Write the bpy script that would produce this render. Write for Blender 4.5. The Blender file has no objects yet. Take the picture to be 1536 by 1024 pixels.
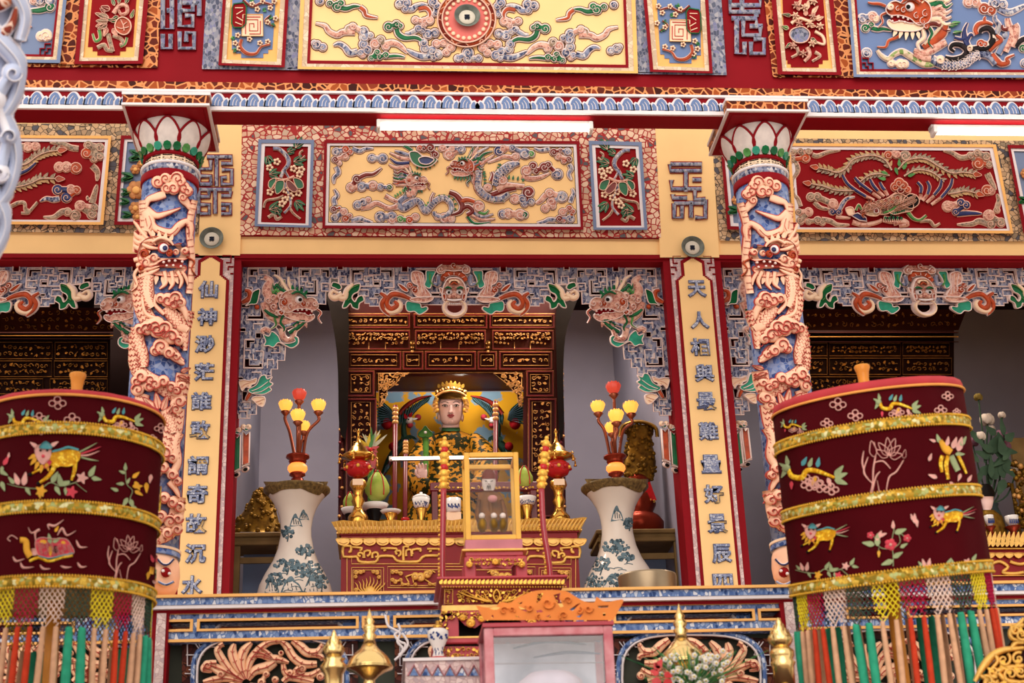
import bpy, math, random
from mathutils import Vector, Matrix
from mathutils.geometry import tessellate_polygon
S = bpy.context.scene
COL = S.collection
random.seed(7)
PI = math.pi
R_ = math.radians
# ------------------------------------------------------------------ camera (fitted to the photograph)
FPX = 2244.02
YAW, PIT, ROL = -0.09122, 0.38807, -0.03753
CAM = Vector((-0.46099, -9.0055, -1.63073))
_f = Vector((-math.sin(YAW)*math.cos(PIT), math.cos(YAW)*math.cos(PIT), math.sin(PIT)))
_r = Vector((math.cos(YAW), math.sin(YAW), 0)); _u = _r.cross(_f)
RX = _r*math.cos(ROL)+_u*math.sin(ROL); UP = -_r*math.sin(ROL)+_u*math.cos(ROL); FW = _f
def ray(u, v): return RX*((u-768)/FPX) - UP*((v-512)/FPX) + FW
def P(u, v, Y):
    q = ray(u, v); return CAM + q*((Y-CAM.y)/q.y)
def proj(X):
    d = Vector(X)-CAM; k = d.dot(FW); return 768+FPX*d.dot(RX)/k, 512-FPX*d.dot(UP)/k
cd = bpy.data.cameras.new('camera'); cam = bpy.data.objects.new('camera', cd); COL.objects.link(cam)
cd.sensor_width = 36; cd.lens = FPX*36/1536; cd.clip_end = 200; cd.clip_start = .05
m3 = Matrix((RX, UP, -FW)).transposed(); cam.matrix_world = Matrix.Translation(CAM) @ m3.to_4x4()
cd.dof.use_dof = True; cd.dof.focus_distance = 9.3; cd.dof.aperture_fstop = 3.2
S.camera = cam
# ------------------------------------------------------------------ materials
def hx(h):
    h = h.lstrip('#'); o = []
    for i in (0, 2, 4):
        c = int(h[i:i+2], 16)/255; o.append(c/12.92 if c <= .04045 else ((c+.055)/1.055)**2.4)
    return (o[0], o[1], o[2], 1)
MATS = {}
def newmat(k, name):
    m = bpy.data.materials.new(name); m.use_nodes = True; MATS[k] = m
    return m, m.node_tree.nodes, m.node_tree.links, m.node_tree.nodes['Principled BSDF']
def paint(k, name, h, rough=.6, metal=0, var=.12, scale=9, bump=0, bscale=60, spec=.06, h2=None, coat=0, lo=.4, hi=.6):
    m, N, L, b = newmat(k, name); c = hx(h)
    b.inputs['Roughness'].default_value = rough; b.inputs['Metallic'].default_value = metal
    b.inputs['Specular IOR Level'].default_value = spec; b.inputs['Coat Weight'].default_value = coat
    tc = N.new('ShaderNodeTexCoord'); n = N.new('ShaderNodeTexNoise'); n.inputs['Scale'].default_value = scale; n.inputs['Detail'].default_value = 4
    L.new(tc.outputs['Object'], n.inputs['Vector'])
    r = N.new('ShaderNodeValToRGB'); r.color_ramp.elements[0].position = lo-.1; r.color_ramp.elements[1].position = hi+.1
    d = hx(h2) if h2 else tuple(x*(1+var) for x in c[:3])+(1,)
    r.color_ramp.elements[0].color = tuple(x*(1-var) for x in c[:3])+(1,) if not h2 else c; r.color_ramp.elements[1].color = d
    L.new(n.outputs['Fac'], r.inputs['Fac']); L.new(r.outputs['Color'], b.inputs['Base Color'])
    if bump:
        n2 = N.new('ShaderNodeTexNoise'); n2.inputs['Scale'].default_value = bscale; L.new(tc.outputs['Object'], n2.inputs['Vector'])
        bp = N.new('ShaderNodeBump'); bp.inputs['Strength'].default_value = bump; bp.inputs['Distance'].default_value = .01
        L.new(n2.outputs['Fac'], bp.inputs['Height']); L.new(bp.outputs['Normal'], b.inputs['Normal'])
    return m
def mosaic(k, name, cols, grout, scale, gw=.06, rough=.45, sq=(1, 1, 1), rand=1, spec=.08):
    m, N, L, b = newmat(k, name)
    tc = N.new('ShaderNodeTexCoord'); mp = N.new('ShaderNodeMapping'); mp.inputs['Scale'].default_value = sq; L.new(tc.outputs['Object'], mp.inputs['Vector'])
    v = N.new('ShaderNodeTexVoronoi'); e = N.new('ShaderNodeTexVoronoi'); e.feature = 'DISTANCE_TO_EDGE'
    for x in (v, e):
        x.inputs['Scale'].default_value = scale; x.inputs['Randomness'].default_value = rand; L.new(mp.outputs['Vector'], x.inputs['Vector'])
    s = N.new('ShaderNodeSeparateColor'); L.new(v.outputs['Color'], s.inputs['Color'])
    r = N.new('ShaderNodeValToRGB'); r.color_ramp.interpolation = 'CONSTANT'; n = len(cols)
    for i, c in enumerate(cols):
        el = r.color_ramp.elements[i] if i < 2 else r.color_ramp.elements.new(i/n)
        el.position = i/n; el.color = hx(c)
    L.new(s.outputs['Red'], r.inputs['Fac'])
    lt = N.new('ShaderNodeMath'); lt.operation = 'LESS_THAN'; lt.inputs[1].default_value = gw; L.new(e.outputs['Distance'], lt.inputs[0])
    mx = N.new('ShaderNodeMix'); mx.data_type = 'RGBA'; L.new(lt.outputs[0], mx.inputs['Factor']); L.new(r.outputs['Color'], mx.inputs['A']); mx.inputs['B'].default_value = hx(grout)
    L.new(mx.outputs['Result'], b.inputs['Base Color'])
    b.inputs['Roughness'].default_value = rough; b.inputs['Specular IOR Level'].default_value = spec
    bp = N.new('ShaderNodeBump'); bp.inputs['Strength'].default_value = .25; bp.inputs['Distance'].default_value = .006
    sm = N.new('ShaderNodeMath'); sm.operation = 'MINIMUM'; sm.inputs[1].default_value = gw*2; L.new(e.outputs['Distance'], sm.inputs[0])
    L.new(sm.outputs[0], bp.inputs['Height']); L.new(bp.outputs['Normal'], b.inputs['Normal'])
    return m
def emit(k, name, h, st, base=None):
    m, N, L, b = newmat(k, name); b.inputs['Base Color'].default_value = hx(base or h)
    b.inputs['Emission Color'].default_value = hx(h); b.inputs['Emission Strength'].default_value = st; b.inputs['Roughness'].default_value = .4
def glass(k, name, tint='ffffff', a=.12):
    m, N, L, b = newmat(k, name); N.remove(b)
    t = N.new('ShaderNodeBsdfTransparent'); t.inputs[0].default_value = hx(tint); g = N.new('ShaderNodeBsdfGlossy'); g.inputs['Roughness'].default_value = .03
    x = N.new('ShaderNodeMixShader'); x.inputs[0].default_value = a; L.new(t.outputs[0], x.inputs[1]); L.new(g.outputs[0], x.inputs[2])
    L.new(x.outputs[0], N['Material Output'].inputs['Surface'])
paint('Y', 'yellow_limewash', 'f6cd90', .75, var=.05, scale=3)
paint('YF', 'yellow_border_paint', 'f0b56c', .7, var=.06)
paint('R', 'red_paint', '82101a', .55, var=.06, scale=4)
paint('RF', 'red_field_paint', '851016', .6, var=.06, scale=5)
paint('RD', 'dark_red_paint', '6d0a14', .55, var=.06, scale=4)
paint('BF', 'blue_field_paint', '6b7fa8', .7, var=.05, scale=4)
paint('BG', 'grey_blue_paint', '7482a0', .7, var=.05, scale=4)
paint('W', 'white_plaster_rim', 'e6cfc8', .6, var=.06, scale=20)
paint('WP', 'pinkish_plaster_rim', 'e6b9a4', .6, var=.08, scale=20)
paint('WW', 'white_paint', 'e3dadb', .6, var=.05, scale=12)
paint('E', 'cream_plaster', 'eecfb0', .65, var=.06, scale=12)
paint('S', 'salmon_plaster', 'f3c2a4', .7, var=.07, scale=14, h2=None)
paint('SR', 'red_groove_paint', 'b84d44', .65, var=.1)
paint('G', 'green_glaze', '0d5c33', .25, var=.35, scale=14, spec=.2)
paint('GL', 'light_green_glaze', '4d8a45', .3, var=.4, scale=18, spec=.2)
paint('GT', 'teal_glaze', '2f8f74', .3, var=.35, scale=16, spec=.2)
paint('DR', 'maroon_glaze', '6e1d15', .25, var=.35, scale=16, spec=.2)
paint('O', 'orange_brown_glaze', 'a8421d', .28, var=.35, scale=18, spec=.2)
paint('NV', 'navy_glaze', '262d5c', .25, var=.3, scale=18, spec=.2)
paint('K', 'black_paint', '15100f', .4, var=.2)
paint('PK', 'pink_paint', 'd9736c', .55, var=.06)
mosaic('B', 'blue_porcelain_mosaic', ['72778f', '9798a6', '474b66', 'c2bdbf', '8387a0', '5c617b', 'aaa09c', '323753'], '8a8c9e', 66, .05, sq=(1, 1, .6))
mosaic('BT', 'blue_strip_mosaic', ['7089b8', '9fb0cf', 'd6d8e0', '4d679d', '8098c2', 'c3cbdb', '2f4678', '6f88b6'], '5f78aa', 58, .09, sq=(1, 1, .7))
mosaic('BC', 'blue_column_mosaic', ['5f78ae', '7d8fb8', '46609c', '8f9dbd', '5a74ac', '34497f'], '7c88ac', 42, .05)
mosaic('BK', 'grey_blue_brick_mosaic', ['6f7488', '8a8c9a', '4d5266', 'a3a0a6', '77799a', '5b6072'], '8c8a98', 60, .05, sq=(1, 1, .6))
mosaic('C', 'cream_crackle_mosaic', ['dfb99f', 'd4a88c', 'e4c4a8', 'cb9f84', 'c0a48e', 'dcb598', '5f5a5c', 'e0c0a6'], 'a02a2a', 26, .085)
mosaic('C2', 'beige_crackle_mosaic', ['c7a681', 'b49573', 'd0b18d', '8d7a63', 'a88c6d', 'c29f78', '55535a', 'cdb08e'], '42362f', 30, .055)
mosaic('BR', 'brown_crackle_mosaic', ['5c1f12', '84341a', '4a1810', '9c4a20', '6b2413', '3b130d'], 'd68c58', 24, .085)
mosaic('P', 'rose_porcelain_mosaic', ['c98d7c', 'b87a6c', 'd6a491', 'a86c60', 'c4927f', 'd9b09c'], 'd8ab98', 55, .05)
mosaic('PB', 'taupe_porcelain_mosaic', ['9d8474', '84705f', 'b39a82', '6f6156', '93836d', '8a6a55'], 'b49a82', 60, .05)
mosaic('CB', 'cream_border_mosaic', ['d9c2a6', 'cdb598', 'e0ccb2', 'c4ab90', 'd4bb9c'], 'b99f86', 30, .03, sq=(1, 1, 1))
mosaic('PS', 'pink_strip_mosaic', ['d6bfbc', 'c9b0b0', 'e0cac6', 'b8a2a6', 'cdb4b0'], 'b39392', 45, .04)
mosaic('OR', 'brown_ring_glaze', ['6d1f12', '8c3216', '5a170f', 'a0431c'], 'd9a184', 14, .03)
mosaic('KD', 'black_and_white_spots', ['1d1718', 'd8c3b2', '2a2022', '1d1718'], '1d1718', 20, .1); mosaic('GL2', 'pale_green_mosaic', ['cbb393', '8a9a5c', 'd8c2a4', 'b79f82', '6f8a4c'], 'c7b092', 40, .04)
# ------------------------------------------------------------------ mesh builder
def pl(Y): return lambda u, v, d: P(u, v, Y-d)
def cyl(cx, cy, r):
    def f(u, v, d):
        q = ray(u, v); ox, oy = CAM.x-cx, CAM.y-cy; a = q.x**2+q.y**2; b = ox*q.x+oy*q.y; c = ox*ox+oy*oy-(r+d)**2
        D = b*b-a*c; t = (-b-math.sqrt(D))/a if D > 0 else -b/a
        p = CAM+q*t
        if D <= 0:
            w = Vector((p.x-cx, p.y-cy)); w = w.normalized()*(r+d); p = Vector((cx+w.x, cy+w.y, p.z))
        return p
    return f
def world(u, v, d): return Vector((u, v, d))
def pp(s):
    if not isinstance(s, str): return [tuple(map(float, p)) for p in s]
    return [tuple(map(float, t.split(','))) for t in s.split()]
def Z(x0, y0, s): return lambda st: [(x0+a[0]/s, y0+a[1]/s)+tuple(a[2:]) for a in pp(st)]
def cr(pts, n=5, closed=False):
    m = len(pts)
    if m < 3 and not closed: return list(pts)
    out = []; rng = range(m if closed else m-1)
    for i in rng:
        g = (lambda k: pts[k % m]) if closed else (lambda k: pts[max(0, min(m-1, k))])
        a, b, c, d = g(i-1), g(i), g(i+1), g(i+2)
        for j in range(n):
            t = j/n
            out.append(tuple(.5*((2*b[k])+(c[k]-a[k])*t+(2*a[k]-5*b[k]+4*c[k]-d[k])*t*t+(3*b[k]-a[k]-3*c[k]+d[k])*t**3) for k in range(len(b))))
    if not closed: out.append(tuple(pts[-1]))
    return out
def spiral(x, y, r, rot=0, turns=1.3, sg=1, n=18, r1=.12):
    return [(x+math.cos(R_(rot)+sg*2*PI*turns*i/n)*r*(1-(1-r1)*i/n), y+math.sin(R_(rot)+sg*2*PI*turns*i/n)*r*(1-(1-r1)*i/n)) for i in range(n+1)]
DARK = None
paint('DL', 'dark_brown_outline', '5a3a2c', .7)
class B:
    def __init__(s, mp=world): s.mp = mp; s.v = []; s.f = []; s.m = []; s.sm = []
    def add(s, vs, fs, mat, smooth=True):
        o = len(s.v); s.v += vs
        for f in fs: s.f.append([o+i for i in f]); s.m.append(mat); s.sm.append(smooth)
    # ---- 2D art -> relief
    def poly(s, pts, d0, d1, mat, side=None, holes=(), back=False):
        loops = [[(p[0], p[1]) for p in pp(pts)]]+[[(p[0], p[1]) for p in pp(h)] for h in holes]
        flat = [p for l in loops for p in l]; n = len(flat)
        tri = tessellate_polygon([[Vector((x, y, 0)) for x, y in l] for l in loops])
        vs = [s.mp(x, y, d1) for x, y in flat]+[s.mp(x, y, d0) for x, y in flat]
        s.add(vs, [list(t) for t in tri], mat, False)
        fs = []; o = 0
        for l in loops:
            k = len(l); fs += [(o+i, o+(i+1) % k, n+o+(i+1) % k, n+o+i) for i in range(k)]; o += k
        if back: fs += [[n+i for i in t][::-1] for t in tri]
        s.add(vs, fs, side or mat, False)
    def quad(s, pts, d0, d1, mat, side=None): s.poly(pts, d0, d1, mat, side)
    def frame(s, o, i, d0, d1, mat): s.poly(o, d0, d1, mat, holes=[i])
    def rib(s, pts, w, d0, d1, mat, closed=False, n=5, taper=None, smooth=True):
        pts = cr(pp(pts), n, closed) if n > 1 else pp(pts); m = len(pts)
        if isinstance(w, (int, float)): ws = [w]*m
        else: ws = [w[0]+(w[1]-w[0])*i/(m-1) for i in range(m)] if len(w) == 2 else [cr([(x,) for x in w], 8)[min(len(w)*8-8, int(i/(m-1)*(len(w)-1)*8))][0] for i in range(m)]
        if len(pts[0]) > 2: ws = [p[2] for p in pts]
        prof = ((-1, 0), (-.85, .62), (-.35, 1), (.35, 1), (.85, .62), (1, 0)); vs = []; k = len(prof)
        for i in range(m):
            a = pts[(i-1) % m if closed else max(0, i-1)]; b = pts[(i+1) % m if closed else min(m-1, i+1)]
            dx, dy = b[0]-a[0], b[1]-a[1]; l = math.hypot(dx, dy) or 1; nx, ny = -dy/l, dx/l; h = ws[i]/2
            for q, e in prof: vs.append(s.mp(pts[i][0]+nx*h*q, pts[i][1]+ny*h*q, d0+(d1-d0)*e))
        fs = []
        for i in range(m if closed else m-1):
            j = (i+1) % m
            for q in range(k-1): fs.append((i*k+q, i*k+q+1, j*k+q+1, j*k+q))
        if not closed: fs += [tuple(range(k)), tuple((m-1)*k+q for q in range(k-1, -1, -1))]
        s.add(vs, fs, mat, smooth)
    def orib(s, pts, w, fill, d=.012, out='W', o=1.6, n=5, closed=False):
        pts = pp(pts)
        w2 = w+2*o if isinstance(w, (int, float)) else [x+2*o for x in w]
        if DARK: s.rib([(p[0], p[1], p[2]+2*o+1.5) for p in pts] if len(pts[0]) > 2 else pts, 1 if len(pts[0]) > 2 else (w2+1.5 if isinstance(w2, (int, float)) else [x+1.5 for x in w2]), 0, d*.35, DARK, closed, n)
        if len(pts[0]) > 2: s.rib([(p[0], p[1], p[2]+2*o) for p in pts], 1, 0, d, out, closed, n)
        else: s.rib(pts, w2, 0, d, out, closed, n)
        s.rib(pts, w, d*.6, d*1.25, fill, closed, n)
    def op(s, pts, fill, d=.012, out='W', o=1.5, n=4, smooth=True, line=True):
        """outlined patch: glazed fill inside a raised rim"""
        q = cr(pp(pts), n, True) if smooth else pp(pts)
        s.poly(q, 0, d, fill, out)
        if line: s.rib(q, o*1.6, 0, d*1.3, out, True, 1)
    def patch(s, pts, d0, d1, mat):
        q = pp(pts); n = len(q); cx, cy = sum(p[0] for p in q)/n, sum(p[1] for p in q)/n; vs = [s.mp(x, y, d0) for x, y in q]; ks = (1, .66, .33)
        for k in ks: vs += [s.mp(cx+(x-cx)*k, cy+(y-cy)*k, d1) for x, y in q]
        vs.append(s.mp(cx, cy, d1)); fs = [(k*n+i, k*n+(i+1) % n, k*n+n+(i+1) % n, k*n+n+i) for k in range(3) for i in range(n)]+[(3*n+i, 3*n+(i+1) % n, 4*n) for i in range(n)]
        s.add(vs, fs, mat, False)
    def disc(s, x, y, r, d0, d1, mat, n=14, ry=None, rot=0):
        ry = ry or r; vs = []; c, sn = math.cos(R_(rot)), math.sin(R_(rot))
        for rr, dd in ((1, d0), (.85, d0+(d1-d0)*.65), (.5, d0+(d1-d0)*.93)):
            for i in range(n):
                a = 2*PI*i/n; ex, ey = r*rr*math.cos(a), ry*rr*math.sin(a); vs.append(s.mp(x+ex*c-ey*sn, y+ex*sn+ey*c, dd))
        vs.append(s.mp(x, y, d1)); fs = []
        for k in range(2):
            for i in range(n): fs.append((k*n+i, k*n+(i+1) % n, (k+1)*n+(i+1) % n, (k+1)*n+i))
        for i in range(n): fs.append((2*n+i, 2*n+(i+1) % n, 3*n))
        s.add(vs, fs, mat)
    def cloud(s, lobes=(), tails=(), d=.012, out='W', o=1.5, sp=True, curl=None):
        i = 0
        for pts, w, mat in tails:
            pts = pp(pts); ww = [w, w*1.1, w*.9, w*.7, .6] if isinstance(w, (int, float)) else w
            if DARK: s.rib(pts, [x+2*o+1.6 for x in ww], 0, d*.35, DARK)
            s.rib(pts, [x+2*o for x in ww], 0, d, out)
            s.rib(pts, ww, d*.6, d*1.2, mat)
        for L in lobes:
            if DARK: s.disc(L[0], L[1], L[2]+o+.9, 0, d*.4, DARK)
            s.disc(L[0], L[1], L[2]+o, 0, d*1.05, out)
        for A, C in zip(lobes, lobes[1:]):
            if math.hypot(A[0]-C[0], A[1]-C[1]) < 1.9*(A[2]+C[2]):
                w_ = min(A[2], C[2]); s.rib([A[:2], C[:2]], w_*1.2+2*o, 0, d, out, n=1); s.rib([A[:2], C[:2]], w_*1.2, d*.6, d*1.25, A[3], n=1)
        for L in lobes:
            i += 1; x, y, r, mat = L[:4]; rot = L[4] if len(L) > 4 else 40*i; sg = L[5] if len(L) > 5 else 1
            s.disc(x, y, r, d*.8, d*1.4+.0006*i, mat)
            if sp and r > 2: s.rib(spiral(x, y, r*.88, rot, 1.2, sg), [max(1, r*.2), max(.7, r*.14)], d, d*1.7+.0006*i, curl or out, n=1)
    def leaf(s, x, y, L, w, rot, mat, d=.01, vein='W', out=None):
        c, sn = math.cos(R_(rot)), math.sin(R_(rot)); T = lambda a, b: (x+a*c-b*sn, y+a*sn+b*c)
        q = [T(0, 0), T(L*.25, w*.5), T(L*.55, w*.42), T(L, 0), T(L*.55, -w*.42), T(L*.25, -w*.5)]
        s.poly(cr(q, 3, True), 0, d, mat)
        if out: s.rib(cr(q, 3, True), max(.9, w*.16), 0, d*1.2, out, True, 1)
        if vein: s.rib([T(0, 0), T(L*.8, 0)], [max(1, w*.14), .4], 0, d*1.5, vein, n=1)
    # ---- 3D solids (world coordinates)
    def box(s, x0, x1, y0, y1, z0, z1, mat, bev=0):
        if x0 > x1: x0, x1 = x1, x0
        if y0 > y1: y0, y1 = y1, y0
        if z0 > z1: z0, z1 = z1, z0
        if bev:
            b = min(bev, (x1-x0)*.45, (y1-y0)*.45, (z1-z0)*.45)
            vs = []
            for z, i in ((z0, b), (z0+b, 0), (z1-b, 0), (z1, b)):
                X0, X1, Y0, Y1 = x0+i, x1-i, y0+i, y1-i; c = b*.6
                vs += [Vector(p+(z,)) for p in ((X0+c, Y0), (X1-c, Y0), (X1, Y0+c), (X1, Y1-c), (X1-c, Y1), (X0+c, Y1), (X0, Y1-c), (X0, Y0+c))]
            fs = [tuple(range(7, -1, -1)), tuple(range(24, 32))]
            for k in range(3):
                for i in range(8): fs.append((k*8+i, k*8+(i+1) % 8, k*8+8+(i+1) % 8, k*8+8+i))
            s.add(vs, fs, mat, False); return
        vs = [Vector((x, y, z)) for z in (z0, z1) for x, y in ((x0, y0), (x1, y0), (x1, y1), (x0, y1))]
        s.add(vs, [(3, 2, 1, 0), (4, 5, 6, 7), (0, 1, 5, 4), (1, 2, 6, 5), (2, 3, 7, 6), (3, 0, 4, 7)], mat, False)
    def lathe(s, cx, cy, prof, mat, n=28, z0=0, flat=False, sy=1, M=None, lob=None):
        vs = []
        for j, (r, z) in enumerate(prof):
            for i in range(n):
                a = 2*PI*i/n; rr = r*(1+(lob(a, j) if lob else 0)); p = Vector((rr*math.cos(a), rr*math.sin(a)*sy, z))
                if M: p = M @ p
                vs.append(Vector((cx, cy, z0))+p)
        fs = [(j*n+i, j*n+(i+1) % n, (j+1)*n+(i+1) % n, (j+1)*n+i) for j in range(len(prof)-1) for i in range(n)]
        if prof[0][0] > 1e-4: fs.append(tuple(range(n-1, -1, -1)))
        if prof[-1][0] > 1e-4: fs.append(tuple((len(prof)-1)*n+i for i in range(n)))
        s.add(vs, fs, mat, not flat)
    def tube(s, pts, r, mat, n=8, sm=4, fl=1):
        pts = [tuple(p) for p in pts]; q = cr(pts, sm) if sm > 1 and len(pts) > 2 else pts; q = [Vector(p[:3]) for p in q]; m = len(q)
        rs = [r]*m if isinstance(r, (int, float)) else [r[0]+(r[1]-r[0])*i/(m-1) for i in range(m)] if len(r) == 2 else [r[min(len(r)-2, int(i/(m-1)*(len(r)-1)))]*(1-(i/(m-1)*(len(r)-1)-min(len(r)-2, int(i/(m-1)*(len(r)-1)))))+r[min(len(r)-2, int(i/(m-1)*(len(r)-1)))+1]*(i/(m-1)*(len(r)-1)-min(len(r)-2, int(i/(m-1)*(len(r)-1)))) for i in range(m)]
        vs = []; ref = None
        for i in range(m):
            t = (q[min(m-1, i+1)]-q[max(0, i-1)]).normalized()
            if ref is None: ref = Vector((0, 0, 1)) if abs(t.z) < .9 else Vector((0, 1, 0))
            a = t.cross(ref).normalized(); b = a.cross(t); ref = b
            for k in range(n):
                an = 2*PI*k/n; vs.append(q[i]+a*math.cos(an)*rs[i]+b*math.sin(an)*rs[i]*fl)
        fs = [(i*n+k, i*n+(k+1) % n, (i+1)*n+(k+1) % n, (i+1)*n+k) for i in range(m-1) for k in range(n)]
        fs += [tuple(range(n-1, -1, -1)), tuple((m-1)*n+k for k in range(n))]
        s.add(vs, fs, mat)
    def ball(s, c, r, mat, n=14, sx=1, sy=1, sz=1, M=None):
        k = max(6, n//2)
        s.lathe(0, 0, [(max(1e-5, math.sin(PI*i/k)), -math.cos(PI*i/k)) for i in range(k+1)], mat, n, M=Matrix.Translation(Vector(c)) @ (M or Matrix()) @ Matrix.Diagonal((r*sx, r*sy, r*sz, 1)))
    def glyph(s, ch, cx, cy, w, h, d0, d1, mat, bold=.02, shear=0):
        vs, fs, bb = glyph_mesh(ch, bold)
        x0, x1, y0, y1 = bb; sx, sy = w/max(.01, x1-x0), h/max(.01, y1-y0)
        s.add([s.mp(cx+(x-(x0+x1)/2)*sx+shear*(y-(y0+y1)/2)*sy, cy-(y-(y0+y1)/2)*sy, d1 if z > 0 else d0) for x, y, z in vs], fs, mat, False)
    def build(s, name, parent=None, loc=None, tag=None, mirror=None):
        me = bpy.data.meshes.new(name); loc = Vector(loc) if loc is not None else Vector((0, 0, 0))
        base = wl(parent) if parent else loc
        me.from_pydata([tuple(v-base) for v in s.v], [], s.f)
        ks = list(dict.fromkeys(s.m))
        for k in ks: me.materials.append(MATS[k])
        idx = {k: i for i, k in enumerate(ks)}
        me.polygons.foreach_set('material_index', [idx[k] for k in s.m]); me.polygons.foreach_set('use_smooth', s.sm)
        o = bpy.data.objects.new(name, me); COL.objects.link(o)
        if parent: o.parent = parent
        else: o.location = loc
        if tag: settag(o, *tag)
        return o
_gl = {}
def glyph_mesh(ch, bold):
    k = (ch, bold)
    if k not in _gl:
        c = bpy.data.curves.new('glyph', 'FONT'); c.body = ch; c.extrude = .5; c.offset = bold; c.resolution_u = 3
        o = bpy.data.objects.new('glyph', c); COL.objects.link(o); dg = bpy.context.evaluated_depsgraph_get(); dg.update()
        me = o.evaluated_get(dg).to_mesh(); vs = [tuple(v.co) for v in me.vertices]; fs = [list(p.vertices) for p in me.polygons]
        COL.objects.unlink(o); bpy.data.objects.remove(o); bpy.data.curves.remove(c)
        xs = [v[0] for v in vs] or [0, 1]; ys = [v[1] for v in vs] or [0, 1]
        _gl[k] = (vs, fs, (min(xs), max(xs), min(ys), max(ys)))
    return _gl[k]
def wl(o):
    v = Vector((0, 0, 0))
    while o: v += o.location; o = o.parent
    return v
def settag(o, label, cat, group=None, kind=None):
    if label: o['label'] = label
    if cat: o['category'] = cat
    if group: o['group'] = group
    if kind: o['kind'] = kind
def thing(name, label, cat, loc=(0, 0, 0), group=None):
    o = bpy.data.objects.new(name, None); COL.objects.link(o); o.location = loc; o.empty_display_size = .1
    settag(o, label, cat, group); return o
def struct(o): o['kind'] = 'structure'; return o
# ------------------------------------------------------------------ light
w = bpy.data.worlds.new('sky'); S.world = w; w.use_nodes = True
bg = w.node_tree.nodes['Background']; bg.inputs[0].default_value = (1, .93, .86, 1); bg.inputs[1].default_value = .92
sl = bpy.data.lights.new('daylight', 'SUN'); sl.energy = 1.15; sl.angle = R_(50); sl.color = (1, .9, .8)
so = bpy.data.objects.new('daylight', sl); COL.objects.link(so); so.rotation_euler = (R_(68), 0, R_(-12)); so.location = (0, -6, 6)
S.view_settings.view_transform = 'Standard'; S.view_settings.look = 'None'; S.view_settings.gamma = 1; S.view_settings.exposure = .45
# ------------------------------------------------------------------ room shell
YC = -1.852; BX = 1.6
FLZ = -.35                        # raised floor of the shrine hall
paint('GW', 'grey_limewash', '8e8b9c', .85, var=.07, scale=2.2)
paint('FL', 'floor_tiles', 'a08878', .5); paint('DK', 'dark_interior_paint', '2b2024', .8)
paint('RS', 'red_soffit_paint', '8a0f1a', .45, var=.05)
b = B(); b.box(-9, 9, -14, -1.9, -3.3, -3.22, 'FL'); struct(b.build('floor'))
b = B(); b.box(-6, 6, -1.75, 3.6, FLZ-.12, FLZ, 'FL'); b.box(-6, 6, -1.78, -1.7, -3.3, FLZ-.12, 'RD'); struct(b.build('trim_1'))
b = B(); b.box(-6, 6, 0, .22, 2.683, 4.0, 'Y')
for x in (-1.6, 1.6): b.box(x-.197, x+.197, 0, .22, FLZ, 2.683, 'R')
b.box(-6, -4.6, 0, .22, FLZ, 2.683, 'Y'); b.box(4.8, 6, 0, .22, FLZ, 2.683, 'Y'); struct(b.build('wall_facade'))
b = B(); b.box(-6, 6, 0.001, .23, 2.645, 2.683, 'R'); b.box(-6, 6, -.012, 0, 2.66, 2.69, 'R'); struct(b.build('trim_2'))
b = B(); b.box(-1.42, 1.42, 2.9, 3.0, FLZ, 4, 'GW'); struct(b.build('wall_back'))
b = B(); b.box(-6, -1.42, 2.9, 3.0, FLZ, 4, 'GW'); struct(b.build('wall_left_bay_back'))
b = B(); b.box(1.42, 6, 2.9, 3.0, FLZ, 4, 'GW'); struct(b.build('wall_right_bay_back'))
b = B(); b.box(-1.56, -1.5, .22, 2.9, FLZ, 4, 'GW'); struct(b.build('wall_left_partition'))
b = B(); b.box(1.5, 1.56, .22, 2.9, FLZ, 4, 'GW'); struct(b.build('wall_right_partition'))
b = B(); b.box(-6, 6, .22, 3, 3.55, 3.6, 'DK'); struct(b.build('ceiling'))
b = B(); b.box(-6.05, -6, -1.7, 3, -3.2, 4.1, 'Y'); struct(b.build('wall_left'))
b = B(); b.box(6, 6.05, -1.7, 3, -3.2, 4.1, 'Y'); struct(b.build('wall_right'))
for x, y, z, e, sz in ((-1.05, 1.0, 3.35, 46, .6), (1.05, 1.0, 3.35, 46, .6), (-2.9, .7, 3.3, 26, .6), (2.9, .8, 3.3, 34, .6)):  # unseen fill lights, added above the lintel to brighten the bays
    al = bpy.data.lights.new('hall_lamp', 'AREA'); al.energy = e; al.size = sz; al.color = (1, .86, .72); ao = bpy.data.objects.new('hall_lamp', al); COL.objects.link(ao); ao.location = (x, y, z)
# ------------------------------------------------------------------ beam over the dragon columns
def zat(v, Y, u=700): return P(u, v, Y).z
YB = -2.05; zb = zat(168.5, YB)
YBK = next(y*.005+YB for y in range(0, 300) if zat(187.5, y*.005+YB) >= zb) if zat(187.5, YB) < zb else YB+.2
zt = zat(143, YB); zm = zat(140.5, YB+.03); zm0 = zat(127.5, YB+.03)
b = B(); b.box(-4.2, 4.6, YB+.002, YBK, zb, zt, 'R'); b.box(-4.2, 4.6, YB-.012, YBK-.02, zb-.008, zb+.014, 'WW')
b.box(-4.2, 4.6, YB+.004, YBK-.002, zb-.012, zb, 'RS'); b.box(-4.2, 4.6, YB-.012, YB+.1, zt-.002, zt+.012, 'WW'); struct(b.build('trim_3'))
b = B(); b.box(-4.2, 4.6, YB+.03, YBK, zt+.012, zm0, 'BR'); struct(b.build('trim_4'))
YF = YB+.06
b = B(); b.box(-4.2, 4.6, YF, YBK, zm0, 3.75, 'R'); struct(b.build('wall_frieze'))
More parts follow.
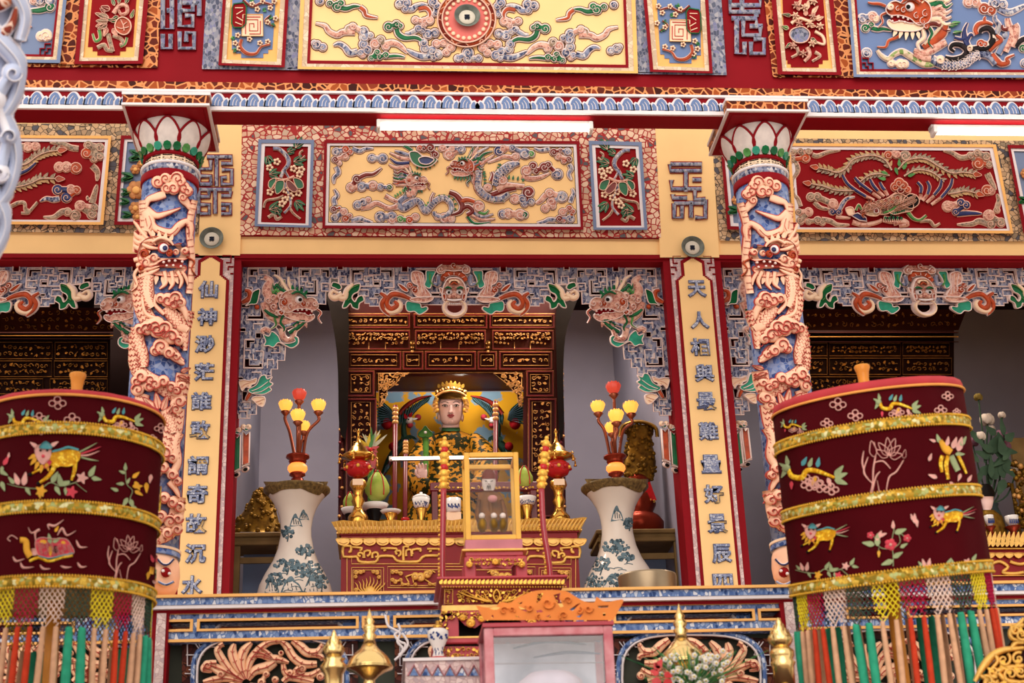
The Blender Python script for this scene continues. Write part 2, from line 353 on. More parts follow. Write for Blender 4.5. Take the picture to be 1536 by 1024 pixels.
# wave pattern running along the beam
b = B(pl(YB+.002)); k0 = P(700, 160, YB)
i = -60
x = -4.1
pxm = 1/((P(701, 155, YB)-P(700, 155, YB)).x)
def wv(x, z, d): return Vector((x, YB+.002-d, z))
b.mp = wv; H = zt-zb-.016
while x < 4.5:
    sg = 1 if x < -.02 else -1; w_ = .094; xx = x if sg > 0 else x+w_
    T = lambda pts: [(xx+sg*a*w_/27, zb+.014+(1-c/24)*H) for a, c in pp(pts)]
    b.poly(cr(T('-3,24 -2,14 2,5 8,.5 14,2 18,7 20,9 23,8 26,11 29,14 31,19 32,24'), 3), 0, .006, 'WW')
    b.poly(cr(T('-.5,22 .5,14 3.5,7 8,3.2 12.5,5 15.5,9.5 16.5,13 14.5,15 14.5,22'), 3), .003, .011, 'BF'); b.poly(cr(T('17.5,22 17.5,17 20,12.5 22.5,11.5 24,15 23,18 24,22'), 3), .003, .011, 'BF')
    b.rib(T('4.5,22 5.5,14 9,8.5'), .0045, .008, .014, 'WW', n=3); b.rib(T('9.5,22 10,16 12,12'), .004, .008, .014, 'WW', n=3)
    x += w_
o = b.build('wave_moulding'); settag(o, 'blue and white wave pattern running the whole length of the red beam', 'moulding')
# ------------------------------------------------------------------ couplet boards on the two pillars
def board(X, text, vs_, us_, label):
    zt_ = 2.655; t = thing('couplet_board', label, 'signboard', (X, 0, FLZ), 'couplet boards on the pillars')
    T = lambda x, z, d: Vector((X+x, -d, z))
    b = B(T); b.poly([(-.15, FLZ), (.15, FLZ), (.15, zt_+.035), (-.15, zt_+.035)], 0, .012, 'PS')
    for s in (-1, 1):
        for pts in ([(.075, .02), (.13, .02), (.13, -.03), (.1, -.03)], [(.15, -.06), (.115, -.06), (.115, -.085)], [(.15, -.11), (.13, -.11)]):
            b.rib([(s*x, zt_+z) for x, z in pts], .012, .01, .022, 'R', n=1, smooth=False)
    b.build('fret_border', t)
    def step(g):
        p = []
        n = 6
        for i in range(n): p += [(.012+i*.0098+g, -i*.0065+g), (.012+i*.0098+g, -(i+1)*.0065+g)]
        p += [(.061+g, -.13+g*.2)]
        for i in range(4): p += [(.061+(i+1)*.011+g, -.13-i*.01+g*.2), (.061+(i+1)*.011+g, -.14-i*.01+g*.2)]
        p += [(.105+g, FLZ-zt_)]
        q = [(a, zt_+c) for a, c in p]; return q+[(-a, c) for a, c in q[::-1]]
    b = B(T); b.poly(step(.02), .0, .02, 'R'); b.build('red_edging', t)
    b = B(T); b.poly(step(0), .0, .026, 'Y'); b.build('board_field', t)
    for ch, v, u in zip(text, vs_, us_):
        c = P(u, v, 0); s_ = .128
        b = B(T); b.glyph(ch, c.x-X, -c.z, s_, -s_, .02, .032, 'NV2', .03)
        b.mp = lambda x, z, d: Vector((X+x, -d, -z))
        b = B(lambda x, z, d: Vector((X+x, -d, -z))); b.glyph(ch, c.x-X, -c.z, s_, s_*.98, .02, .036, 'NV2', .042); b.glyph(ch, c.x-X, -c.z, s_-.008, s_*.98-.008, .03, .042, 'B2', .022)
        b.build('character', t)
paint('NV2', 'slate_blue_outline', '565f82', .5); mosaic('B2', 'character_porcelain', ['a3aac0', 'c6c9d4', '7d87a6', 'b4b9c8', '8e97b3'], '59628a', 70, .05)
board(-BX, '仙神渺茫誰敢謂奇故沉水明', (437, 478, 519, 560.5, 604, 647, 700, 743, 787, 832, 880, 929), (313, 311.5, 308, 307, 303, 301, 298, 297, 295.4, 294, 289, 286),
      'tall yellow couplet board with blue mosaic characters beside the left dragon column')
board(BX, '天人相與最難量好景辰四時', (436, 483, 523, 562, 604, 649, 698, 743, 787, 832, 877, 924), (1044, 1048, 1048.5, 1055, 1058, 1061, 1065, 1069, 1074, 1081, 1083, 1086),
      'tall yellow couplet board with blue mosaic characters beside the right dragon column')
# ------------------------------------------------------------------ fluorescent tubes under the beam
emit('TUBE', 'lit_fluorescent_tube', 'fff3e0', 6); paint('FX', 'white_enamel', 'e4dcd8', .35)
def tube_light(ua, va, ub, vb, label, X1=None):
    Y = YB+.07; a = P(ua, va, Y); c = P(ub, vb, Y) if X1 is None else Vector((X1, Y, a.z)); z = zb-.03
    x0, x1 = a.x, c.x; t = thing('fluorescent_light', label, 'light', ((x0+x1)/2, Y, zb-.012), 'tubes under the beam')
    b = B(); b.box(x0, x1, Y-.018, Y+.03, zb-.045, zb-.012, 'FX', .004); b.build('fixture_body', t)
    for xa in (x0, x1-.022): b = B(); b.box(xa, xa+.022, Y-.05, Y+.02, zb-.085, zb-.03, 'FX', .006); b.build('end_cap', t)
    b = B(); b.tube([(x0+.02, Y-.02, zb-.062), (x1-.02, Y-.02, zb-.062)], .019, 'TUBE', 12, 1); b.build('tube', t)
tube_light(565, 185, 888, 190, 'long lit fluorescent tube under the beam above the yellow dragon panel')
tube_light(1396, 197, 1600, 200, 'lit fluorescent tube cut by the right edge of the photo', X1=P(1396, 197, YB).x+1.2)
class Cr:
    def __init__(s, x0, y0, k, mir=None): s.x, s.y, s.k, s.mir = x0, y0, k, mir
    def __call__(s, st):
        o = []
        for t in pp(st):
            u, v = s.x+t[0]/s.k, s.y+t[1]/s.k
            if s.mir: c, sl = s.mir; v += sl*2*(c-u); u = 2*c-u
            o.append((u, v)+tuple(q/s.k for q in t[2:]))
        return o
    def L(s, st):
        o = []
        for t in st.split():
            q = t.split(','); p = s([(float(q[0]), float(q[1]))])[0]; rot = float(q[4]) if len(q) > 4 else 0; sg = float(q[5]) if len(q) > 5 else 1
            if s.mir: rot = 180-rot; sg = -sg
            o.append((p[0], p[1], float(q[2])/s.k, q[3], rot, sg))
        return o
    def T(s, *ts): return [(s(p), w/s.k if w > 4 else w, m) for p, w, m in ts]
    def mr(s, c, sl=.006): return Cr(s.x, s.y, s.k, (c, sl))
def cl(par, c, Y, lobes='', tails=(), d=.012, out='W', o=1.5, name='cloud', curl=None):
    b = B(pl(Y)); b.cloud(c.L(lobes) if lobes else (), c.T(*tails), d, out, o, curl=curl); return b.build(name, par)
def plate(par, pts, Y, d0, d1, mat, name): b = B(pl(Y)); b.poly(pts, d0, d1, mat); return b.build(name, par)
def framed(par, outer, inner, Y, d0, d1, mat, name): b = B(pl(Y)); b.frame(outer, inner, d0, d1, mat); return b.build(name, par)
def q4(s): return pp(s)
def inset(q, l, t=None, r=None, bt=None):
    t = l if t is None else t; r = l if r is None else r; bt = t if bt is None else bt
    (a, c, e, g) = q; return [(a[0]+l, a[1]+t), (c[0]-r, c[1]+t), (e[0]-r, e[1]-bt), (g[0]+l, g[1]-bt)]
def rt(q, Y): # bottom centre of a quad
    m = ((q[2][0]+q[3][0])/2, (q[2][1]+q[3][1])/2); return P(m[0], m[1], Y)
W0 = -.004
# ---- centre bay: mosaic surround with three panels
sur = q4('361,170 984,172 994,358.6 358,354.7')
b = B(pl(W0)); b.poly(sur, -.004, .012, 'R'); struct(b.build('trim_5'))
b = B(pl(W0)); b.poly(inset(sur, 2.2), .01, .018, 'C'); struct(b.build('trim_6'))
Q = q4('486.4,209.9 868.8,211.4 875.2,344.4 483.5,342.3')
t = thing('relief_panel', 'long yellow relief panel with entwined dragons and clouds above the middle bay', 'wall panel', rt(Q, 0))
Wd = W0-.016
framed(t, Q, inset(Q, 4.2, 4.4), Wd, 0, .03, 'R', 'red_frame')
framed(t, inset(Q, 4.2, 4.4), inset(Q, 8.5, 8.4), Wd, 0, .024, 'WW', 'white_frame')
framed(t, inset(Q, 8.5, 8.4), inset(Q, 9.3, 9.2), Wd, 0, .016, 'K', 'dark_line')
plate(t, inset(Q, 9.2, 9.1), Wd, 0, .012, 'Y', 'panel_field')
D1 = Wd-.011
DARK = 'DL'; g1, g2, g3 = Cr(480, 200, 7.064), Cr(610, 205, 7.064), Cr(740, 205, 7.064)
cl(t, g1, D1, '175,195,42,B,90 270,172,40,O,0 320,200,26,O,0 265,245,40,P,200 160,280,32,DR,0 205,318,22,P,0', [('340,160 420,190 480,165 570,160', 42, 'B'), ('170,350 195,420 150,470 148,535', 40, 'B')])
cl(t, g1, D1, '145,805,32,DR,0 205,790,14,O,0 160,895,40,B,200 250,835,40,P,0 270,905,38,O,0 315,875,22,O,0', [('330,930 420,905 480,925 560,945', 40, 'B'), ('160,760 150,700 185,660 150,590', 40, 'B')])
cl(t, g3, D1, '785,160,40,B,0 710,145,22,DR 640,165,38,DR,0 690,210,36,P,90 800,240,28,DR 750,260,26,O', [('600,130 550,140 490,145 430,120', 38, 'B'), ('800,290 825,340 800,400 830,460', 36, 'B')])
cl(t, g3, D1, '735,800,38,P,0 805,760,30,O 840,795,26,O 815,870,42,B,0 700,870,34,DR 745,890,22,O', [('660,885 590,880 530,905 460,915', 38, 'B'), ('815,700 830,650 850,600 832,545', 34, 'B')])
cl(t, g1, D1, '550,265,42,B,30 665,268,50,B,0', [('600,255 625,270 640,275', 20, 'B')])
cl(t, g1, D1, '390,485,42,DR,0 330,575,48,P,90 440,565,50,B,0 560,555,48,P,200 640,570,36,B,0 735,575,30,G,0', [('400,480 480,440 570,430 655,365', 36, 'DR')])
cl(t, g1, D1, '400,760,46,B,0 460,735,42,B,200 510,705,26,P,0', [('430,790 520,775 600,740 700,780 830,800', 44, 'P')])
cl(t, g1, D1, '640,885,55,B,90 760,880,48,B,0 760,920,40,P,0 850,910,38,GL,0 945,920,40,O,0 1010,890,40,P', [])
cl(t, g2, D1, '380,120,40,P,0 450,185,58,P,90 575,135,46,B,200 480,130,34,P', [])
cl(t, g3, D1, '60,150,50,NV,0 105,125,42,P,90 200,120,36,B 335,180,58,B,0 400,185,36,GL,0 235,215,42,P,200', [('230,230 120,210 50,235 -60,275', 30, 'P')])
cl(t, g3, D1, '350,365,52,P,0 420,310,40,DR 450,360,34,DR,90 540,325,48,DR,0 580,300,34,DR 680,400,56,B,200 650,405,28,NV', [('300,420 400,445 500,430 600,385', 40, 'P')])
cl(t, g3, D1, '595,600,46,P,0 725,640,58,B,0 620,690,48,P,90 550,760,40,P,0 630,740,30,P', [('560,610 500,680 450,705', 44, 'P')])
cl(t, g3, D1, '230,660,50,P,0 310,660,50,B,90 370,590,60,DR,0 330,710,36,B 400,690,36,B', [])
cl(t, g3, D1, '100,820,44,B,0 155,815,50,P,90 285,825,56,P,0 330,830,36,G', [])
def spikes(b, pts, L, mat, side=1, d=.012, n=4, wd=1.6, lean=0):
    q = cr(pts, n)
    for i in range(1, len(q)-1, 2):
        dx, dy = q[i+1][0]-q[i-1][0], q[i+1][1]-q[i-1][1]; l = math.hypot(dx, dy) or 1; nx, ny = -dy/l*side, dx/l*side
        x, y = q[i][:2]; ang = math.degrees(math.atan2(ny+lean*dy/l, nx+lean*dx/l)); b.leaf(x, y, L, wd*2, ang, mat, d, None)
def dhead(b, x, y, L, rot=0, flip=1, skin='P', out='W', d=.016, mane=('G', 'B', 'P', 'NV', 'O', 'G'), ml=1, ez='K', ho='E', o=None, jaw='P', brow='G', beard='G', gum='RF'):
    """dragon head in relief: (x, y) is the nape, L the head length, rot the way the muzzle points"""
    c_, s_ = math.cos(R_(rot)), math.sin(R_(rot)); k = L/100; o = o or max(.7, 2.2*k)
    T = lambda st: [(x+((p[0]-20)*c_-(p[1]-38)*flip*s_)*k, y+((p[0]-20)*s_+(p[1]-38)*flip*c_)*k)+tuple(q*k for q in p[2:]) for p in pp(st)]
    for i, m in enumerate(mane):
        yy = 4+i*10; b.orib(T(f'30,{yy+8},7 5,{yy},9 {-18*ml},{yy-8+i*2},8 {-38*ml},{yy+2+i*2},6 {-62*ml},{yy-10+i*4},1.5'), 1, m, d*.8, out, o)
    b.orib(T('30,12,7 12,-6,7 0,-20,6 -16,-26,2'), 1, ho, d, out, o); b.orib(T('38,8,6 24,-12,6 20,-28,2'), 1, ho, d, out, o)
    b.poly(T('44,42 94,40 90,58 46,58'), 0, d*.7, gum)
    b.op(T('30,54 50,56 70,53 86,57 95,52 98,60 84,72 55,73 34,70 22,62'), jaw, d, out, o)
    b.op(T('8,36 14,14 34,2 54,4 68,16 84,12 97,18 103,32 94,42 74,41 52,46 34,58 14,52'), skin, d*1.2, out, o)
    for xx, yy in ((56, 48), (66, 45), (77, 44), (90, 45)): b.disc(*T([(xx, yy)])[0], 3*k, d, d*1.7, 'W', 7)
    for xx, yy in ((62, 54), (74, 53), (88, 54)): b.disc(*T([(xx, yy)])[0], 2.6*k, d, d*1.6, 'W', 7)
    b.disc(*T([(94, 25)])[0], 8*k, d, d*2, jaw, 10); b.rib(spiral(*T([(94, 25)])[0], 7*k, rot, 1, flip), [2.6*k, 1.6*k], d, d*2.3, out, n=1)
    b.disc(*T([(54, 22)])[0], 11*k, d, d*1.9, out, 12); b.disc(*T([(55, 22)])[0], 8.4*k, d*1.6, d*2.2, 'WW', 12); b.disc(*T([(57, 22)])[0], 5*k, d*2, d*2.5, ez, 10)
    b.orib(T('34,12,5 48,4,7 64,8,6 72,16,3'), 1, brow, d*1.9, out, o*.6)
    for i in range(4): q = T([(36+i*10, 2+i*2)])[0]; b.leaf(q[0], q[1], 13*k, 7*k, rot-flip*(110-i*14), brow, d*1.5, None)
    for xx, yy, r, m in ((20, 34, 9, 'O'), (24, 50, 9, skin), (16, 60, 7, 'O'), (38, 40, 8, skin), (66, 30, 7, 'O'), (78, 28, 6, skin)): q = T([(xx, yy)])[0]; b.disc(q[0], q[1], r*k, d, d*1.7, m, 10); b.rib(spiral(q[0], q[1], r*k, rot+90, .9, flip), [2*k, 1.2*k], d, d*1.9, out, n=1)
    for i in range(5): q = T([(34+i*11, 72)])[0]; b.leaf(q[0], q[1], (20-abs(i-2)*2)*k, 8*k, rot+flip*(105-i*10), beard, d, None)
    b.orib(T('97,36,4 112,44,4 108,58,3 118,70,1'), 1, 'O', d, out, o*.6); b.orib(T('24,66,6 20,84,7 32,98,5 26,112,1.5'), 1, mane[0], d, out, o); b.orib(T('14,58,6 4,74,7 10,92,5 0,104,1.5'), 1, mane[1], d, out, o)
def scales(b, pts, w, mat, d0, d1, n=3, rw=3, step=1):
    q = cr(pts, n)
    for i in range(1, len(q)-1):
        dx, dy = q[i+1][0]-q[i-1][0], q[i+1][1]-q[i-1][1]; l = math.hypot(dx, dy) or 1; dx, dy = dx/l, dy/l
        for j in range(rw):
            f = (j-(rw-1)/2)/rw*w+(w/rw*.5 if i % 2 else 0)*(.5 if rw > 1 else 0); x, y = q[i][0]-dy*f, q[i][1]+dx*f; r = w/rw*.5
            b.rib([(x-dy*r-dx*r*.6, y+dx*r-dy*r*.6), (x+dx*r*.7, y+dy*r*.7), (x+dy*r-dx*r*.6, y-dx*r-dy*r*.6)], max(.6, r*.45), d0, d1, mat, n=2)
b = B(pl(D1))                       # left dragon
for s_ in ('780,470 850,485 900,470;G', '790,505 850,520 890,515;DR', '800,555 880,550 960,565;P', '840,445 900,430 960,470;B', '930,405 990,440;DR'):
    p_, m_ = s_.split(';'); b.orib(g1(p_), [3, 3.4, 1.2] if m_ == 'G' else [1.2, 3, 3], m_, .012, 'W', .8)
b.orib(g1('990,650 900,680 840,740 880,800 960,760 1040,700'), [7, 8, 7], 'B', .016); b.orib(g2('0,620 60,600 90,540'), [10, 9], 'P', .018)
b.orib(g2('-30,740 60,690 130,690 200,790 250,740 310,680 390,650 460,700 470,790 380,850 300,830 290,790'), [7, 9, 8, 6, 4], 'B', .018, 'W', 1.3)
spikes(b, g2('130,660 200,740 240,690'), 3, 'GL', -1); spikes(b, g2('330,640 420,640 500,690 500,780'), 4.2, 'G', -1); spikes(b, g1('800,680 860,640 930,590'), 5, 'GL', -1, n=5)
dhead(b, *g2('20,470')[0], 34, 4, 1, 'P', 'W', .014, ('DR', 'G', 'B', 'P', 'O'), .8)
scales(b, g2('60,690 130,690 200,790 250,740 310,680 390,650 460,700'), 8, 'W', .018, .024)
b.orib(g1('690,660 760,700 830,730'), [5, 4], 'P', .014); b.orib(g1('680,790 760,790 830,760'), [5, 5], 'P', .014); b.orib(g2('270,740 260,660 290,590'), [4, 2, 1], 'DR', .014)
b.build('dragon', t)
b = B(pl(D1))                       # flame ribbon at the lower middle
b.orib(g2('450,590 520,620 570,680 590,740 560,800 470,830'), [6, 8, 7, 3], 'DR', .015); b.orib(g2('570,690 640,670 720,690'), [8, 5], 'O', .015); b.orib(g2('590,760 650,740 700,790 640,830'), [6, 6], 'DR', .015)
for p_, m_ in (('640,840 720,920 890,905', 'G'), ('680,820 790,880 940,870', 'P'), ('700,800 800,850 920,820', 'B'), ('760,800 830,815 870,775', 'GL')): b.orib(g2(p_), [4, 4, .8], m_, .012, 'W', .8)
b.cloud(g2.L('760,740,58,P,0 330,850,30,P 400,860,50,P,90 470,870,40,P'), (), .012); b.build('flame_ribbon', t)
b = B(pl(D1))                       # right dragon
for p_, m_ in (('660,250 680,180 710,100', 'G'), ('690,240 720,170 760,100', 'P'), ('720,230 770,160 870,110', 'B'), ('740,280 810,190 910,155', 'G'), ('780,300 860,240 930,190', 'P'), ('700,340 740,310 800,270', 'O')): b.orib(g2(p_), [3.5, 4, .8], m_, .013, 'W', .8)
b.orib(g2('765,350 760,430 750,520 790,590 880,650 1000,660 1090,600'), [8, 9, 10, 9, 8], 'B', .02); b.rib(g2('725,390 715,500 740,580 830,650'), [3, 3], 0, .02, 'P')
spikes(b, g2('800,370 810,420 815,500'), 5, 'G', -1, n=5)
b.orib(g3('20,520 50,420 120,350 200,300 280,285'), [8, 13, 12, 3], 'B', .02); b.orib(g3('40,560 120,520 220,520 330,530'), [12, 8, 6, 5], 'P', .018); b.orib(g3('-20,620 60,590 160,560 240,545'), [8, 5], 'DR', .015)
spikes(b, g3('40,430 70,350 90,290'), 6, 'G', -1, n=4); spikes(b, g3('150,450 230,460 330,480'), 7, 'G', -1, n=4)
b.cloud(g3.L('95,465,50,P,0'), g3.T(('0,690 60,670 120,690', 20, 'G')), .018); b.orib(g2('890,470 910,410 900,370'), [4, 2], 'DR', .014)
b.cloud(g2.L('860,540,40,P,0'), (), .02)
scales(b, g3('20,520 50,420 120,350 200,300'), 11, 'W', .022, .03); scales(b, g2('765,350 760,430 750,520 790,590 880,650 1000,660'), 8, 'W', .022, .028)
dhead(b, *g2('680,330')[0], 38, 183, -1, 'O', 'W', .015, ('G', 'P', 'B', 'G', 'O'), .5)
b.build('dragon', t)
b = B(pl(D1))                       # long tailed creature, upper left
for p_, m_ in (('60,150 0,110 -40,100', 'G'), ('60,210 -60,170 -130,150', 'B'), ('40,240 -60,225 -180,170', 'P'), ('30,275 -100,280 -180,225', 'NV'), ('30,310 -110,330 -190,290', 'P')): b.orib(g2(p_), [4.5, 4.5, .8], m_, .013, 'W', .9)
b.op(g2('30,170 110,160 200,230 290,220 320,250 250,310 150,320 60,270'), 'G', .018); b.op(g2('130,230 200,210 290,240 230,290 150,280'), 'NV', .024)
b.cloud(g2.L('180,125,34,DR 140,120,30,O 250,120,46,DR,0 300,190,36,DR'), (), .018); spikes(b, g2('100,310 180,325 260,300 320,230'), 4.5, 'G', 1, n=4); b.build('phoenix', t)
DARK = None
# ---- flower panels either side
def flower_panel(Q, c, label):
    t = thing('relief_panel', label, 'wall panel', rt(Q, 0)); i1 = inset(Q, 4.6, 5.6, 4.6, 3.4); i2 = inset(Q, 9.8, 10.2, 9, 6)
    framed(t, Q, i1, Wd, 0, .026, 'BG', 'blue_frame'); framed(t, i1, i2, Wd, 0, .02, 'WW', 'white_frame'); plate(t, i2, Wd, 0, .01, 'RF', 'panel_field')
    b = B(pl(Wd-.009))
    b.orib(c('270,155 330,160 400,220 430,280 420,330 380,380 350,450'), [5, 6, 4], 'B', .014, 'WP', .7); b.orib(c('380,350 400,400 430,450'), [3, 2], 'B', .012, 'WP', .7)
    b.orib(c('400,500 400,560 440,640 450,730 420,780 385,815'), [4, 3, 3], 'B', .012, 'WP', .7); b.orib(c('440,760 480,820 550,875'), [3, 2], 'PB', .012, 'WP', .7); b.orib(c('380,640 300,670 200,690 175,760'), [3, 3, 2], 'PB', .012, 'WP', .7)
    b.orib(c('220,860 280,830 310,880 360,850'), [4, 3], 'PB', .012, 'WP', .8); b.orib(c('290,455 340,470 400,475 490,440'), [3, 3], 'P', .014, 'WP', .8); b.orib(c('580,175 545,200 555,260 600,230'), [2, 2], 'PB', .012, 'WP', .7)
    br = b.build('branch', t)
    b = B(pl(Wd-.009))
    for s_, m_ in (('225,545 230,490 280,460 300,480 260,560', 'G'), ('310,490 380,490 370,570 310,620 290,560', 'G'), ('300,490 290,540 270,570 255,560', 'O'), ('410,490 450,490 520,570 480,600 420,550', 'DR'), ('480,460 560,480 580,550 520,560', 'G')): b.op(c(s_), m_, .018, 'WP', 1)
    b.build('fruit', br)
    for s_ in ('210,230,90,70', '500,150,110,-60', '480,290,110,-10', '230,420,100,-10', '230,780,130,-15', '500,690,110,50', '290,750,90,60', '420,190,70,-20'):
        x, y, L, r_ = map(float, s_.split(',')); b = B(pl(Wd-.009)); x, y = c([(x, y)])[0]; r_ = 180-r_ if c.mir else r_
        for dr in (-28, 0, 28): b.leaf(x, y, L/5.4*(1 if dr == 0 else .8), 7, r_+dr, 'G', .012, 'WP')
        b.build('leaf', br)
    for s_ in ('235,350', '310,290', '480,360', '540,420', '240,600', '400,580', '530,610', '390,680', '450,640', '360,720', '560,370'):
        x, y = c(s_)[0]; b = B(pl(Wd-.009))
        for k in range(5): b.disc(x+3.6*math.cos(k*1.257), y+3.6*math.sin(k*1.257), 2.5, .004, .016, 'E', 8)
        b.disc(x, y, 2, .01, .02, 'DR', 8); b.build('blossom', br)
fp = Cr(370, 200, 6.827)
flower_panel(q4('387.6,208.8 471.1,209.5 467.4,341.3 381.7,339.2'), fp, 'narrow red relief panel of fruit and flowers left of the yellow dragon panel')
flower_panel(q4('883.2,210.9 962.5,212.9 971.1,344.5 890.2,344.5'), fp.mr(677.2, .005), 'narrow red relief panel of fruit and flowers right of the yellow dragon panel')
# ---- side bays: stone surrounds, phoenix panels, blue panels
b = B(pl(W0)); b.poly(q4('-60,185 306,186 297,350.5 -60,347'), -.004, .014, 'C2'); b.poly(q4('1066,206 1620,212 1620,362 1080,361'), -.004, .014, 'C2'); struct(b.build('trim_7'))
b = B(pl(W0)); b.poly(q4('306,170 368,170 360,383 297,383'), -.004, .016, 'Y'); b.poly(q4('981,170 1066,172 1079,386 990,386'), -.004, .016, 'Y'); struct(b.build('trim_8'))
def phx_panel(Q, label, cs, right=True):
    t = thing('relief_panel', label, 'wall panel', rt(Q, 0)); i1 = inset(Q, 4.5, 4.2); i2 = inset(Q, 9.5, 9.4, 9.5, 7)
    framed(t, Q, i1, Wd, 0, .028, 'YF', 'yellow_frame'); framed(t, i1, i2, Wd, 0, .02, 'WW', 'white_frame'); plate(t, i2, Wd, 0, .01, 'RF', 'panel_field'); return t
QR = q4('1181,214.5 1494,216.5 1520,350 1190,348')
t = phx_panel(QR, 'wide red relief panel with a spread phoenix right of the right dragon column', None)
D2 = Wd-.009
h1, h2 = Cr(1180, 210, 7.312), Cr(1340, 210, 6.827)
def feather(b, c, pts, w, mat, rib='WP', tipc=None, d=.014, ser=1):
    q = cr(c(pts), 5); b.rib(q, [w*.5, w, w*.8, w*.3], 0, d, mat, n=1)
    for i in range(2, len(q)-1, 2):
        dx, dy = q[i][0]-q[i-1][0], q[i][1]-q[i-1][1]; a = math.degrees(math.atan2(dy, dx))
        for s in (-1, 1): b.leaf(q[i][0], q[i][1], w*1.25, w*.6, a+s*48, mat if s < 0 else 'E2', d*.8, None)
    b.rib(q, [1.6, 1.2], 0, d*1.5, rib, n=1)
    if tipc: x, y = q[-1][:2]; a = math.degrees(math.atan2(q[-1][1]-q[-2][1], q[-1][0]-q[-2][0])); b.leaf(x, y, w*1.6, w*.9, a, tipc, d*1.2, None, rib)
paint('E2', 'tan_mosaic_feathers', 'b8946a', .5, var=.3, scale=30)
b = B(pl(D2))
feather(b, h1, '1150,330 1080,220 960,170 830,180 720,220 650,310 560,355 460,330 350,305', 8, 'PB', tipc='O')
feather(b, h1, '1130,390 1020,370 900,390 790,470', 7, 'PB'); feather(b, h1, '760,550 650,555 520,545 400,505 270,480', 8, 'PB', tipc='O')
feather(b, h2, '50,300 130,215 250,185 350,200 450,260 590,335 720,330 820,345', 8, 'PB', tipc='O'); feather(b, h2, '110,370 220,310 330,310 430,350 520,430', 7, 'PB'); feather(b, h2, '560,550 640,540 740,520 850,545', 8, 'PB', tipc='O')
b.build('tail_feathers', t)
for hh_ in (h1, h2):
    b = B(pl(D2))
    for c, s_ in ((h1, '610,380 660,470 740,540 870,620'), (h1, '745,410 810,480 930,570'), (h1, '915,430 950,500 1000,555'), (h1, '1020,460 1050,520 1075,545'), (h2, '605,390 580,480 490,590'), (h2, '495,400 480,480 420,560'), (h2, '345,420 370,480 350,555'), (h2, '245,430 285,480 280,540')):
        if c is hh_: b.orib(c(s_), [3.6, 4.6, 4], 'NV', .018, 'WP', .9)
    for c, s_ in ((h1, '870,620 960,660'), (h1, '940,580 1030,640'), (h1, '1000,560 1070,620'), (h1, '1075,550 1110,610'), (h2, '490,590 390,660'), (h2, '420,570 340,640'), (h2, '350,555 300,620'), (h2, '280,550 280,610')):
        if c is hh_: b.orib(c(s_), [4, 3], 'P', .02, 'WP', .9)
    b.build('wing', t)
b = B(pl(D2)); b.op(h1('880,680 960,690 1100,640 1240,560 1240,700 1120,800 1000,810 900,760'), 'PB', .022, 'WP'); b.op(h2('0,560 100,560 200,640 190,720 100,740 0,760 -60,700'), 'PB', .024, 'WP')
b.cloud(h2.L('60,440,48,O 100,470,46,O 20,480,44,O 70,510,50,DR 140,510,36,O'), (), .024, 'WP'); b.op(h2('110,600 170,550 250,580 260,650 190,700 110,670'), 'K', .028, 'WP', 1.2)
b.op(h1('650,750 720,740 740,810 680,820'), 'E', .02, 'WP'); b.op(h1('700,820 780,800 870,850 880,890 800,880'), 'NV', .02, 'W', smooth=False); b.cloud(h1.L('1000,770,44,O,0 940,740,40,PB'), (), .026, 'WP')
b.orib(h1('1240,690 1160,760 1060,800'), [5, 3], 'GL', .026, 'WP', 1); b.orib(h2('150,740 200,800 270,820 340,770'), [6, 4, 3], 'GL', .02, 'WP', 1); b.orib(h2('270,830 370,830 420,880 480,850'), [4, 4, 1.5], 'PB', .02, 'WP', 1)
b.orib(h1('1060,860 1150,880 1243,870'), [9, 10], 'P', .022, 'WP', 1); b.orib(h2('0,840 80,830 140,860 60,880'), [10, 8, 3], 'P', .022, 'WP', 1); b.orib(h1('720,900 850,930 1000,900 1050,870'), [6, 5, 3], 'P', .018, 'WP', 1)
b.orib(h1('760,770 790,710 820,760'), [3, 3], 'GL', .018, 'WP', 1)
for i in range(26):
    f = (i % 9)/8; r = i//9; x, y = h1([(900+f*330-r*14, 700-f*90+r*38)])[0]; b.leaf(x, y, 9, 5.4, 150+r*10-f*30, ('PB', 'E2', 'O')[(i+r) % 3], .03+.003*r, 'WP', 'WP')
for i in range(16):
    f = (i % 8)/7; r = i//8; x, y = h2([(20+f*170, 700-f*60-r*40)])[0]; b.leaf(x, y, 9, 5, 20-f*50-r*12, ('E2', 'PB')[i % 2], .032, 'WP', 'WP')
for i in range(9): x, y = h1([(1085+i*22, 835+4*math.sin(i))])[0]; b.leaf(x, y, 7, 3.4, 95, ('G', 'K')[i % 2], .03, None)
for i in range(9): x, y = h1([(1060+i*24, 862)])[0]; b.rib([(x, y), (x+1, y+5)], 1.3, .02, .034, 'WP', n=1)
b.op(h1('860,760 890,710 950,700 1010,730 1030,790 990,830 920,830 870,810'), 'GL2', .034, 'WP', 1.2); b.disc(*h1('985,775')[0], 5, .03, .05, 'WW', 12); b.disc(*h1('985,775')[0], 3, .045, .056, 'DR', 10); b.orib(h1('870,790 830,820 850,850'), [5, 3, 1], 'O', .034, 'WP', .8)
for a in (200, 225, 250, 275): x, y = h1([(920, 720)])[0]; b.leaf(x, y, 10, 4, a, ('DR', 'O')[a % 2], .034, 'WP')
for i in range(7): b.leaf(*h2([(0+i*22-20, 745-i*6)])[0], 5, 2.6, 95, 'G', .028, None)
for x, y, r_ in ((1090, 430, 40), (1110, 380, 60), (1190, 300, -80)): b.leaf(*h1([(x, y)])[0], 12, 5, r_+150, 'GL', .02, None)
for x, y, r_ in ((100, 300, -60), (60, 270, -90), (150, 370, -20)): b.leaf(*h2([(x, y)])[0], 12, 5, r_, 'GL', .02, None)
b.build('phoenix', t)
def corner(c, *a): return cl(t, c, D2, *a, out='WP', o=1.3)
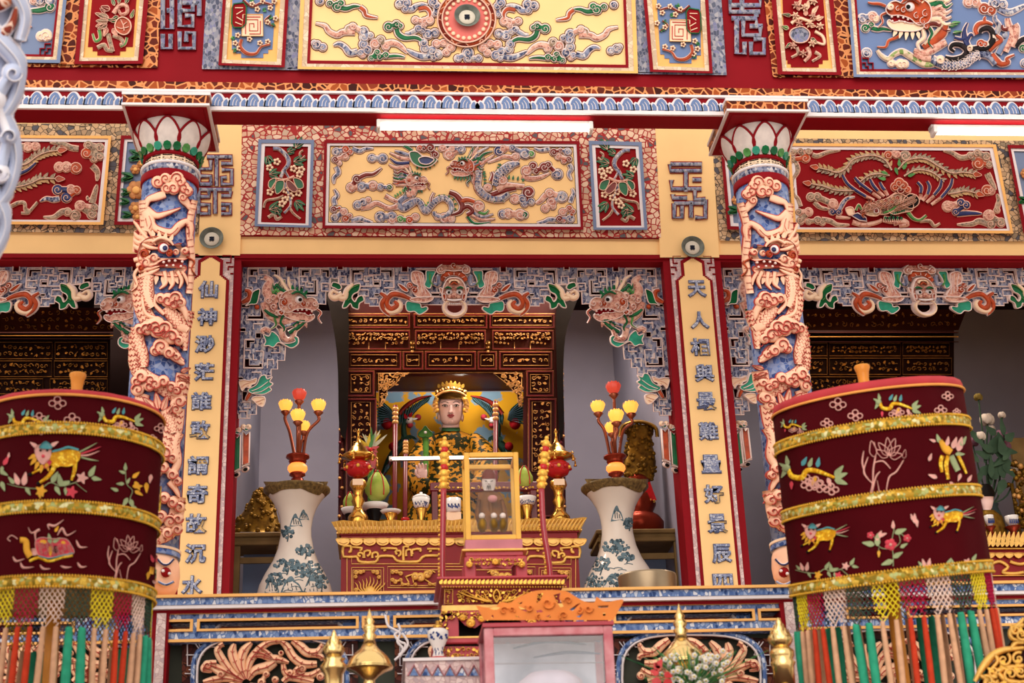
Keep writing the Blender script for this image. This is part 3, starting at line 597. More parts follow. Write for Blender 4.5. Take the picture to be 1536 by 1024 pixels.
corner(h1, '60,135,44,PB,0 150,120,36,PB,90 205,200,48,O,0 65,215,36,PB,90 240,125,36,PB', [('280,160 340,175 460,130 590,115', 38, 'PB'), ('90,230 120,330 70,430 75,510', 44, 'PB')])
corner(h1, '150,880,46,PB,0 240,790,46,P,90 130,790,38,PB,0 240,895,30,PB 340,880,40,PB,0 390,900,36,PB', [('380,870 480,890 560,930 690,930', 44, 'PB'), ('150,730 120,650 80,590 85,520', 40, 'PB')])
corner(h1, '265,625,46,PB,0 335,625,46,PB,90 505,700,54,P,0 500,785,36,NV,90 570,790,34,NV,0', [('300,680 370,740 470,760', 36, 'PB'), ('570,780 620,690 670,640 750,625', 40, 'B'), ('540,840 610,850 700,855', 24, 'P')])
corner(h1, '1115,165,44,O,0 1180,150,34,P,90', []); corner(h2, '30,150,40,P,0 120,165,54,PB,0', [])
corner(h2, '950,170,44,PB,0 860,130,40,PB,90 790,160,36,PB,0 870,240,60,O,0 980,250,36,PB', [('780,170 690,180 600,130 510,110', 42, 'PB'), ('960,340 1000,420 1050,510', 50, 'PB')])
corner(h2, '960,515,52,O,0 1000,520,40,P,90', []); corner(h2, '555,680,54,P,0 590,670,36,P 690,640,40,NV,0 745,665,38,NV,90 640,735,36,NV,0', [('650,760 740,750 830,750 910,755', 46, 'NV')])
corner(h2, '1100,845,46,PB,0 980,775,58,P,0 1000,860,44,PB,90 1060,720,30,PB', [('970,860 880,830 800,860 650,865', 50, 'PB'), ('1060,700 1080,620 1060,550', 40, 'PB')])
QL = q4('-40,202 167,203.5 155,337 -46,336')
t = phx_panel(QL, 'red relief panel with phoenix tail feathers beside the pale foreground column', None); k1 = Cr(0, 190, 6.023)
b = B(pl(D2)); feather(b, k1, '60,420 160,360 250,330 330,270 420,230 520,215', 9, 'PB', tipc='O'); feather(b, k1, '60,550 170,540 280,510 370,470 500,470', 9, 'PB', tipc='O'); b.build('tail_feathers', t)
b = B(pl(D2)); b.orib(k1('60,470 160,430 250,390 325,325'), [5, 5, 3], 'NV', .018, 'WP', 1); b.orib(k1('60,420 120,380 180,300'), [5, 4, 2], 'NV', .018, 'WP', 1); b.build('wing', t)
corner(k1, '140,175,44,PB,0 250,185,44,P,0 320,180,40,P,90', []); corner(k1, '535,365,44,P,0 600,365,46,P,90 685,375,50,O,0', [])
corner(k1, '520,570,46,NV,0 640,570,44,P,90 690,575,36,O 600,640,46,NV,0', [('540,650 480,660 420,650 360,675', 44, 'B')])
corner(k1, '900,190,40,PB,0 800,165,40,PB,90 900,265,40,PB,0 780,240,44,O,0 850,290,34,PB', [('710,200 640,190 570,155 450,145', 44, 'PB'), ('830,350 880,410 875,490', 44, 'PB')])
corner(k1, '830,790,44,PB,0 725,715,46,P,0 850,730,34,PB 680,800,46,PB,90 610,770,36,PB', [('620,770 560,770 480,820 390,815', 44, 'PB'), ('830,690 850,620 878,520', 46, 'PB'), ('800,660 790,640 800,630', 20, 'PB')])
b = B(pl(D2)); b.orib(k1('100,720 160,690 220,690 230,760 260,770 340,680'), [5, 4, 3], 'PB', .015, 'WP', 1); b.orib(k1('190,780 260,780 240,740'), [3, 3], 'PB', .015, 'WP', 1); b.op(k1('10,810 60,760 110,790 90,840 40,850'), 'K', .016, 'W', 1, smooth=False); b.build('ribbon', t)
def blue_panel(Q, label, flowers):
    t = thing('relief_panel', label, 'wall panel', rt(Q, 0)); i1 = inset(Q, 5, 5); i2 = inset(Q, 9.5, 9.5)
    framed(t, Q, i1, Wd, 0, .028, 'R', 'red_frame'); framed(t, i1, i2, Wd, 0, .02, 'WW', 'white_frame'); plate(t, i2, Wd, 0, .01, 'BG', 'panel_field')
    for x, y, s_, m in flowers:
        b = B(pl(D2))
        if m == 'leaf':
            for a in (-160, -200, 170): b.leaf(x, y, s_*2.2, s_*.9, a, 'G', .02, 'GL')
            b.build('leaf', t)
        else:
            for k in range(6): b.disc(x+s_*.6*math.cos(k*1.05), y+s_*.6*math.sin(k*1.05), s_*.55, .006, .03, m, 9)
            b.disc(x, y, s_*.5, .02, .045, 'YF', 9); b.build('peony', t)
    return t
paint('PE', 'apricot_glaze', 'c98a58', .5, var=.3, scale=25)
blue_panel(q4('181.5,203 290,203.5 284,338 171,337'), 'blue relief panel of apricot flowers behind the left dragon column', [(204, 285, 13, 'PE'), (203, 312, 9, 'PE'), (206, 325, 7, 'PE'), (203, 254, 7, 'PE'), (216, 233, 11, 'leaf'), (200, 265, 9, 'leaf'), (196, 288, 7, 'leaf'), (194, 302, 7, 'leaf'), (197, 322, 7, 'leaf'), (212, 246, 6, 'PE')])
blue_panel(q4('1081,222 1174,224 1183,346 1091,344'), 'blue relief panel half hidden behind the right dragon column', [(1105, 300, 7, 'PE'), (1108, 315, 8, 'leaf'), (1103, 268, 7, 'PE')])
blue_panel(q4('1511,217 1610,219 1636,350 1535,349'), 'blue relief panel cut by the right edge of the photo', [(1538, 260, 7, 'PE'), (1542, 300, 7, 'leaf')])
# ---- square fret characters on the pilasters, porcelain plates
def fret_sign(Y, c, bars, w, label, d=.02, mat='BK', grp=None):
    pts = [p for s_ in bars for p in c(s_)]; m = (sum(p[0] for p in pts)/len(pts), max(p[1] for p in pts)); t = thing('fret_character', label, 'wall ornament', P(m[0], m[1], Y), grp)
    b = B(pl(Y)); b2 = B(pl(Y))
    for s_ in bars:
        b.rib(c(s_), w/c.k+1.6, 0, d*.8, 'R', n=1, smooth=False); b2.rib(c(s_), w/c.k-.6, d*.3, d, mat, n=1, smooth=False)
    b.build('red_edging', t); b2.build('mosaic_strokes', t); return t
fret_sign(Wd, Cr(300, 165, 3.733), ('38,262 178,262 178,300 118,300', '92,262 92,425', '122,335 178,335 178,415 122,415 122,378 150,378', '0,262 0,330 60,330 60,280', '0,370 60,370 60,420', '0,415 60,415', '-8,445 178,445', '85,445 85,580', '118,580 170,580 170,528 118,528', '118,480 170,480 170,455', '0,485 50,485 50,455', '0,530 52,530 52,580 0,580', '-8,445 -8,580', '-8,262 -8,415', '118,552 145,552'), 25,
          'square blue mosaic fret character on the yellow pilaster beside the left dragon column', grp=None)
fret_sign(Wd, Cr(980, 0, 2.559), ('65,630 65,655 185,655 185,630 65,630', '70,690 70,725 185,725', '125,660 125,735', '75,745 75,760 130,760', '150,690 185,690', '160,725 160,765 200,765', '80,780 80,835 110,835 110,790', '145,770 145,835', '200,765 200,835 160,835', '80,780 195,780'), 18,
          'square blue mosaic fret character on the yellow pilaster beside the right dragon column')
paint('PG', 'grey_green_glaze', '6f746c', .3, var=.35, scale=22); paint('PC', 'plate_porcelain', 'd8d0bf', .25, var=.08); paint('INK', 'ink_blue_glaze', '262b3a', .3)
def plate_on_wall(u, v, r, Y, label, ry=None):
    c = P(u, v, Y); k = (P(u+1, v, Y)-P(u, v, Y)).x; R = r*k; t = thing('porcelain_plate', label, 'plate', (c.x, Y, c.z))
    M_ = Matrix.Rotation(R_(90), 4, 'X')
    b = B(); b.lathe(c.x, Y, [(R*.5, 0), (R*.97, .03), (R, .036), (R*.96, .034), (R*.66, .016), (R*.62, .012), (0.001, .01)], 'PG', 32, c.z, M=M_); b.build('plate_rim', t)
    b = B(); b.lathe(c.x, Y, [(R*.64, .013), (R*.62, .0185), (.001, .0135)], 'PC', 28, c.z, M=M_); b.build('plate_well', t)
    b = B(lambda x, z, d: Vector((c.x+x, Y-d, c.z-z))); b.glyph('壽', 0, 0, R*.44, R*.48, .0125, .02, 'INK', .0); b.build('painted_character', t)
plate_on_wall(318, 360, 18, 0-.02, 'round porcelain plate on the wall above the left couplet board')
plate_on_wall(1038, 373, 17.2, 0-.02, 'round porcelain plate on the wall above the right couplet board')
# ------------------------------------------------------------------ relief panels on the frieze above the beam
YF2 = YF-.002
b = B(pl(YF2))
for q in ('90,-60 125,-60 111,101 88,101', '222,-60 245,-60 236,101.7 212,101.7', '40,95.5 236,98.5 236,101.5 40,100', '1140,-60 1165,-60 1172,117 1159,113.5', '1240,-60 1273,-60 1282,116 1258,114', '1160,113 1600,116 1600,119.5 1160,115.5'): b.poly(q4(q), 0, .012, 'BR')
struct(b.build('trim_9'))
b = B(pl(YF2))
for q in ('312,-60 338,-60 329,103.5 303,103.5', '436,-60 458,-60 449,103.5 425,103.5', '303,98 1090,109 1090,112.5 303,103.5', '945,-60 968,-60 978,109.5 953,109.5', '1055,-60 1078,-60 1090,112 1066,111'): b.poly(q4(q), 0, .012, 'BK')
struct(b.build('trim_10'))
YG = YF2-.01; D3 = YG-.011
def ring(t, Q, spec):
    for l, bt, mat, d, nm in spec: I = inset(Q, l, 0, l, bt); framed(t, Q, I, YG, 0, d, mat, nm); Q = I
    return Q
# big yellow cloud panel with the medallion
Q = q4('453,-60 951,-60 957,110 446.5,103.5')
t = thing('relief_panel', 'large yellow relief panel with clouds around a round medallion at the top of the photo', 'wall panel', rt(Q, YF))
I = ring(t, Q, ((6, 3.6, 'YF', .024, 'yellow_frame'), (8, 4.4, 'CB', .02, 'mosaic_frame'), (4.4, 5, 'R', .02, 'red_line')))
plate(t, I, YG, 0, .01, 'Y', 'panel_field')
DARK = 'DL'; c5, c6 = Cr(455, 0, 9.307), Cr(590, 0, 9.307); MX = (700.3, .0125)
for m in (0, 1):
    e, f = (c5.mr(*MX), c6.mr(*MX)) if m else (c5, c6)
    cl(t, e, D3, '230,20,48,B,0', (), o=1.8); cl(t, e, D3, '370,50,44,G,0 470,90,64,G 520,50,50,G', [('480,100 600,120 700,90 800,90', 60, 'G'), ('790,100 850,150 880,220 1040,250', 50, 'O')], o=1.8)
    cl(t, e, D3, '690,375,50,P,0 840,440,62,B,90 930,500,44,B,0 850,520,62,B,0 840,620,58,B 890,700,62,B,90 800,740,44,B 830,770,36,P', [('720,450 560,450 470,490 360,440 300,360 170,325', 66, 'P'), ('760,720 650,740 580,660 500,615 420,635', 70, 'B'), ('600,450 610,380 680,350', 30, 'PB')], o=1.8)
    cl(t, e, D3, '190,630,60,B,200 270,660,50,B,0 150,600,34,B', (), o=1.8)
    cl(t, e, D3, '1000,610,64,P,0 1080,560,56,PB,90 1150,650,50,P,0', [('1130,620 1250,600 1350,640 1450,740', 70, 'P')], o=1.8)
    cl(t, e, D3, '1030,730,40,G,0 950,810,40,G 1060,790,40,G,90 1150,770,44,G,0', [('1180,790 1270,780 1350,785 1420,800', 40, 'G')], o=1.8)
    cl(t, e, D3, '1190,375,62,G,0 1300,340,50,G,200 1350,365,40,G', [('1300,400 1330,480 1420,530 1560,525 1640,560 1640,590', 64, 'G')], o=1.8)
    cl(t, f, D3, '90,60,58,B,0 180,40,60,B,90 170,120,50,B,0', [('170,130 260,130 310,90 400,65 480,70', 60, 'B')], o=1.8)
    cl(t, f, D3, '310,280,46,P,0 440,300,52,P,90 500,285,60,P,0 430,340,36,P', [('350,125 450,110 510,170 500,250', 54, 'O')], o=1.8)
    cl(t, f, D3, '480,480,66,B,0 580,460,58,B,200 350,400,48,B 410,430,40,B', [('330,420 270,450 220,470 160,465', 50, 'B')], o=1.8)
    cl(t, f, D3, '600,610,54,P,0 700,600,46,P 800,660,60,P,90 740,730,48,P,0', (), o=1.8)
    cl(t, f, D3, '540,710,60,B,0 620,760,62,B,90 420,600,54,B,0 440,680,56,B 560,800,40,B', [('520,780 400,790 280,750 180,690', 72, 'B')], o=1.8)
    cl(t, f, D3, '555,30,60,B,0 600,80,50,B 590,190,40,B', (), o=1.8)
cl(t, c6, D3, '1040,740,74,B,90 900,815,46,B,0 1190,815,46,B,180 1040,820,52,B', (), o=1.8)
DARK = None; c = c6('1022,262')[0]
b = B(pl(D3)); N_ = 44
for r0, r1, m, d in ((43.5, 41.5, 'WP', .028), (36.5, 34.5, 'WP', .03)):
    b.rib([(c[0]+r0*math.cos(k*2*PI/N_), c[1]+r0*.97*math.sin(k*2*PI/N_)) for k in range(N_)], 3, 0, d, m, True, 1)
b.build('medallion_rim', t)
b = B(pl(D3)); b.rib([(c[0]+39.6*math.cos(k*2*PI/N_), c[1]+38.6*math.sin(k*2*PI/N_)) for k in range(N_)], 6.5, 0, .024, 'OR', True, 1); b.build('brown_ring', t)
b = B(pl(D3)); b.disc(c[0], c[1], 35, 0, .012, 'PK', 32); b.build('pink_disc', t)
for k in range(22): a = k*2*PI/22; b = B(pl(D3)); b.disc(c[0]+30*math.cos(a), c[1]+29*math.sin(a), 3.3, .006, .02, 'E', 10); b.build('boss', t)
# its porcelain plate
plate_on_wall(c6('1028,245')[0][0], c6('1028,262')[0][1], 19.5, D3-.012, 'round porcelain plate at the centre of the cloud panel medallion')
# panels of a vase stand and blossom, left and right
def vase_panel(Q, cc, label):
    t = thing('relief_panel', label, 'wall panel', rt(Q, YF))
    I = ring(t, Q, ((5, 3.4, 'R', .024, 'red_frame'), (7, 5, 'CB', .02, 'mosaic_frame')))
    plate(t, I, YG, 0, .009, 'YF', 'yellow_ground')
    b = B(pl(YG)); f = cc('125,-150 300,-150 278,190 262,190 262,205 243,205 243,222 158,222 158,205 138,205 138,190 122,190'); b.poly(f, .006, .013, 'BF'); b.build('panel_field', t)
    Dv = YG-.012
    b = B(pl(Dv)); b.op(cc('165,55 240,55 242,138 160,138'), 'E', .016, 'YF', 1, smooth=False)
    for p_ in ('172,65 232,65', '175,130 175,75 222,75 222,118 190,118 190,90 207,90 207,105', '232,80 232,130 190,130'): b.rib(cc(p_), 2, .01, .02, 'SR', n=1, smooth=False)
    b.build('square_emblem', t)
    b = B(pl(Dv)); b.op(cc('130,15 168,10 178,25 176,90 162,105 130,105 122,90 124,30'), 'RF', .02, 'G', 1.6, smooth=False)
    for p_ in ('135,30 165,30', '165,40 140,55', '140,65 165,80', '165,55 165,70', '135,85 160,95'): b.rib(cc(p_), 1.8, .014, .024, 'E', n=1, smooth=False)
    b.build('jade_emblem', t)
    b = B(pl(Dv))
    b.orib(cc('160,150 155,180 180,205 215,205 235,180 270,170'), [4, 5, 3, 2], 'O', .016, 'WP', .8); b.orib(cc('165,0 200,25 240,10 280,20'), [3, 3, 2], 'DR', .014, 'WP', .7); b.orib(cc('280,100 250,80 270,60'), [2, 2], 'DR', .014, 'WP', .7)
    b.build('branch', t)
    for s_ in ('145,135 135,165 200,15 240,5 270,30 260,85 290,70 230,165 260,160 190,150 150,185 220,35 285,5'.split()):
        x, y = cc(s_)[0]; b = B(pl(Dv))
        for k in range(5): b.disc(x+2.7*math.cos(k*1.257), y+2.7*math.sin(k*1.257), 2, .004, .02, 'E', 7)
        b.disc(x, y, 1.5, .01, .024, 'DR', 7); b.build('blossom', t)
    for s_, a in (('130,140', 100), ('140,190', 140), ('240,40', -40), ('275,90', 30), ('265,70', -60), ('205,5', 200)):
        x, y = cc(s_)[0]; b = B(pl(Dv)); b.leaf(x, y, 7, 4, a, 'G', .014, None); b.leaf(x, y, 6, 3, a+50, 'GL', .014, None); b.build('leaf', t)
vase_panel(q4('338,-60 436,-60 427,101 327.5,97.7'), Cr(300, 0, 2.56), 'narrow blue relief panel with square emblem, left of the big yellow cloud panel')
vase_panel(q4('960,-60 1059,-60 1069,110 975,107.5'), Cr(300, 0, 2.56).mr(699.5, .0125), 'narrow blue relief panel with square emblem, right of the big yellow cloud panel')
# red bouquet panels
def bouquet(Q, cc, fld, label, fruit):
    t = thing('relief_panel', label, 'wall panel', rt(Q, YF))
    I = ring(t, Q, ((7, 4.6, 'R', .026, 'red_frame'), (6, 5, 'CB', .02, 'mosaic_frame'))); plate(t, I, YG, 0, .008, 'YF', 'yellow_ground')
    b = B(pl(YG)); b.poly(fld, .005, .012, 'RF'); b.build('panel_field', t); return t
k3 = Cr(20, 0, 6.98); Dv = YG-.011
t = bouquet(q4('125,-60 228,-60 214,95.5 111.7,96'), k3, k3('860,-420 1320,-420 1250,490 1180,490 1178,535 1118,535 1115,580 880,580 880,535 830,535 830,490 780,490'), 'narrow red relief panel with pomegranate bouquet at the top left', 1)
b = B(pl(Dv)); b.op(k3('1150,180 1215,220 1230,290 1195,350 1140,360 1080,320 1065,260 1095,200'), 'O', .022, 'WP', 1.6)
for p_ in ('1120,200 1150,260 1160,320', '1080,280 1130,300 1210,280', '1190,230 1150,260'): b.rib(k3(p_), 1.8, .018, .028, 'WP', n=2)
b.build('pomegranate', t)
b = B(pl(Dv)); b.orib(k3('1050,140 1110,60 1180,60 1190,130 1130,150 1100,100'), [5, 4, 2], 'P', .018, 'WP', 1); b.orib(k3('990,350 1010,430 1040,540'), [6, 5], 'PB', .016, 'WP', 1)
b.orib(k3('900,310 910,400 860,430 830,350'), [5, 4, 2], 'GL', .014, 'WP', 1); b.orib(k3('880,500 950,470 980,520 1040,530'), [5, 5], 'PB', .014, 'WP', 1); b.orib(k3('1040,370 1130,410 1150,470 1110,460'), [5, 4, 2], 'PB', .014, 'WP', 1); b.orib(k3('1190,390 1170,460 1120,490'), [3, 2], 'GL', .014, 'WP', 1); b.build('ribbon', t)
for x, y, L, w_, a, m in ((1000, 190, 22, 8, 200, 'PB'), (990, 220, 18, 8, 180, 'PB'), (980, 250, 16, 8, 150, 'PB'), (1100, 170, 14, 6, 150, 'G'), (1080, 220, 14, 6, 190, 'G'), (1060, 60, 16, 5, -110, 'G'), (1100, 40, 18, 5, -80, 'G'), (1170, 40, 16, 5, -60, 'G'), (1010, 100, 14, 8, 200, 'DR'), (960, 130, 10, 5, 220, 'DR'), (1230, 190, 14, 5, -70, 'GL'), (980, 290, 14, 7, 110, 'P'), (1040, 300, 14, 7, 60, 'P'), (940, 250, 12, 7, 160, 'P')):
    b = B(pl(Dv)); x, y = k3([(x, y)])[0]; b.leaf(x, y, L, w_, a, m, .016, 'WP', 'WP'); b.build('leaf', t)
k4 = Cr(980, 0, 2.559)
t = bouquet(q4('1152,-60 1244,-60 1262,112.5 1166.8,111.4'), k4, k4('490,-150 640,-150 672,230 650,230 650,245 635,245 635,258 528,258 528,245 515,245 515,230 505,230'), 'narrow red relief panel with white bouquet at the top right', 0)
for x, y, m in ((545, 60, 'E'), (580, 28, 'E'), (612, 62, 'P'), (560, 90, 'P'), (600, 92, 'E'), (535, 175, 'P'), (610, 165, 'E'), (640, 100, 'E'), (575, 205, 'P'), (548, 20, 'P'), (615, 5, 'E')):
    b = B(pl(Dv)); p_ = k4([(x, y)])[0]
    for q in range(6): b.leaf(p_[0], p_[1], 6.5, 3.6, q*60+x, m, .022, 'WP', None)
    b.disc(p_[0], p_[1], 1.8, .01, .028, 'O', 7); b.build('blossom', t)
b = B(pl(Dv)); b.op(k4('530,115 570,102 600,125 588,158 550,163 525,140'), 'BK', .022, 'WP', 1.4); b.orib(k4('590,180 600,210 580,235'), [5, 3], 'P', .014, 'WP', 1); b.orib(k4('550,180 555,205 530,220'), [4, 2], 'PB', .014, 'WP', 1); b.orib(k4('620,120 650,140 655,170 620,160'), [4, 2], 'E', .014, 'WP', 1); b.orib(k4('620,200 640,215 610,235'), [4, 2], 'PB', .014, 'WP', 1); b.orib(k4('530,90 560,70 600,80 640,60'), [4, 3], 'E', .014, 'WP', 1); b.build('bouquet', t)
for x, y, L, w_, a, m in ((530, 60, 14, 5, 190, 'G'), (520, 110, 12, 6, 200, 'GL'), (560, 40, 14, 6, -110, 'P'), (590, 35, 14, 6, -80, 'E'), (610, 50, 14, 6, -50, 'E'), (625, 75, 12, 6, -20, 'E'), (605, 145, 14, 5, 40, 'G'), (530, 165, 12, 5, 140, 'G'), (545, 150, 10, 5, 110, 'G'), (600, 100, 10, 5, 0, 'E'), (555, 20, 10, 5, -60, 'E'), (620, 15, 10, 5, -100, 'E'), (585, 60, 10, 6, -90, 'P')):
    b = B(pl(Dv)); x, y = k4([(x, y)])[0]; b.leaf(x, y, L, w_, a, m, .016, 'WP', 'WP'); b.build('leaf', t)
# blue dragon panels at both ends
def corner_key(b, p, sx):
    x, y = p
    for pts in ([(0, -16), (9, -16), (9, -9), (16, -9), (16, 0)], [(0, -9), (5, -9), (5, -4), (9, -4), (9, 0)]): b.rib([(x+sx*a, y+c_) for a, c_ in pts], 2.8, 0, .018, 'R', n=1, smooth=False)
j1, j2 = Cr(1270, 0, 8.533), Cr(1400, 0, 8.537)
Q = q4('1267,-60 1640,-60 1650,117 1280.5,115.4')
t = thing('relief_panel', 'wide blue relief panel with a large dragon at the top right', 'wall panel', rt(Q, YF))
I = ring(t, Q, ((4.5, 4, 'BG', .024, 'blue_frame'), (5, 4, 'CB', .02, 'mosaic_frame'), (3.4, 4, 'R', .02, 'red_line'))); plate(t, I, YG, 0, .01, 'BF', 'panel_field')
b = B(pl(D3)); corner_key(b, I[3], 1); b.build('corner_key', t)
cl(t, j1, D3, '200,240,58,B,0 330,215,62,P,90 370,240,46,E,0', (), o=1.8); cl(t, j1, D3, '240,360,52,G,0 315,320,36,G', [('320,360 400,375 480,370 580,395', 52, 'G')], o=1.8); cl(t, j1, D3, '255,680,60,B,30', (), o=1.8)
cl(t, j2, D3, '450,30,64,P,0 540,30,60,P,90 650,110,70,O,0 740,130,62,O,90 790,40,74,B,0 890,60,54,B', [('840,110 960,160 1080,120 1190,60', 70, 'B')], o=1.8); cl(t, j2, D3, '1150,620,50,G,0 1170,810,50,B', (), o=1.8)
b = B(pl(D3))
b.orib(j1('390,640 440,710 530,760 600,700 700,660 800,710 900,770 1000,820 1120,810'), [3, 6, 6, 8, 9, 10, 10], 'GL2', .018, 'W', 1.6); b.cloud(j1.L('690,820,60,E,0 740,820,50,E,90 570,810,46,E'), (), .016, 'W', 1.6)
b.orib(j1('1250,320 1230,420 1150,490 1050,560 980,610'), [12, 13, 12, 8], 'O', .022, 'W', 1.6); b.orib(j1('1240,310 1140,420 1000,570'), [4, 5, 4], 'CB', .024, 'W', .8)
b.orib(j1('1280,540 1150,600 1000,680 860,640'), [8, 12, 10, 4], 'P', .022, 'W', 1.6); b.orib(j1('860,690 960,740 1080,760'), [8, 9], 'P', .024, 'W', 1.4)
b.orib(j2('-20,760 100,820 250,830 400,800 500,720 600,690 720,720 800,820'), [12, 13, 14, 14, 12, 11, 9], 'B', .024, 'W', 1.8)
scales(b, j2('100,820 250,830 400,800 500,720 600,690'), 15, 'W', .027, .033, 4, 3)
b.orib(j2('150,740 260,760 380,730 430,650 360,580 260,570 220,620 270,660'), [7, 9, 9, 8, 6, 4], 'KD', .026, 'W', 1.6); b.orib(j2('430,640 560,620 680,610 760,520 760,420 700,360 620,380 600,420'), [8, 9, 10, 9, 8, 5], 'KD', .028, 'W', 1.6)
b.orib(j2('560,440 540,380 580,310 680,290 760,320'), [6, 7, 6, 4], 'O', .024, 'W', 1.4); b.cloud(j2.L('610,560,52,O,0 660,570,40,O'), (), .024, 'W', 1.4); b.orib(j2('660,290 655,240 670,210'), [5, 4, 1.5], 'O', .02, 'W', 1)
b.orib(j2('720,650 800,570 870,510 800,450'), [6, 7, 4], 'O', .024, 'W', 1.4); b.orib(j2('800,430 840,330 790,250 790,190'), [8, 6, 3], 'B', .022, 'W', 1.4); b.disc(*j2('930,450')[0], 6, .01, .026, 'B')
b.orib(j2('830,690 880,600 960,500 970,400'), [8, 9, 5], 'BG', .02, 'W', 1.4); b.orib(j2('920,660 960,560 1000,430 960,300 950,230'), [8, 10, 9, 6], 'P', .022, 'W', 1.5); b.orib(j2('1010,600 1050,480 1060,360 1040,310'), [8, 10, 8], 'P', .022, 'W', 1.5); b.orib(j2('950,380 890,370 880,320'), [6, 3], 'DR', .02, 'W', 1.4)
b.orib(j2('750,690 800,760 870,820 960,800 940,750 1040,700'), [8, 9, 7, 5, 2], 'O', .024, 'W', 1.5); b.orib(j2('440,580 400,480 400,380 440,290'), [8, 9, 5, 2], 'NV', .022, 'W', 1.5); b.orib(j2('420,500 340,500 270,480'), [6, 4], 'NV', .022, 'W', 1.4); b.orib(j2('430,520 480,440 510,470'), [6, 3], 'NV', .022, 'W', 1.4); b.orib(j2('1060,590 1120,520 1220,480'), [8, 8], 'KD', .02, 'W', 1.5)
b.cloud(j2.L('90,770,56,E,0 470,620,44,E,90'), (), .028, 'W', 1.4)
for x, y in ((230, 300), (250, 420), (200, 330)): p_ = j2([(x, y)])[0]; b.leaf(p_[0], p_[1], 14, 5, -10, 'GL', .02, 'W')
b.build('dragon_body', t)
b = B(pl(D3-.006)); dhead(b, *j1('1010,200')[0], 72, 184, -1, 'O', 'W', .022, ('E', 'G', 'P', 'P', 'E', 'DR'), .55, jaw='E', brow='O', beard='E'); b.orib(j1('720,370 660,470 540,520 500,600 390,600'), [4, 4, 3.4, 1.5], 'O', .014, 'WP', .6); b.orib(j1('500,80 420,50 330,45 270,30'), [4, 4, 1.5], 'O', .014, 'WP', .6)
for p_, m in (('940,120 1050,60 1150,10', 'G'), ('960,140 1080,90 1200,10', 'P'), ('980,170 1120,130 1280,20', 'E'), ('1000,200 1150,160 1270,100', 'P'), ('1050,260 1180,240 1290,160', 'E'), ('1050,300 1180,300 1260,220', 'P')): b.orib(j1(p_), [5, 5, 1.2], m, .016, 'W', 1.1)
b.build('dragon_head', t)
Q = q4('-220,-60 106,-60 90,94.5 -225,90')
t = thing('relief_panel', 'blue relief panel with clouds beside the pale foreground column at the top left', 'wall panel', rt(Q, YF))
I = ring(t, Q, ((5, 4.8, 'BG', .024, 'blue_frame'), (5.5, 4.4, 'CB', .02, 'mosaic_frame'), (3.2, 3.6, 'R', .02, 'red_line'))); plate(t, I, YG, 0, .01, 'BG', 'panel_field')
b = B(pl(D3)); corner_key(b, I[2], -1); b.build('corner_key', t)
cl(t, k3, D3, '290,380,48,E,0 340,370,60,E,90 370,390,30,E', (), o=1.6); cl(t, k3, D3, '380,75,52,G,0', [('360,90 270,110 190,115 110,145', 52, 'G')], o=1.6); cl(t, k3, D3, '270,5,56,B,0 380,0,56,B,90 210,10,36,P', (), o=1.6)
b = B(pl(D3)); b.orib(k3('60,190 130,240 190,285'), [4, 1.5], 'O', .014, 'WP', .6); b.orib(k3('60,410 100,420 140,400'), [6, 2], 'E', .014, 'W', 1); b.build('whisker', t)
# fret characters on the red pilasters
n1 = Cr(0, 0, 2.56)
fret_sign(YF2, n1, ('625,-40 625,110 660,110 660,-40', '625,130 625,185 655,185 655,130', '660,40 640,40', '690,-40 690,100 740,100 740,60 710,60', '740,-40 740,40 690,40', '690,120 690,185 745,185 745,125 715,125 715,160', '765,-40 765,60', '700,10 765,10'), 22, 'blue mosaic fret character on the red pilaster above the left dragon column')
n2 = Cr(980, 0, 2.559)
fret_sign(YF2, n2, ('295,-30 295,45 410,45', '300,20 410,20 410,-30', '320,65 320,205 350,205 350,160', '300,70 395,70 395,100', '340,-30 340,40', '345,75 345,135 410,135 410,100', '370,100 420,100', '375,160 375,205 425,205 425,150 385,150', '310,110 330,110', '315,150 320,150', '395,50 395,65'), 22, 'blue mosaic fret character on the red pilaster above the right dragon column')
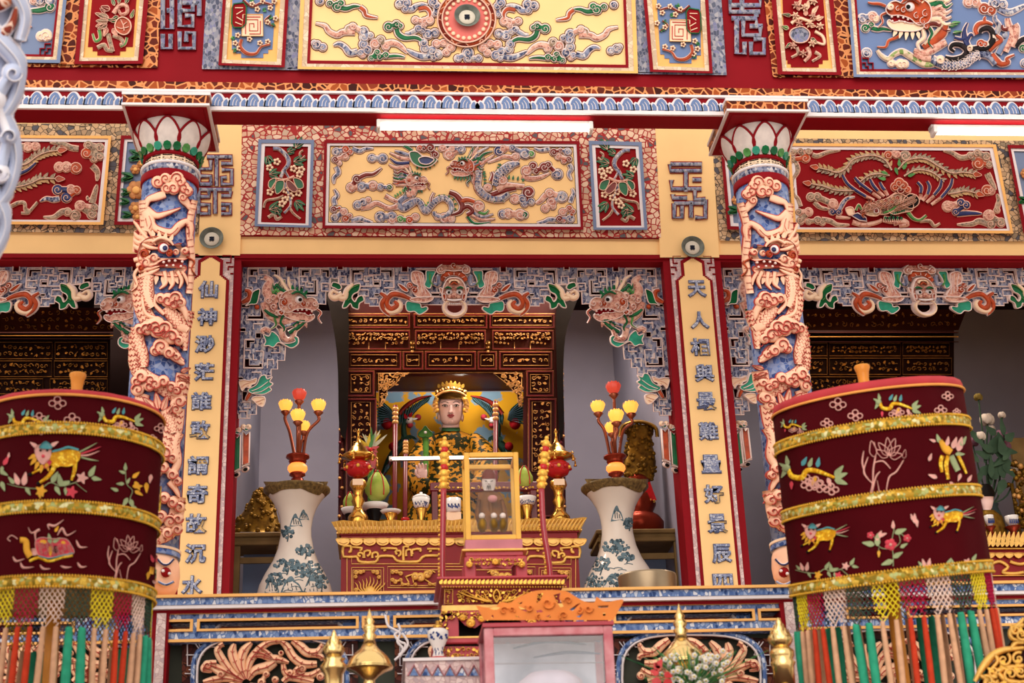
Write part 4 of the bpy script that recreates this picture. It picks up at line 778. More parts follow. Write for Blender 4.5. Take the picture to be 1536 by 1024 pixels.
# ------------------------------------------------------------------ dragon columns
CR_ = .143
def mirx(f): return lambda u, v, d: (lambda p: Vector((-p.x, p.y, p.z)))(f(u, v, d))
paint('LP', 'white_petal_mosaic', 'd9cdc6', .55, var=.12, scale=30, h2='c9bdb8')
paint('FRB', 'black_fret_ink', '2a211d', .6)
cA, cB, cC = Cr(190, 160, 5.686), Cr(190, 320, 5.69), Cr(180, 480, 5.69)
cD, cE = Cr(171, 648, 5.69), Cr(176, 560, 5.69)
def column(X, label):
    sgn = 1 if X < 0 else -1
    t = thing('dragon_column', label, 'column', (X, YC, -.001), 'columns carved with coiling dragons'); lm = cyl(-BX, YC, CR_); mp = lm if sgn > 0 else mirx(lm)
    zc = lambda v: lm(254, v, 0).z
    z0, z1 = zc(886), zc(262)
    b = B(); b.lathe(X, YC, [(CR_, zc(822)), (CR_, z1)], 'BC', 40); b.build('shaft', t)
    S_ = dict(out='SR', o=1.1, curl='SR')
    def cl2(c, lob, tails=(), d=.022, nm='cloud'):
        b = B(mp); b.cloud(c.L(lob), c.T(*tails), d, 'SR', 1.0, curl='SR'); return b.build(nm, t)
    cl2(cA, '265,640,52,S,0 340,690,50,S 330,610,46,S,90 430,610,58,S,180 400,690,60,S,0 490,690,48,S,90 460,640,46,S 480,770,40,S,0 520,720,44,S', [('470,780 520,830 560,895', 60, 'S'), ('330,745 250,770 180,800 160,900', 60, 'S')])
    b = B(mp); b.orib(cA('160,880 250,930 340,910 460,865'), [14, 9, 6, 1], 'S', .024, 'SR', 1.2); b.orib(cB('150,-30 190,60 170,150'), [16, 18, 12], 'S', .026, 'SR', 1); b.orib(cB('210,60 250,130 380,165 450,100 520,70 550,120 545,220'), [8, 10, 11, 10, 9, 8, 3], 'S', .024, 'SR', 1.2)
    for p_ in ('190,20 210,80 190,130', '160,40 175,110', '260,140 370,178 440,120', '500,85 530,130 528,200'): b.rib(cB(p_), 1.3, .02, .036, 'SR', n=4)
    b.build('flame_ribbon', t)
    b = B(mp); b.orib(cB('180,520 165,620 180,720 220,800'), [20, 22, 20, 16], 'S', .03, 'SR', 1.2); scales(b, cB('180,520 165,620 180,720 220,800'), 20, 'SR', .03, .037, 4, 4)
    b.orib(cB('330,800 400,880 460,960 520,1000'), [16, 20, 18, 12], 'S', .028, 'SR', 1.2); scales(b, cB('330,800 400,880 460,960'), 17, 'SR', .03, .035, 4, 3)
    b.orib(cC('150,60 150,180 190,300 200,400'), [20, 20, 18, 12], 'S', .028, 'SR', 1.2); scales(b, cC('150,60 150,180 190,300 200,400'), 18, 'SR', .03, .035, 4, 3)
    b.orib(cC('530,-20 550,100 555,260'), [14, 12, 6], 'S', .024, 'SR', 1); scales(b, cC('530,-20 550,100 555,260'), 12, 'SR', .026, .03, 4, 2)
    b.orib(cC('380,760 430,860 460,960'), [14, 18, 16], 'S', .028, 'SR', 1.2); scales(b, cC('390,780 430,860 460,960'), 15, 'SR', .03, .035, 4, 3)
    b.orib(cD('150,60 150,180 190,300 200,420'), [20, 22, 20, 14], 'S', .028, 'SR', 1.2); scales(b, cD('150,60 150,180 190,300 200,400'), 18, 'SR', .03, .035, 4, 3)
    b.orib(cD('560,0 520,100 540,260 480,380'), [14, 14, 12, 8], 'S', .026, 'SR', 1); scales(b, cD('560,0 520,100 540,260'), 12, 'SR', .026, .032, 4, 2)
    for p_, w in (('215,415 211,450 224,482 252,500 274,490 282,465', 24), ('203,500 203,540 213,562 240,578 268,592 276,560', 22), ('264,612 258,650 232,690 206,722 200,764', 26), ('199,772 222,804 258,792 270,745', 24), ('215,590 205,630 215,660 250,672', 20), ('292,300 284,340 288,390 284,440', 10), ('213,300 216,340 210,400', 12)):
        b.orib(pp(p_), w, 'S', .02, 'SR', 1); scales(b, p_ if 0 else pp(p_), w*.9, 'SR', .021, .028, 5, 4)
    b.orib(cB('130,700 160,850 260,900 300,930'), [5, 6, 6, 5], 'S', .034, 'SR', 1); b.orib(cB('250,690 240,770 290,830 320,860'), [5, 6, 5], 'S', .034, 'SR', 1)
    b.build('dragon_body', t)
    b = B(mp)
    for p_, w in (('60,400 170,375 280,380', 7), ('80,440 180,440 270,430', 7), ('100,490 190,470 280,450', 7), ('105,540 200,510 280,470', 7), ('130,260 200,290 290,300', 6), ('130,240 210,230 250,270', 6), ('320,490 335,590 280,645', 6), ('380,490 395,590 360,650', 6), ('430,490 470,570 450,640', 6), ('470,490 510,560 520,610', 5)): b.orib(cB(p_), [w, w, 1.5], 'S', .03, 'SR', 1)
    q = cB('150,360')[0]; dhead(b, q[0], q[1], 82, 3, 1, 'S', 'SR', .026, ('S', 'S', 'S'), .3, ez='NV', ho='S', o=.9, jaw='S', brow='S', beard='S', gum='SR'); b.disc(*cB('486,270')[0], 4, .03, .05, 'NV')
    b.build('dragon_head', t)
    cl2(cB, '350,740,62,S,0 290,725,46,S 420,720,56,S,180 400,770,50,S 460,760,46,S,90', [('430,770 490,830 515,920', 60, 'S')], .034)
    cl2(cB, '250,960,84,S,0 170,980,60,S,90 330,980,64,S,180 110,990,50,S', (), .036)
    cl2(cC, '320,80,72,S,0 260,50,50,S 440,140,68,S,180 380,110,50,S 500,175,44,S,90', (), .038); cl2(cC, '350,225,70,S,90 300,260,44,S 420,275,52,S,0 480,310,40,S', [('420,280 500,340 550,380', 60, 'S'), ('540,350 480,290 465,250', 24, 'S')], .034)
    cl2(cC, '180,480,62,S,0 140,520,46,S 150,590,58,S,180 260,510,52,S,90 300,540,56,S,0 370,520,50,S 440,570,46,S,90 250,560,50,S 480,600,40,S', (), .034)
    cl2(cC, '490,610,56,S,180 510,690,56,S,0 480,760,46,S,90 530,560,40,S', [('470,680 450,740 500,820', 50, 'S')], .03)
    b = B(mp)
    for x, y, L, a in ((300, 760, 26, -135), (330, 760, 26, -100), (360, 770, 24, -70), (400, 800, 20, -55), (270, 770, 22, -160), (200, 740, 20, -170)): q = cC([(x, y)])[0]; b.leaf(q[0], q[1], L, L*.42, a, 'S', .03, 'SR', 'SR')
    for x, y, L, a in ((520, 440, 16, -20), (500, 480, 18, 20), (470, 130, 14, 60), (500, 300, 14, -120)): q = cC([(x, y)])[0]; b.leaf(q[0], q[1], L, L*.42, a, 'S', .03, 'SR', 'SR')
    b.build('fin', t)
    cl2(cD, '330,130,70,S,0 260,110,50,S 440,180,66,S,180 500,220,46,S,90', (), .034); cl2(cD, '350,330,66,S,90 420,300,52,S,0 500,360,50,S 540,420,40,S', [('470,420 520,480 560,560', 50, 'S')], .034); cl2(cD, '200,560,60,S,0 280,540,52,S,90 350,590,56,S,180 430,560,50,S,0 500,600,50,S 560,640,46,S,90', (), .034); cl2(cD, '300,740,60,S,0 400,720,56,S,90 480,760,56,S,180 550,740,50,S,0 540,830,50,S 460,860,50,S', (), .034)
    # foot: bands and a drum with a carved mask
    def ringz(v0, v1, r0, r1, mat, nm): b = B(); b.lathe(X, YC, [(r0, zc(v1)), (r0, zc(v1)+.002), (r1, zc(v0))], mat, 40); return b.build(nm, t)
    ringz(820, 824, .155, .155, 'E', 'foot_moulding'); ringz(824, 832, .152, .152, 'BC', 'foot_band')
    b = B(); b.lathe(X, YC, [(.11, zc(892)), (.135, zc(884)), (.15, zc(873)), (.155, zc(858)), (.15, zc(842)), (.14, zc(832))], 'S', 40); b.build('foot_drum', t)
    b = B(cyl(X, YC, .15)); uX = proj((X, YC, zc(850)))[0]
    for du in (-28, 0, 28):
        b.orib([(uX+du-13, 838), (uX+du-5, 846), (uX+du+4, 846), (uX+du+12, 838)], 3, 'NV', .02, 'WW', .8); b.disc(uX+du, 858, 8, 0, .03, 'RF', 12); b.disc(uX+du-4, 856, 3, .01, .036, 'WW', 9); b.disc(uX+du+5, 860, 3, .01, .036, 'WW', 9); b.orib([(uX+du-12, 872), (uX+du, 877), (uX+du+12, 872)], 3, 'BC', .016, 'WW', .8)
    b.build('foot_mask', t)
    # capital
    b = B(); b.lathe(X, YC, [(.15, zc(264)), (.152, zc(262)), (.152, zc(253)), (.148, zc(252))], 'R', 40); b.build('red_band', t)
    b = B(); b.lathe(X, YC, [(.149, zc(253)), (.149, zc(243.5))], 'B', 40); b.build('blue_band', t)
    b = B(); b.lathe(X, YC, [(.15, zc(244)), (.157, zc(242.5)), (.157, zc(240.5)), (.15, zc(239.5)), (.13, zc(239))], 'WW', 40); b.build('white_ring', t)
    zb0, zb1 = zc(240), zc(229); b = B(); b.lathe(X, YC, [(.138, zb0), (.134, zb1)], 'E', 40)
    fm = lambda a, z, d: Vector((X+(.136+d)*math.sin(a), YC-(.136+d)*math.cos(a), z)); b.mp = fm; h = zb1-zb0
    for k in range(14):
        a = k*2*PI/14; w_ = .036
        for pts in ([(-5, .85), (5, .85)], [(0, .85), (0, .3)], [(-5, .2), (-1.5, .2), (-1.5, .55)], [(5, .2), (1.5, .2), (1.5, .55)], [(-5, .5), (-3, .5)], [(5, .5), (3, .5)]): b.rib([(a+x*w_, zb0+z*h) for x, z in pts], .006, .001, .004, 'FRB', n=1, smooth=False)
    b.build('fret_band', t)
    b = B(); b.lathe(X, YC, [(.132, zc(229.5)), (.146, zc(228)), (.146, zc(224.5)), (.13, zc(223.5))], 'R', 40); b.build('red_ring', t)
    zg, zp = zc(223), zc(166)
    Rp = lambda z: .128+.062*math.sin(min(1, max(0, (z-zg)/(zp-zg)))*PI*.62)
    b = B(); b.lathe(X, YC, [(Rp(zg+(zp-zg)*i/10)-.004, zg+(zp-zg)*i/10) for i in range(11)], 'BF', 40); lc = b.build('lotus_core', t)
    lp = lambda a, z, d: Vector((X+(Rp(z)+d)*math.sin(a), YC-(Rp(z)+d)*math.cos(a), z)); H = zp-zg
    for row, (za, zb_, hw, n, off, d) in enumerate(((.3, 1.0, .36, 9, .5, .006), (-.04, .7, .38, 9, 0, .018))):
        for k in range(n):
            a0 = (k+off)*2*PI/n; b = B(lp); q = cr([(a0-hw*.62, zg+H*za), (a0-hw, zg+H*(za+(zb_-za)*.4)), (a0-hw*.55, zg+H*(za+(zb_-za)*.8)), (a0, zg+H*zb_), (a0+hw*.55, zg+H*(za+(zb_-za)*.8)), (a0+hw, zg+H*(za+(zb_-za)*.4)), (a0+hw*.62, zg+H*za)], 4)
            b.patch(q, -.004, d, 'LP'); mpo = b.mp
            ps = [mpo(x, z, d*.8) for x, z in q]; b.tube(ps, .0075, 'R', 6, 1); b.build('petal', lc)
    for k in range(20):
        a0 = k*2*PI/20; b = B(lp); q = [(a0+.135*math.cos(i*PI/4), zg+.012+.022*math.sin(i*PI/4)) for i in range(8)]; b.poly(q, -.01, .03, ('G', 'G', 'GL', 'GT')[k % 4]); b.build('green_sepal', lc)
    b = B(); ya, za_ = -2.14, zat(158, -2.14, 255); hw = .222; yb_ = YC+.2
    b.box(X-hw, X+hw, ya, yb_, za_+.012, za_+.062, 'BR'); b.box(X-hw-.006, X+hw+.006, ya-.006, yb_+.006, za_+.062, za_+.08, 'WW'); b.build('abacus', t)
    b = B(); b.box(X-hw-.004, X+hw+.004, ya-.004, yb_+.004, za_, za_+.013, 'WW'); b.box(X-hw+.012, X+hw-.012, ya+.012, yb_-.012, za_-.003, za_, 'RS'); b.box(X-.19, X+.19, ya+.03, yb_-.03, za_-.006, za_-.002, 'RS'); b.build('abacus_soffit', t)
    b = B(); b.lathe(X, YC, [(Rp(zp)-.02, zp-.002), (.15, za_)], 'BF', 30); b.build('lotus_top', t)
column(-BX, 'left dragon column coiled with a salmon dragon under a white lotus capital')
column(BX, 'right dragon column coiled with a salmon dragon under a white lotus capital')
# ------------------------------------------------------------------ pale carved column in the foreground, far left
paint('LB', 'pale_blue_plaster', 'bac3dc', .6, var=.08, scale=5); paint('LW', 'white_blue_plaster', 'e8e6ee', .6, var=.06, scale=5); mosaic('BRP', 'brown_red_fragments', ['a04a30', '8a3a28', 'b86a48', '7c2f22', 'c08060'], 'd9b9a8', 18, .06)
Yf = -4.6; rf = .2; xr = P(26, 160, Yf).x-rf
t = thing('dragon_column', 'pale blue and white carved column in the near foreground at the far left edge', 'column', (xr, Yf, P(0, 380, Yf).z-1.6))
zlo, zhi = P(0, 380, Yf).z-1.6, P(20, -60, Yf).z
b = B(); b.lathe(xr, Yf, [(rf*.93, zlo), (rf*.93, zhi)], 'LB', 36); b.build('shaft', t)
fc = cyl(xr, Yf, rf*.9)
b = B(fc)
for p_, w in (('-40,20 0,60 30,100 20,150 -10,190', 26), ('-40,130 0,170 24,230 10,290 -30,330', 26), ('-50,250 -10,290 8,340 -20,400', 26), ('-40,-40 10,-20 36,20 30,60', 24)):
    b.orib(pp(p_), [w, w, w*.8, w*.6], 'LB', .05, 'LW', 4); b.rib(pp(p_), [4, 4, 3, 2], .04, .068, 'LW')
b.cloud([(20, 110, 16, 'LB', 0), (-8, 150, 18, 'LW', 90), (14, 205, 14, 'LB', 180), (0, 260, 16, 'LW', 0), (-12, 320, 16, 'LB', 90)], (), .06, 'LW', 3); b.build('dragon_relief', t)
b = B(fc); b.orib(pp('-30,10 10,0 26,-30'), [26, 22, 14], 'BRP', .045, 'LW', 3); b.orib(pp('-10,60 16,40 26,10'), [16, 14, 8], 'BRP', .045, 'LW', 3); b.orib(pp('-30,150 0,140 14,170'), [14, 12, 6], 'BRP', .04, 'LW', 3); b.build('mosaic_scales', t)
paint('RD2', 'maroon_backing', '3a0f10', .7)
# ------------------------------------------------------------------ openwork valances in the three bays
V1, V2, V3, V4 = Cr(345, 380, 8.533), Cr(515, 380, 8.533), Cr(340, 490, 4.267), Cr(640, 380, 8.533)
YV = .1; TH = .05
def valance(label):
    t = thing('openwork_valance', label, 'carved valance', (0, YV, 2.645), 'openwork valances in the bays'); PV = pl(YV); ms = (PV, mirx(PV))
    top = V1('140,95 720,95 720,225 800,225 800,95 1370,95 1375,205 1447,205 1447,95')+V2('745,92 745,235 825,235 830,92')+[(681.6, 391), (681.6, 457)]
    low = V2('1100,655 660,655 460,655 460,675 335,675 335,640 275,640 275,540 190,540 190,430 80,400 0,400')+V1('1395,395 1395,320 1340,320 1285,312 1285,490 1225,490 1225,650 1040,640')+[(466.9, 446), (448, 446), (440, 455), (425, 458), (425, 470), (412, 472), (412, 488), (420, 500), (428, 506)]
    low += V3('375,140 370,215 325,215 325,270 285,270 285,312 240,312 236,400 190,480 190,560 150,560 150,585 75,585 75,555 50,550 60,320 65,60')+V1('90,930 110,620 130,350')
    out = top+low
    H = [V1(p) for p in ('255,200 350,200 350,235 300,235 300,280 255,280', '530,205 610,205 610,280 575,280 575,235 530,235', '915,210 1010,210 1010,245 950,245 950,285 915,285', '1180,210 1270,210 1270,300 1235,300 1235,240 1180,240', '895,430 930,430 930,495 1078,495 1078,345 1105,345 1105,530 895,530', '230,800 390,800 390,700 430,700 430,840 230,840', '110,955 200,955 200,1000 110,1000', '150,655 250,655 250,690 150,690', '725,490 765,490 765,535 725,535')]
    H += [V2(p) for p in ('110,210 265,210 265,235 205,235 205,250 140,250 135,370 110,370', '480,210 625,210 625,300 590,300 590,240 480,240', '390,365 460,365 460,405 390,405', '400,515 455,515 455,545 400,545', '590,465 655,465 655,495 590,495', '945,210 1180,210 1180,240 1050,240 1050,280 945,280', '1130,510 1230,510 1230,545 1130,545')]
    H += [V3(p) for p in ('125,85 178,85 178,100 150,100 150,135 125,135', '115,205 145,205 145,245 210,245 210,235 226,235 226,260 115,260', '186,40 220,40 220,72 186,72', '70,322 105,322 105,338 70,338', '100,415 132,415 130,470 100,470')]
    b = B()
    for m in ms: b.mp = m; b.poly(out, -TH, 0, 'B', 'RD', H, back=True)
    b.build('fretwork', t); b = B()
    for m in ms: b.mp = m; b.poly(out, -TH-.01, -TH+.004, 'RD2', back=True)
    b.build('maroon_backing', t)
    ln = [V1(p) for p in ('230,290 340,290 340,370 290,370', '230,185 225,430 285,430 285,480', '230,185 630,185', '360,180 360,270 480,270 480,215 410,215', '390,330 440,330', '635,185 635,330 700,330 700,480', '740,480 830,480 830,340 745,340 745,420 790,420 790,380', '885,190 885,410 950,410', '885,190 1270,190', '890,295 990,295 990,365 920,365', '1030,190 1030,270', '1080,265 1160,265 1160,190', '970,365 970,430 1060,430 1060,385 1000,385', '1170,380 1270,380 1270,480 1170,480 1170,380', '1210,420 1250,420', '1390,385 1390,290 1485,290 1485,385 1420,385', '300,970 300,900 420,900', '210,790 210,850 440,850', '890,410 890,540 1120,540 1120,340 1050,340')]
    ln += [V2(p) for p in ('90,380 90,190 270,190', '270,155 475,155 475,275 325,275 325,195 415,195 415,235', '140,260 240,260 240,330 190,330', '265,355 265,290 380,290 380,420 220,420', '265,355 330,355', '390,340 475,340 475,420 390,420', '520,390 520,350 640,350 640,440 520,440', '190,465 320,465 320,545 215,545', '715,340 715,275 840,275 840,340 740,340', '335,575 440,575 440,640', '930,300 930,195 1190,195', '480,190 645,190 650,440', '1120,500 1240,500', '1120,556 1270,556')]
    ln += [V3(p) for p in ('115,80 180,80', '115,80 108,265 230,265 235,155 185,155', '170,175 170,210 195,210', '120,150 150,150 150,170', '260,265 260,210 300,210 300,240', '285,120 340,120 340,165 285,165', '300,140 320,140', '100,480 150,480 150,520 110,520', '80,540 130,540 130,580', '160,290 220,290 220,312')]
    b = B()
    for m in ms:
        b.mp = m; b.rib(out[:13]+out[15:] if 0 else out[:13], 1.9, -.002, .012, 'W', n=1, smooth=False); b.rib(low+[out[0]], 1.9, -.002, .012, 'W', n=1, smooth=False); b.rib([(681.6, 457)]+low[:2], 1.9, -.002, .012, 'W', n=1, smooth=False)
        for l in ln: b.rib(l, 2.3, -.002, .011, 'W', n=1, smooth=False)
        for h in H: b.rib(h, 1.3, -.002, .009, 'W', True, 1, smooth=False)
    b.build('white_fret_lines', t)
    for m in ms:
        b = B(m)
        b.orib(V1('440,290 510,360 470,470 520,570 600,640'), [5, 11, 13, 13, 12], 'P', .03, 'W', 1.4); b.orib(V1('430,620 500,760 620,850 740,880 830,860'), [10, 14, 12, 10, 4], 'P', .028, 'W', 1.4); b.orib(V1('440,720 520,780 620,820'), [4, 6, 2], 'G', .04, 'W', 1.2)
        b.cloud(V1.L('650,540,56,P,0 560,560,44,P,90'), (), .034, 'W', 1.3); b.op(V1('620,740 660,720 700,740 660,790'), 'O', .045, 'W', 1.2)
        for x, y, L, a, c_ in ((620, 470, 16, -80, 'G'), (660, 480, 18, -75, 'GL'), (700, 500, 16, -95, 'O'), (600, 480, 14, -60, 'BG')): q = V1([(x, y)])[0]; b.leaf(q[0], q[1], L, L*.4, a, c_, .02, 'W', 'W')
        b.cloud(V1.L('490,600,50,P,0 560,680,50,P,90 600,760,44,P,0'), (), .036, 'W', 1.2)
        q = V1('690,640')[0]; b2 = b; dhead(b2, q[0], q[1], 62, 10, 1, 'P', 'W', .034, ('G', 'GL', 'G'), .25, brow='G', beard='P', o=1.1)
        for p_, c_ in (('800,920 880,870 960,860', 'G'), ('830,990 900,920 980,870', 'G'), ('700,930 800,900 850,880', 'B')): b.orib(V1(p_), [5, 6, 3], c_, .03, 'W', 1.2)
        b.build('dragon_head', t)
        b = B(m); b.op(V3('235,50 270,60 290,30 330,60 350,100 400,105 440,90 420,60 455,70 455,110 415,135 370,115 330,100 300,130 270,120 240,120 250,90'), 'GT', .03, 'W', 1.4, 4)
        b.orib(V3('350,10 360,60 390,85 420,70 440,20'), [8, 8, 7, 6, 5], 'P', .036, 'W', 1.2); b.orib(V3('280,30 250,15 225,25 240,45'), [6, 6, 4, 2], 'P', .034, 'W', 1.2); b.orib(V3('400,40 450,10 485,-15'), [6, 6, 4], 'G', .036, 'W', 1.2); b.build('leaf', t)
        b = B(m); b.orib(V1('190,470 245,490 250,570 150,630'), [4, 7, 8, 5], 'O', .024, 'W', 1.3); b.op(V1('270,560 290,500 330,470 380,460 370,540 340,640 260,650 200,670 250,620'), 'G', .026, 'W', 1.2); b.disc(*V1('345,685')[0], 4, 0, .03, 'O'); b.build('leaf', t)
        b = B(m); b.op(V3('140,400 190,370 215,320 245,310 260,335 290,320 275,350 295,365 275,385 285,405 240,430 190,430 150,420'), 'GT', .03, 'W', 1.3)
        for p_ in ('160,410 210,390 265,350', '170,420 220,415 275,380'): b.rib(V3(p_), 1.6, .02, .038, 'W', n=3)
        b.build('leaf', t)
        b = B(m)
        for p_ in ('80,350 110,340 150,345 190,330 185,360 160,370 150,390 120,385 100,410 85,380', '160,460 190,445 240,450 245,480 230,510 200,500 180,480'): b.op(V3(p_), 'E', .034, 'W', 1.3)
        [b.rib(V3(q_), 1.5, .02, .044, 'WP', n=3) for q_ in ('95,385 120,365 180,345', '110,395 140,375', '185,480 215,470 238,460', '200,495 225,485')]; b.orib(V3('150,425 135,450 125,470'), [5, 5, 3], 'O', .03, 'W', 1); b.build('blossom', t)
        b = B(m)
        for x0_, x1_, y0_, y1_, mt, top_ in ((44, 88, 690, 905, 'G', 640), (102, 146, 672, 870, 'O', 620)):
            b.op(V3(f'{x0_+4},{y0_} {(x0_+x1_)/2},{y0_+22} {x1_},{y0_} {x1_-3},{y1_} {x0_-2},{y1_+14}'), mt, .05, 'W', 1.6, smooth=False)
            q = V3([((x0_+x1_)/2-4, y1_+42)])[0]; b.disc(q[0], q[1], 6.6, -.02, .045, 'W', 14, 4.6, -25); b.disc(q[0], q[1], 4, .03, .055, 'K', 12, 2.8, -25)
            for k in range(3): q = V3([(x0_+6+k*16, top_+(k % 2)*12+20)])[0]; b.disc(q[0], q[1], 4.4, -.01, .05, 'E' if k != 1 else 'GT', 10); b.rib(spiral(q[0], q[1], 3.6, 30*k, 1, 1), [1.2, .8], .04, .06, 'W', n=1)
            b.rib(V3(f'{x0_-4},{y1_+24} {(x0_+x1_)/2},{y1_+12} {x1_+2},{y1_+8}'), 4, 0, .055, 'W', n=2)
        b.build('hanging_scroll', t)
        b = B(m); b.orib(V2('-60,560 20,570 50,470 130,390'), [7, 8, 7, 4], 'E', .034, 'W', 1.3); b.op(V2('40,540 90,430 210,385 195,480 130,520 110,570 150,620 185,560 240,540 262,600 205,640 190,710 120,690 90,640 40,690 -10,690 20,600'), 'G', .028, 'W', 1.4)
        b.orib(V1('1440,520 1340,570 1290,530 1320,480 1380,510'), [8, 8, 6, 4, 3], 'E', .034, 'W', 1.3); b.op(V1('1300,420 1320,370 1400,390 1425,440 1390,465 1340,440'), 'G', .03, 'W', 1.3)
        for p_ in ('50,520 110,440 200,400', '60,600 110,560'): b.rib(V2(p_), 1.6, .02, .036, 'GL', n=3)
        b.build('leaf', t)
        b = B(m); b.op(V2('880,240 940,225 1010,250 1030,310 1040,420 1080,480 1120,540 1060,570 960,560 900,500 960,420 900,380 870,320'), 'P', .03, 'W', 1.4)
        for p_ in ('900,260 940,360 960,480', '960,250 990,360 1010,500', '1000,270 1020,400 1060,520'): b.rib(V2(p_), 1.4, .02, .038, 'W', n=4)
        b.op(V2('860,580 960,560 1130,555 1140,590 1060,625 940,620 870,600'), 'P', .034, 'W', 1.4); b.op(V2('700,390 760,410 830,470 800,490 740,450'), 'O', .03, 'W', 1.2); b.cloud(V2.L('850,410,36,O,0 910,465,44,O,90'), (), .03, 'W', 1.3)
        b.orib(V2('870,590 760,540 640,520 570,580 560,660 620,710 690,660 650,610'), [5, 7, 8, 7, 7, 8, 7, 4], 'O', .032, 'W', 1.4); b.orib(V2('470,505 540,560 495,640 520,720 600,800'), [4, 7, 7, 6, 1.5], 'O', .03, 'W', 1.4); b.orib(V2('560,560 510,620 500,690 590,750 700,720 730,650 690,600'), [4, 5, 6, 7, 8, 6, 3], 'E', .028, 'W', 1.2)
        b.op(V2('800,640 830,610 880,620 980,640 1000,690 1060,680 1080,710 1040,750 970,780 910,740 850,745 810,720'), 'GT', .026, 'W', 1.3); b.build('phoenix_tail', t)
        b = B(m); b.op(V2('1060,230 1110,220 1180,230 1140,320 1120,430 1080,440 1040,400 1060,330'), 'GT', .03, 'W', 1.3); b.orib(V2('1110,260 1110,340 1150,410'), [3, 3, 1.5], 'GL', .036, 'W', .6); b.orib(V2('1200,270 1230,330 1210,400 1150,380'), [6, 8, 6, 3], 'B', .03, 'W', 1.2); b.build('leaf', t)
    b = B(PV); D_ = .05
    b.orib(V4('190,350 235,275 345,245 450,280 505,350'), [7, 8, 8, 8, 7], 'O', D_*.7, 'W', 1.6)
    for a in (215, 243, 270, 297, 325): b.rib([V4([(350+120*math.cos(R_(a)), 360+90*math.sin(R_(a)))])[0], V4([(350+170*math.cos(R_(a)), 370+130*math.sin(R_(a)))])[0]], 1.3, .02, .05, 'W', n=1)
    b.op(V4('150,250 130,200 200,135 270,130 340,98 420,112 480,138 548,185 540,245 470,250 450,215 345,225 240,215 220,250'), 'P', D_*.8, 'W', 1.7); b.cloud(V4.L('185,205,46,P,0 500,205,46,P,180 345,150,44,O,90'), (), D_*.9, 'W', 1)
    b.op(V4('270,330 345,310 430,330 490,420 505,560 450,640 350,655 255,640 200,560 220,420'), 'P', D_, 'W', 1.6)
    for s_ in (-1, 1):
        X_ = lambda st: [(V4([(352+s_*(352-p[0]), p[1])])[0] if s_ > 0 else V4([p])[0]) for p in pp(st)]
        q = X_('285,495')[0]; b.disc(q[0], q[1], 5, D_, D_*1.6, 'WW', 12); b.disc(q[0], q[1]+.3, 2.2, D_*1.5, D_*1.75, 'K', 10)
        b.orib(X_('235,450 270,430 320,450'), [2.5, 3.5, 2], 'G', D_*1.5, 'W', .7); b.op(X_('165,440 200,450 220,490 200,520 175,490'), 'P', D_*.7, 'W', 1.2); b.op(X_('205,530 235,520 245,570 225,590'), 'O', D_*1.1, 'W', 1); b.orib(X_('290,380 310,350 350,345'), [3, 3, 3], 'E', D_*1.3, 'W', .8)
        b.disc(*X_('300,550')[0], 3.6, D_, D_*1.6, 'P', 10)
    b.disc(*V4('352,535')[0], 5, D_, D_*1.9, 'P', 12); b.orib(V4('310,400 350,370 395,400'), [3, 4, 3], 'O', D_*1.3, 'W', .8); b.orib(V4('260,590 350,600 450,590'), [3, 4, 3], 'WW', D_*1.4, 'W', .6)
    for k in range(6): b.disc(*V4([(295+k*24, 640+6*math.sin(k*.63))])[0], 1.6, D_, D_*1.6, 'WW', 7)
    b.build('beast_mask', t)
    b = B(PV); b.rib([V4([(358+130*math.cos(k*2*PI/26), 690+105*math.sin(k*2*PI/26))])[0] for k in range(26)], 8.4, -.01, D_*1.1, 'W', True, 1); b.rib([V4([(358+138*math.cos(k*2*PI/26), 694+108*math.sin(k*2*PI/26))])[0] for k in range(26)], 4.6, 0, D_*1.3, 'E', True, 1); b.build('mouth_ring', t)
    return t
val = valance('openwork blue fret valance with a beast mask across the top of the middle bay')
def copy_tree(o, loc=None, label=None, parent=None, rot=None):
    c = o.copy(); COL.objects.link(c)
    if loc is not None: c.location = loc
    if label: c['label'] = label
    if parent: c.parent = parent
    if rot is not None: c.rotation_euler = rot
    for ch in [x for x in bpy.data.objects if x.parent == o]: copy_tree(ch, parent=c)
    return c
copy_tree(val, (-3.2, YV, 2.645), 'openwork blue fret valance in the left bay behind the left dragon column')
copy_tree(val, (3.2, YV, 2.645), 'openwork blue fret valance in the right bay behind the right dragon column')
# ------------------------------------------------------------------ inside the middle bay
paint('LQ', 'dark_red_lacquer', '3c0a0a', .5, var=.1, spec=.15); paint('LQ2', 'deep_red_lacquer', '64101a', .35, var=.08, spec=.35); paint('LK', 'shrine_shadow_lacquer', '2a0b0a', .5)  # darkest lacquer is the even ground behind the gilded carving
paint('R2', 'altar_red_lacquer', '7d1218', .45, var=.06, spec=.2); paint('GD', 'old_gilding', 'cf9650', .42, .25, var=.25, scale=40, spec=.5); paint('GB', 'bright_gilding', 'e2b054', .4, .12, var=.15, scale=30, spec=.5); paint('GO', 'gold_leaf', 'e6b250', .32, .35, var=.15, scale=30)
paint('BRS', 'polished_brass', 'd39b45', .2, .95, var=.12, scale=8); paint('BRZ', 'brown_bronze', '6d4a22', .3, .8, var=.2, scale=12); paint('WPC', 'white_porcelain', 'd9d3cf', .18, var=.03, coat=.3)
def mpp(u, v, Y): return (P(u+1, v, Y)-P(u, v, Y)).x
def plathe(b, Y, rows, mat, n=28, sq=1):
    uc = sum(r[0] for r in rows)/len(rows); c = P(rows[len(rows)//2][0], rows[len(rows)//2][2], Y)
    b.lathe(c.x, Y, [(max(1e-4, hw*mpp(u, v, Y)), P(u, v, Y).z) for u, hw, v in rows], mat, n, sy=sq); return c
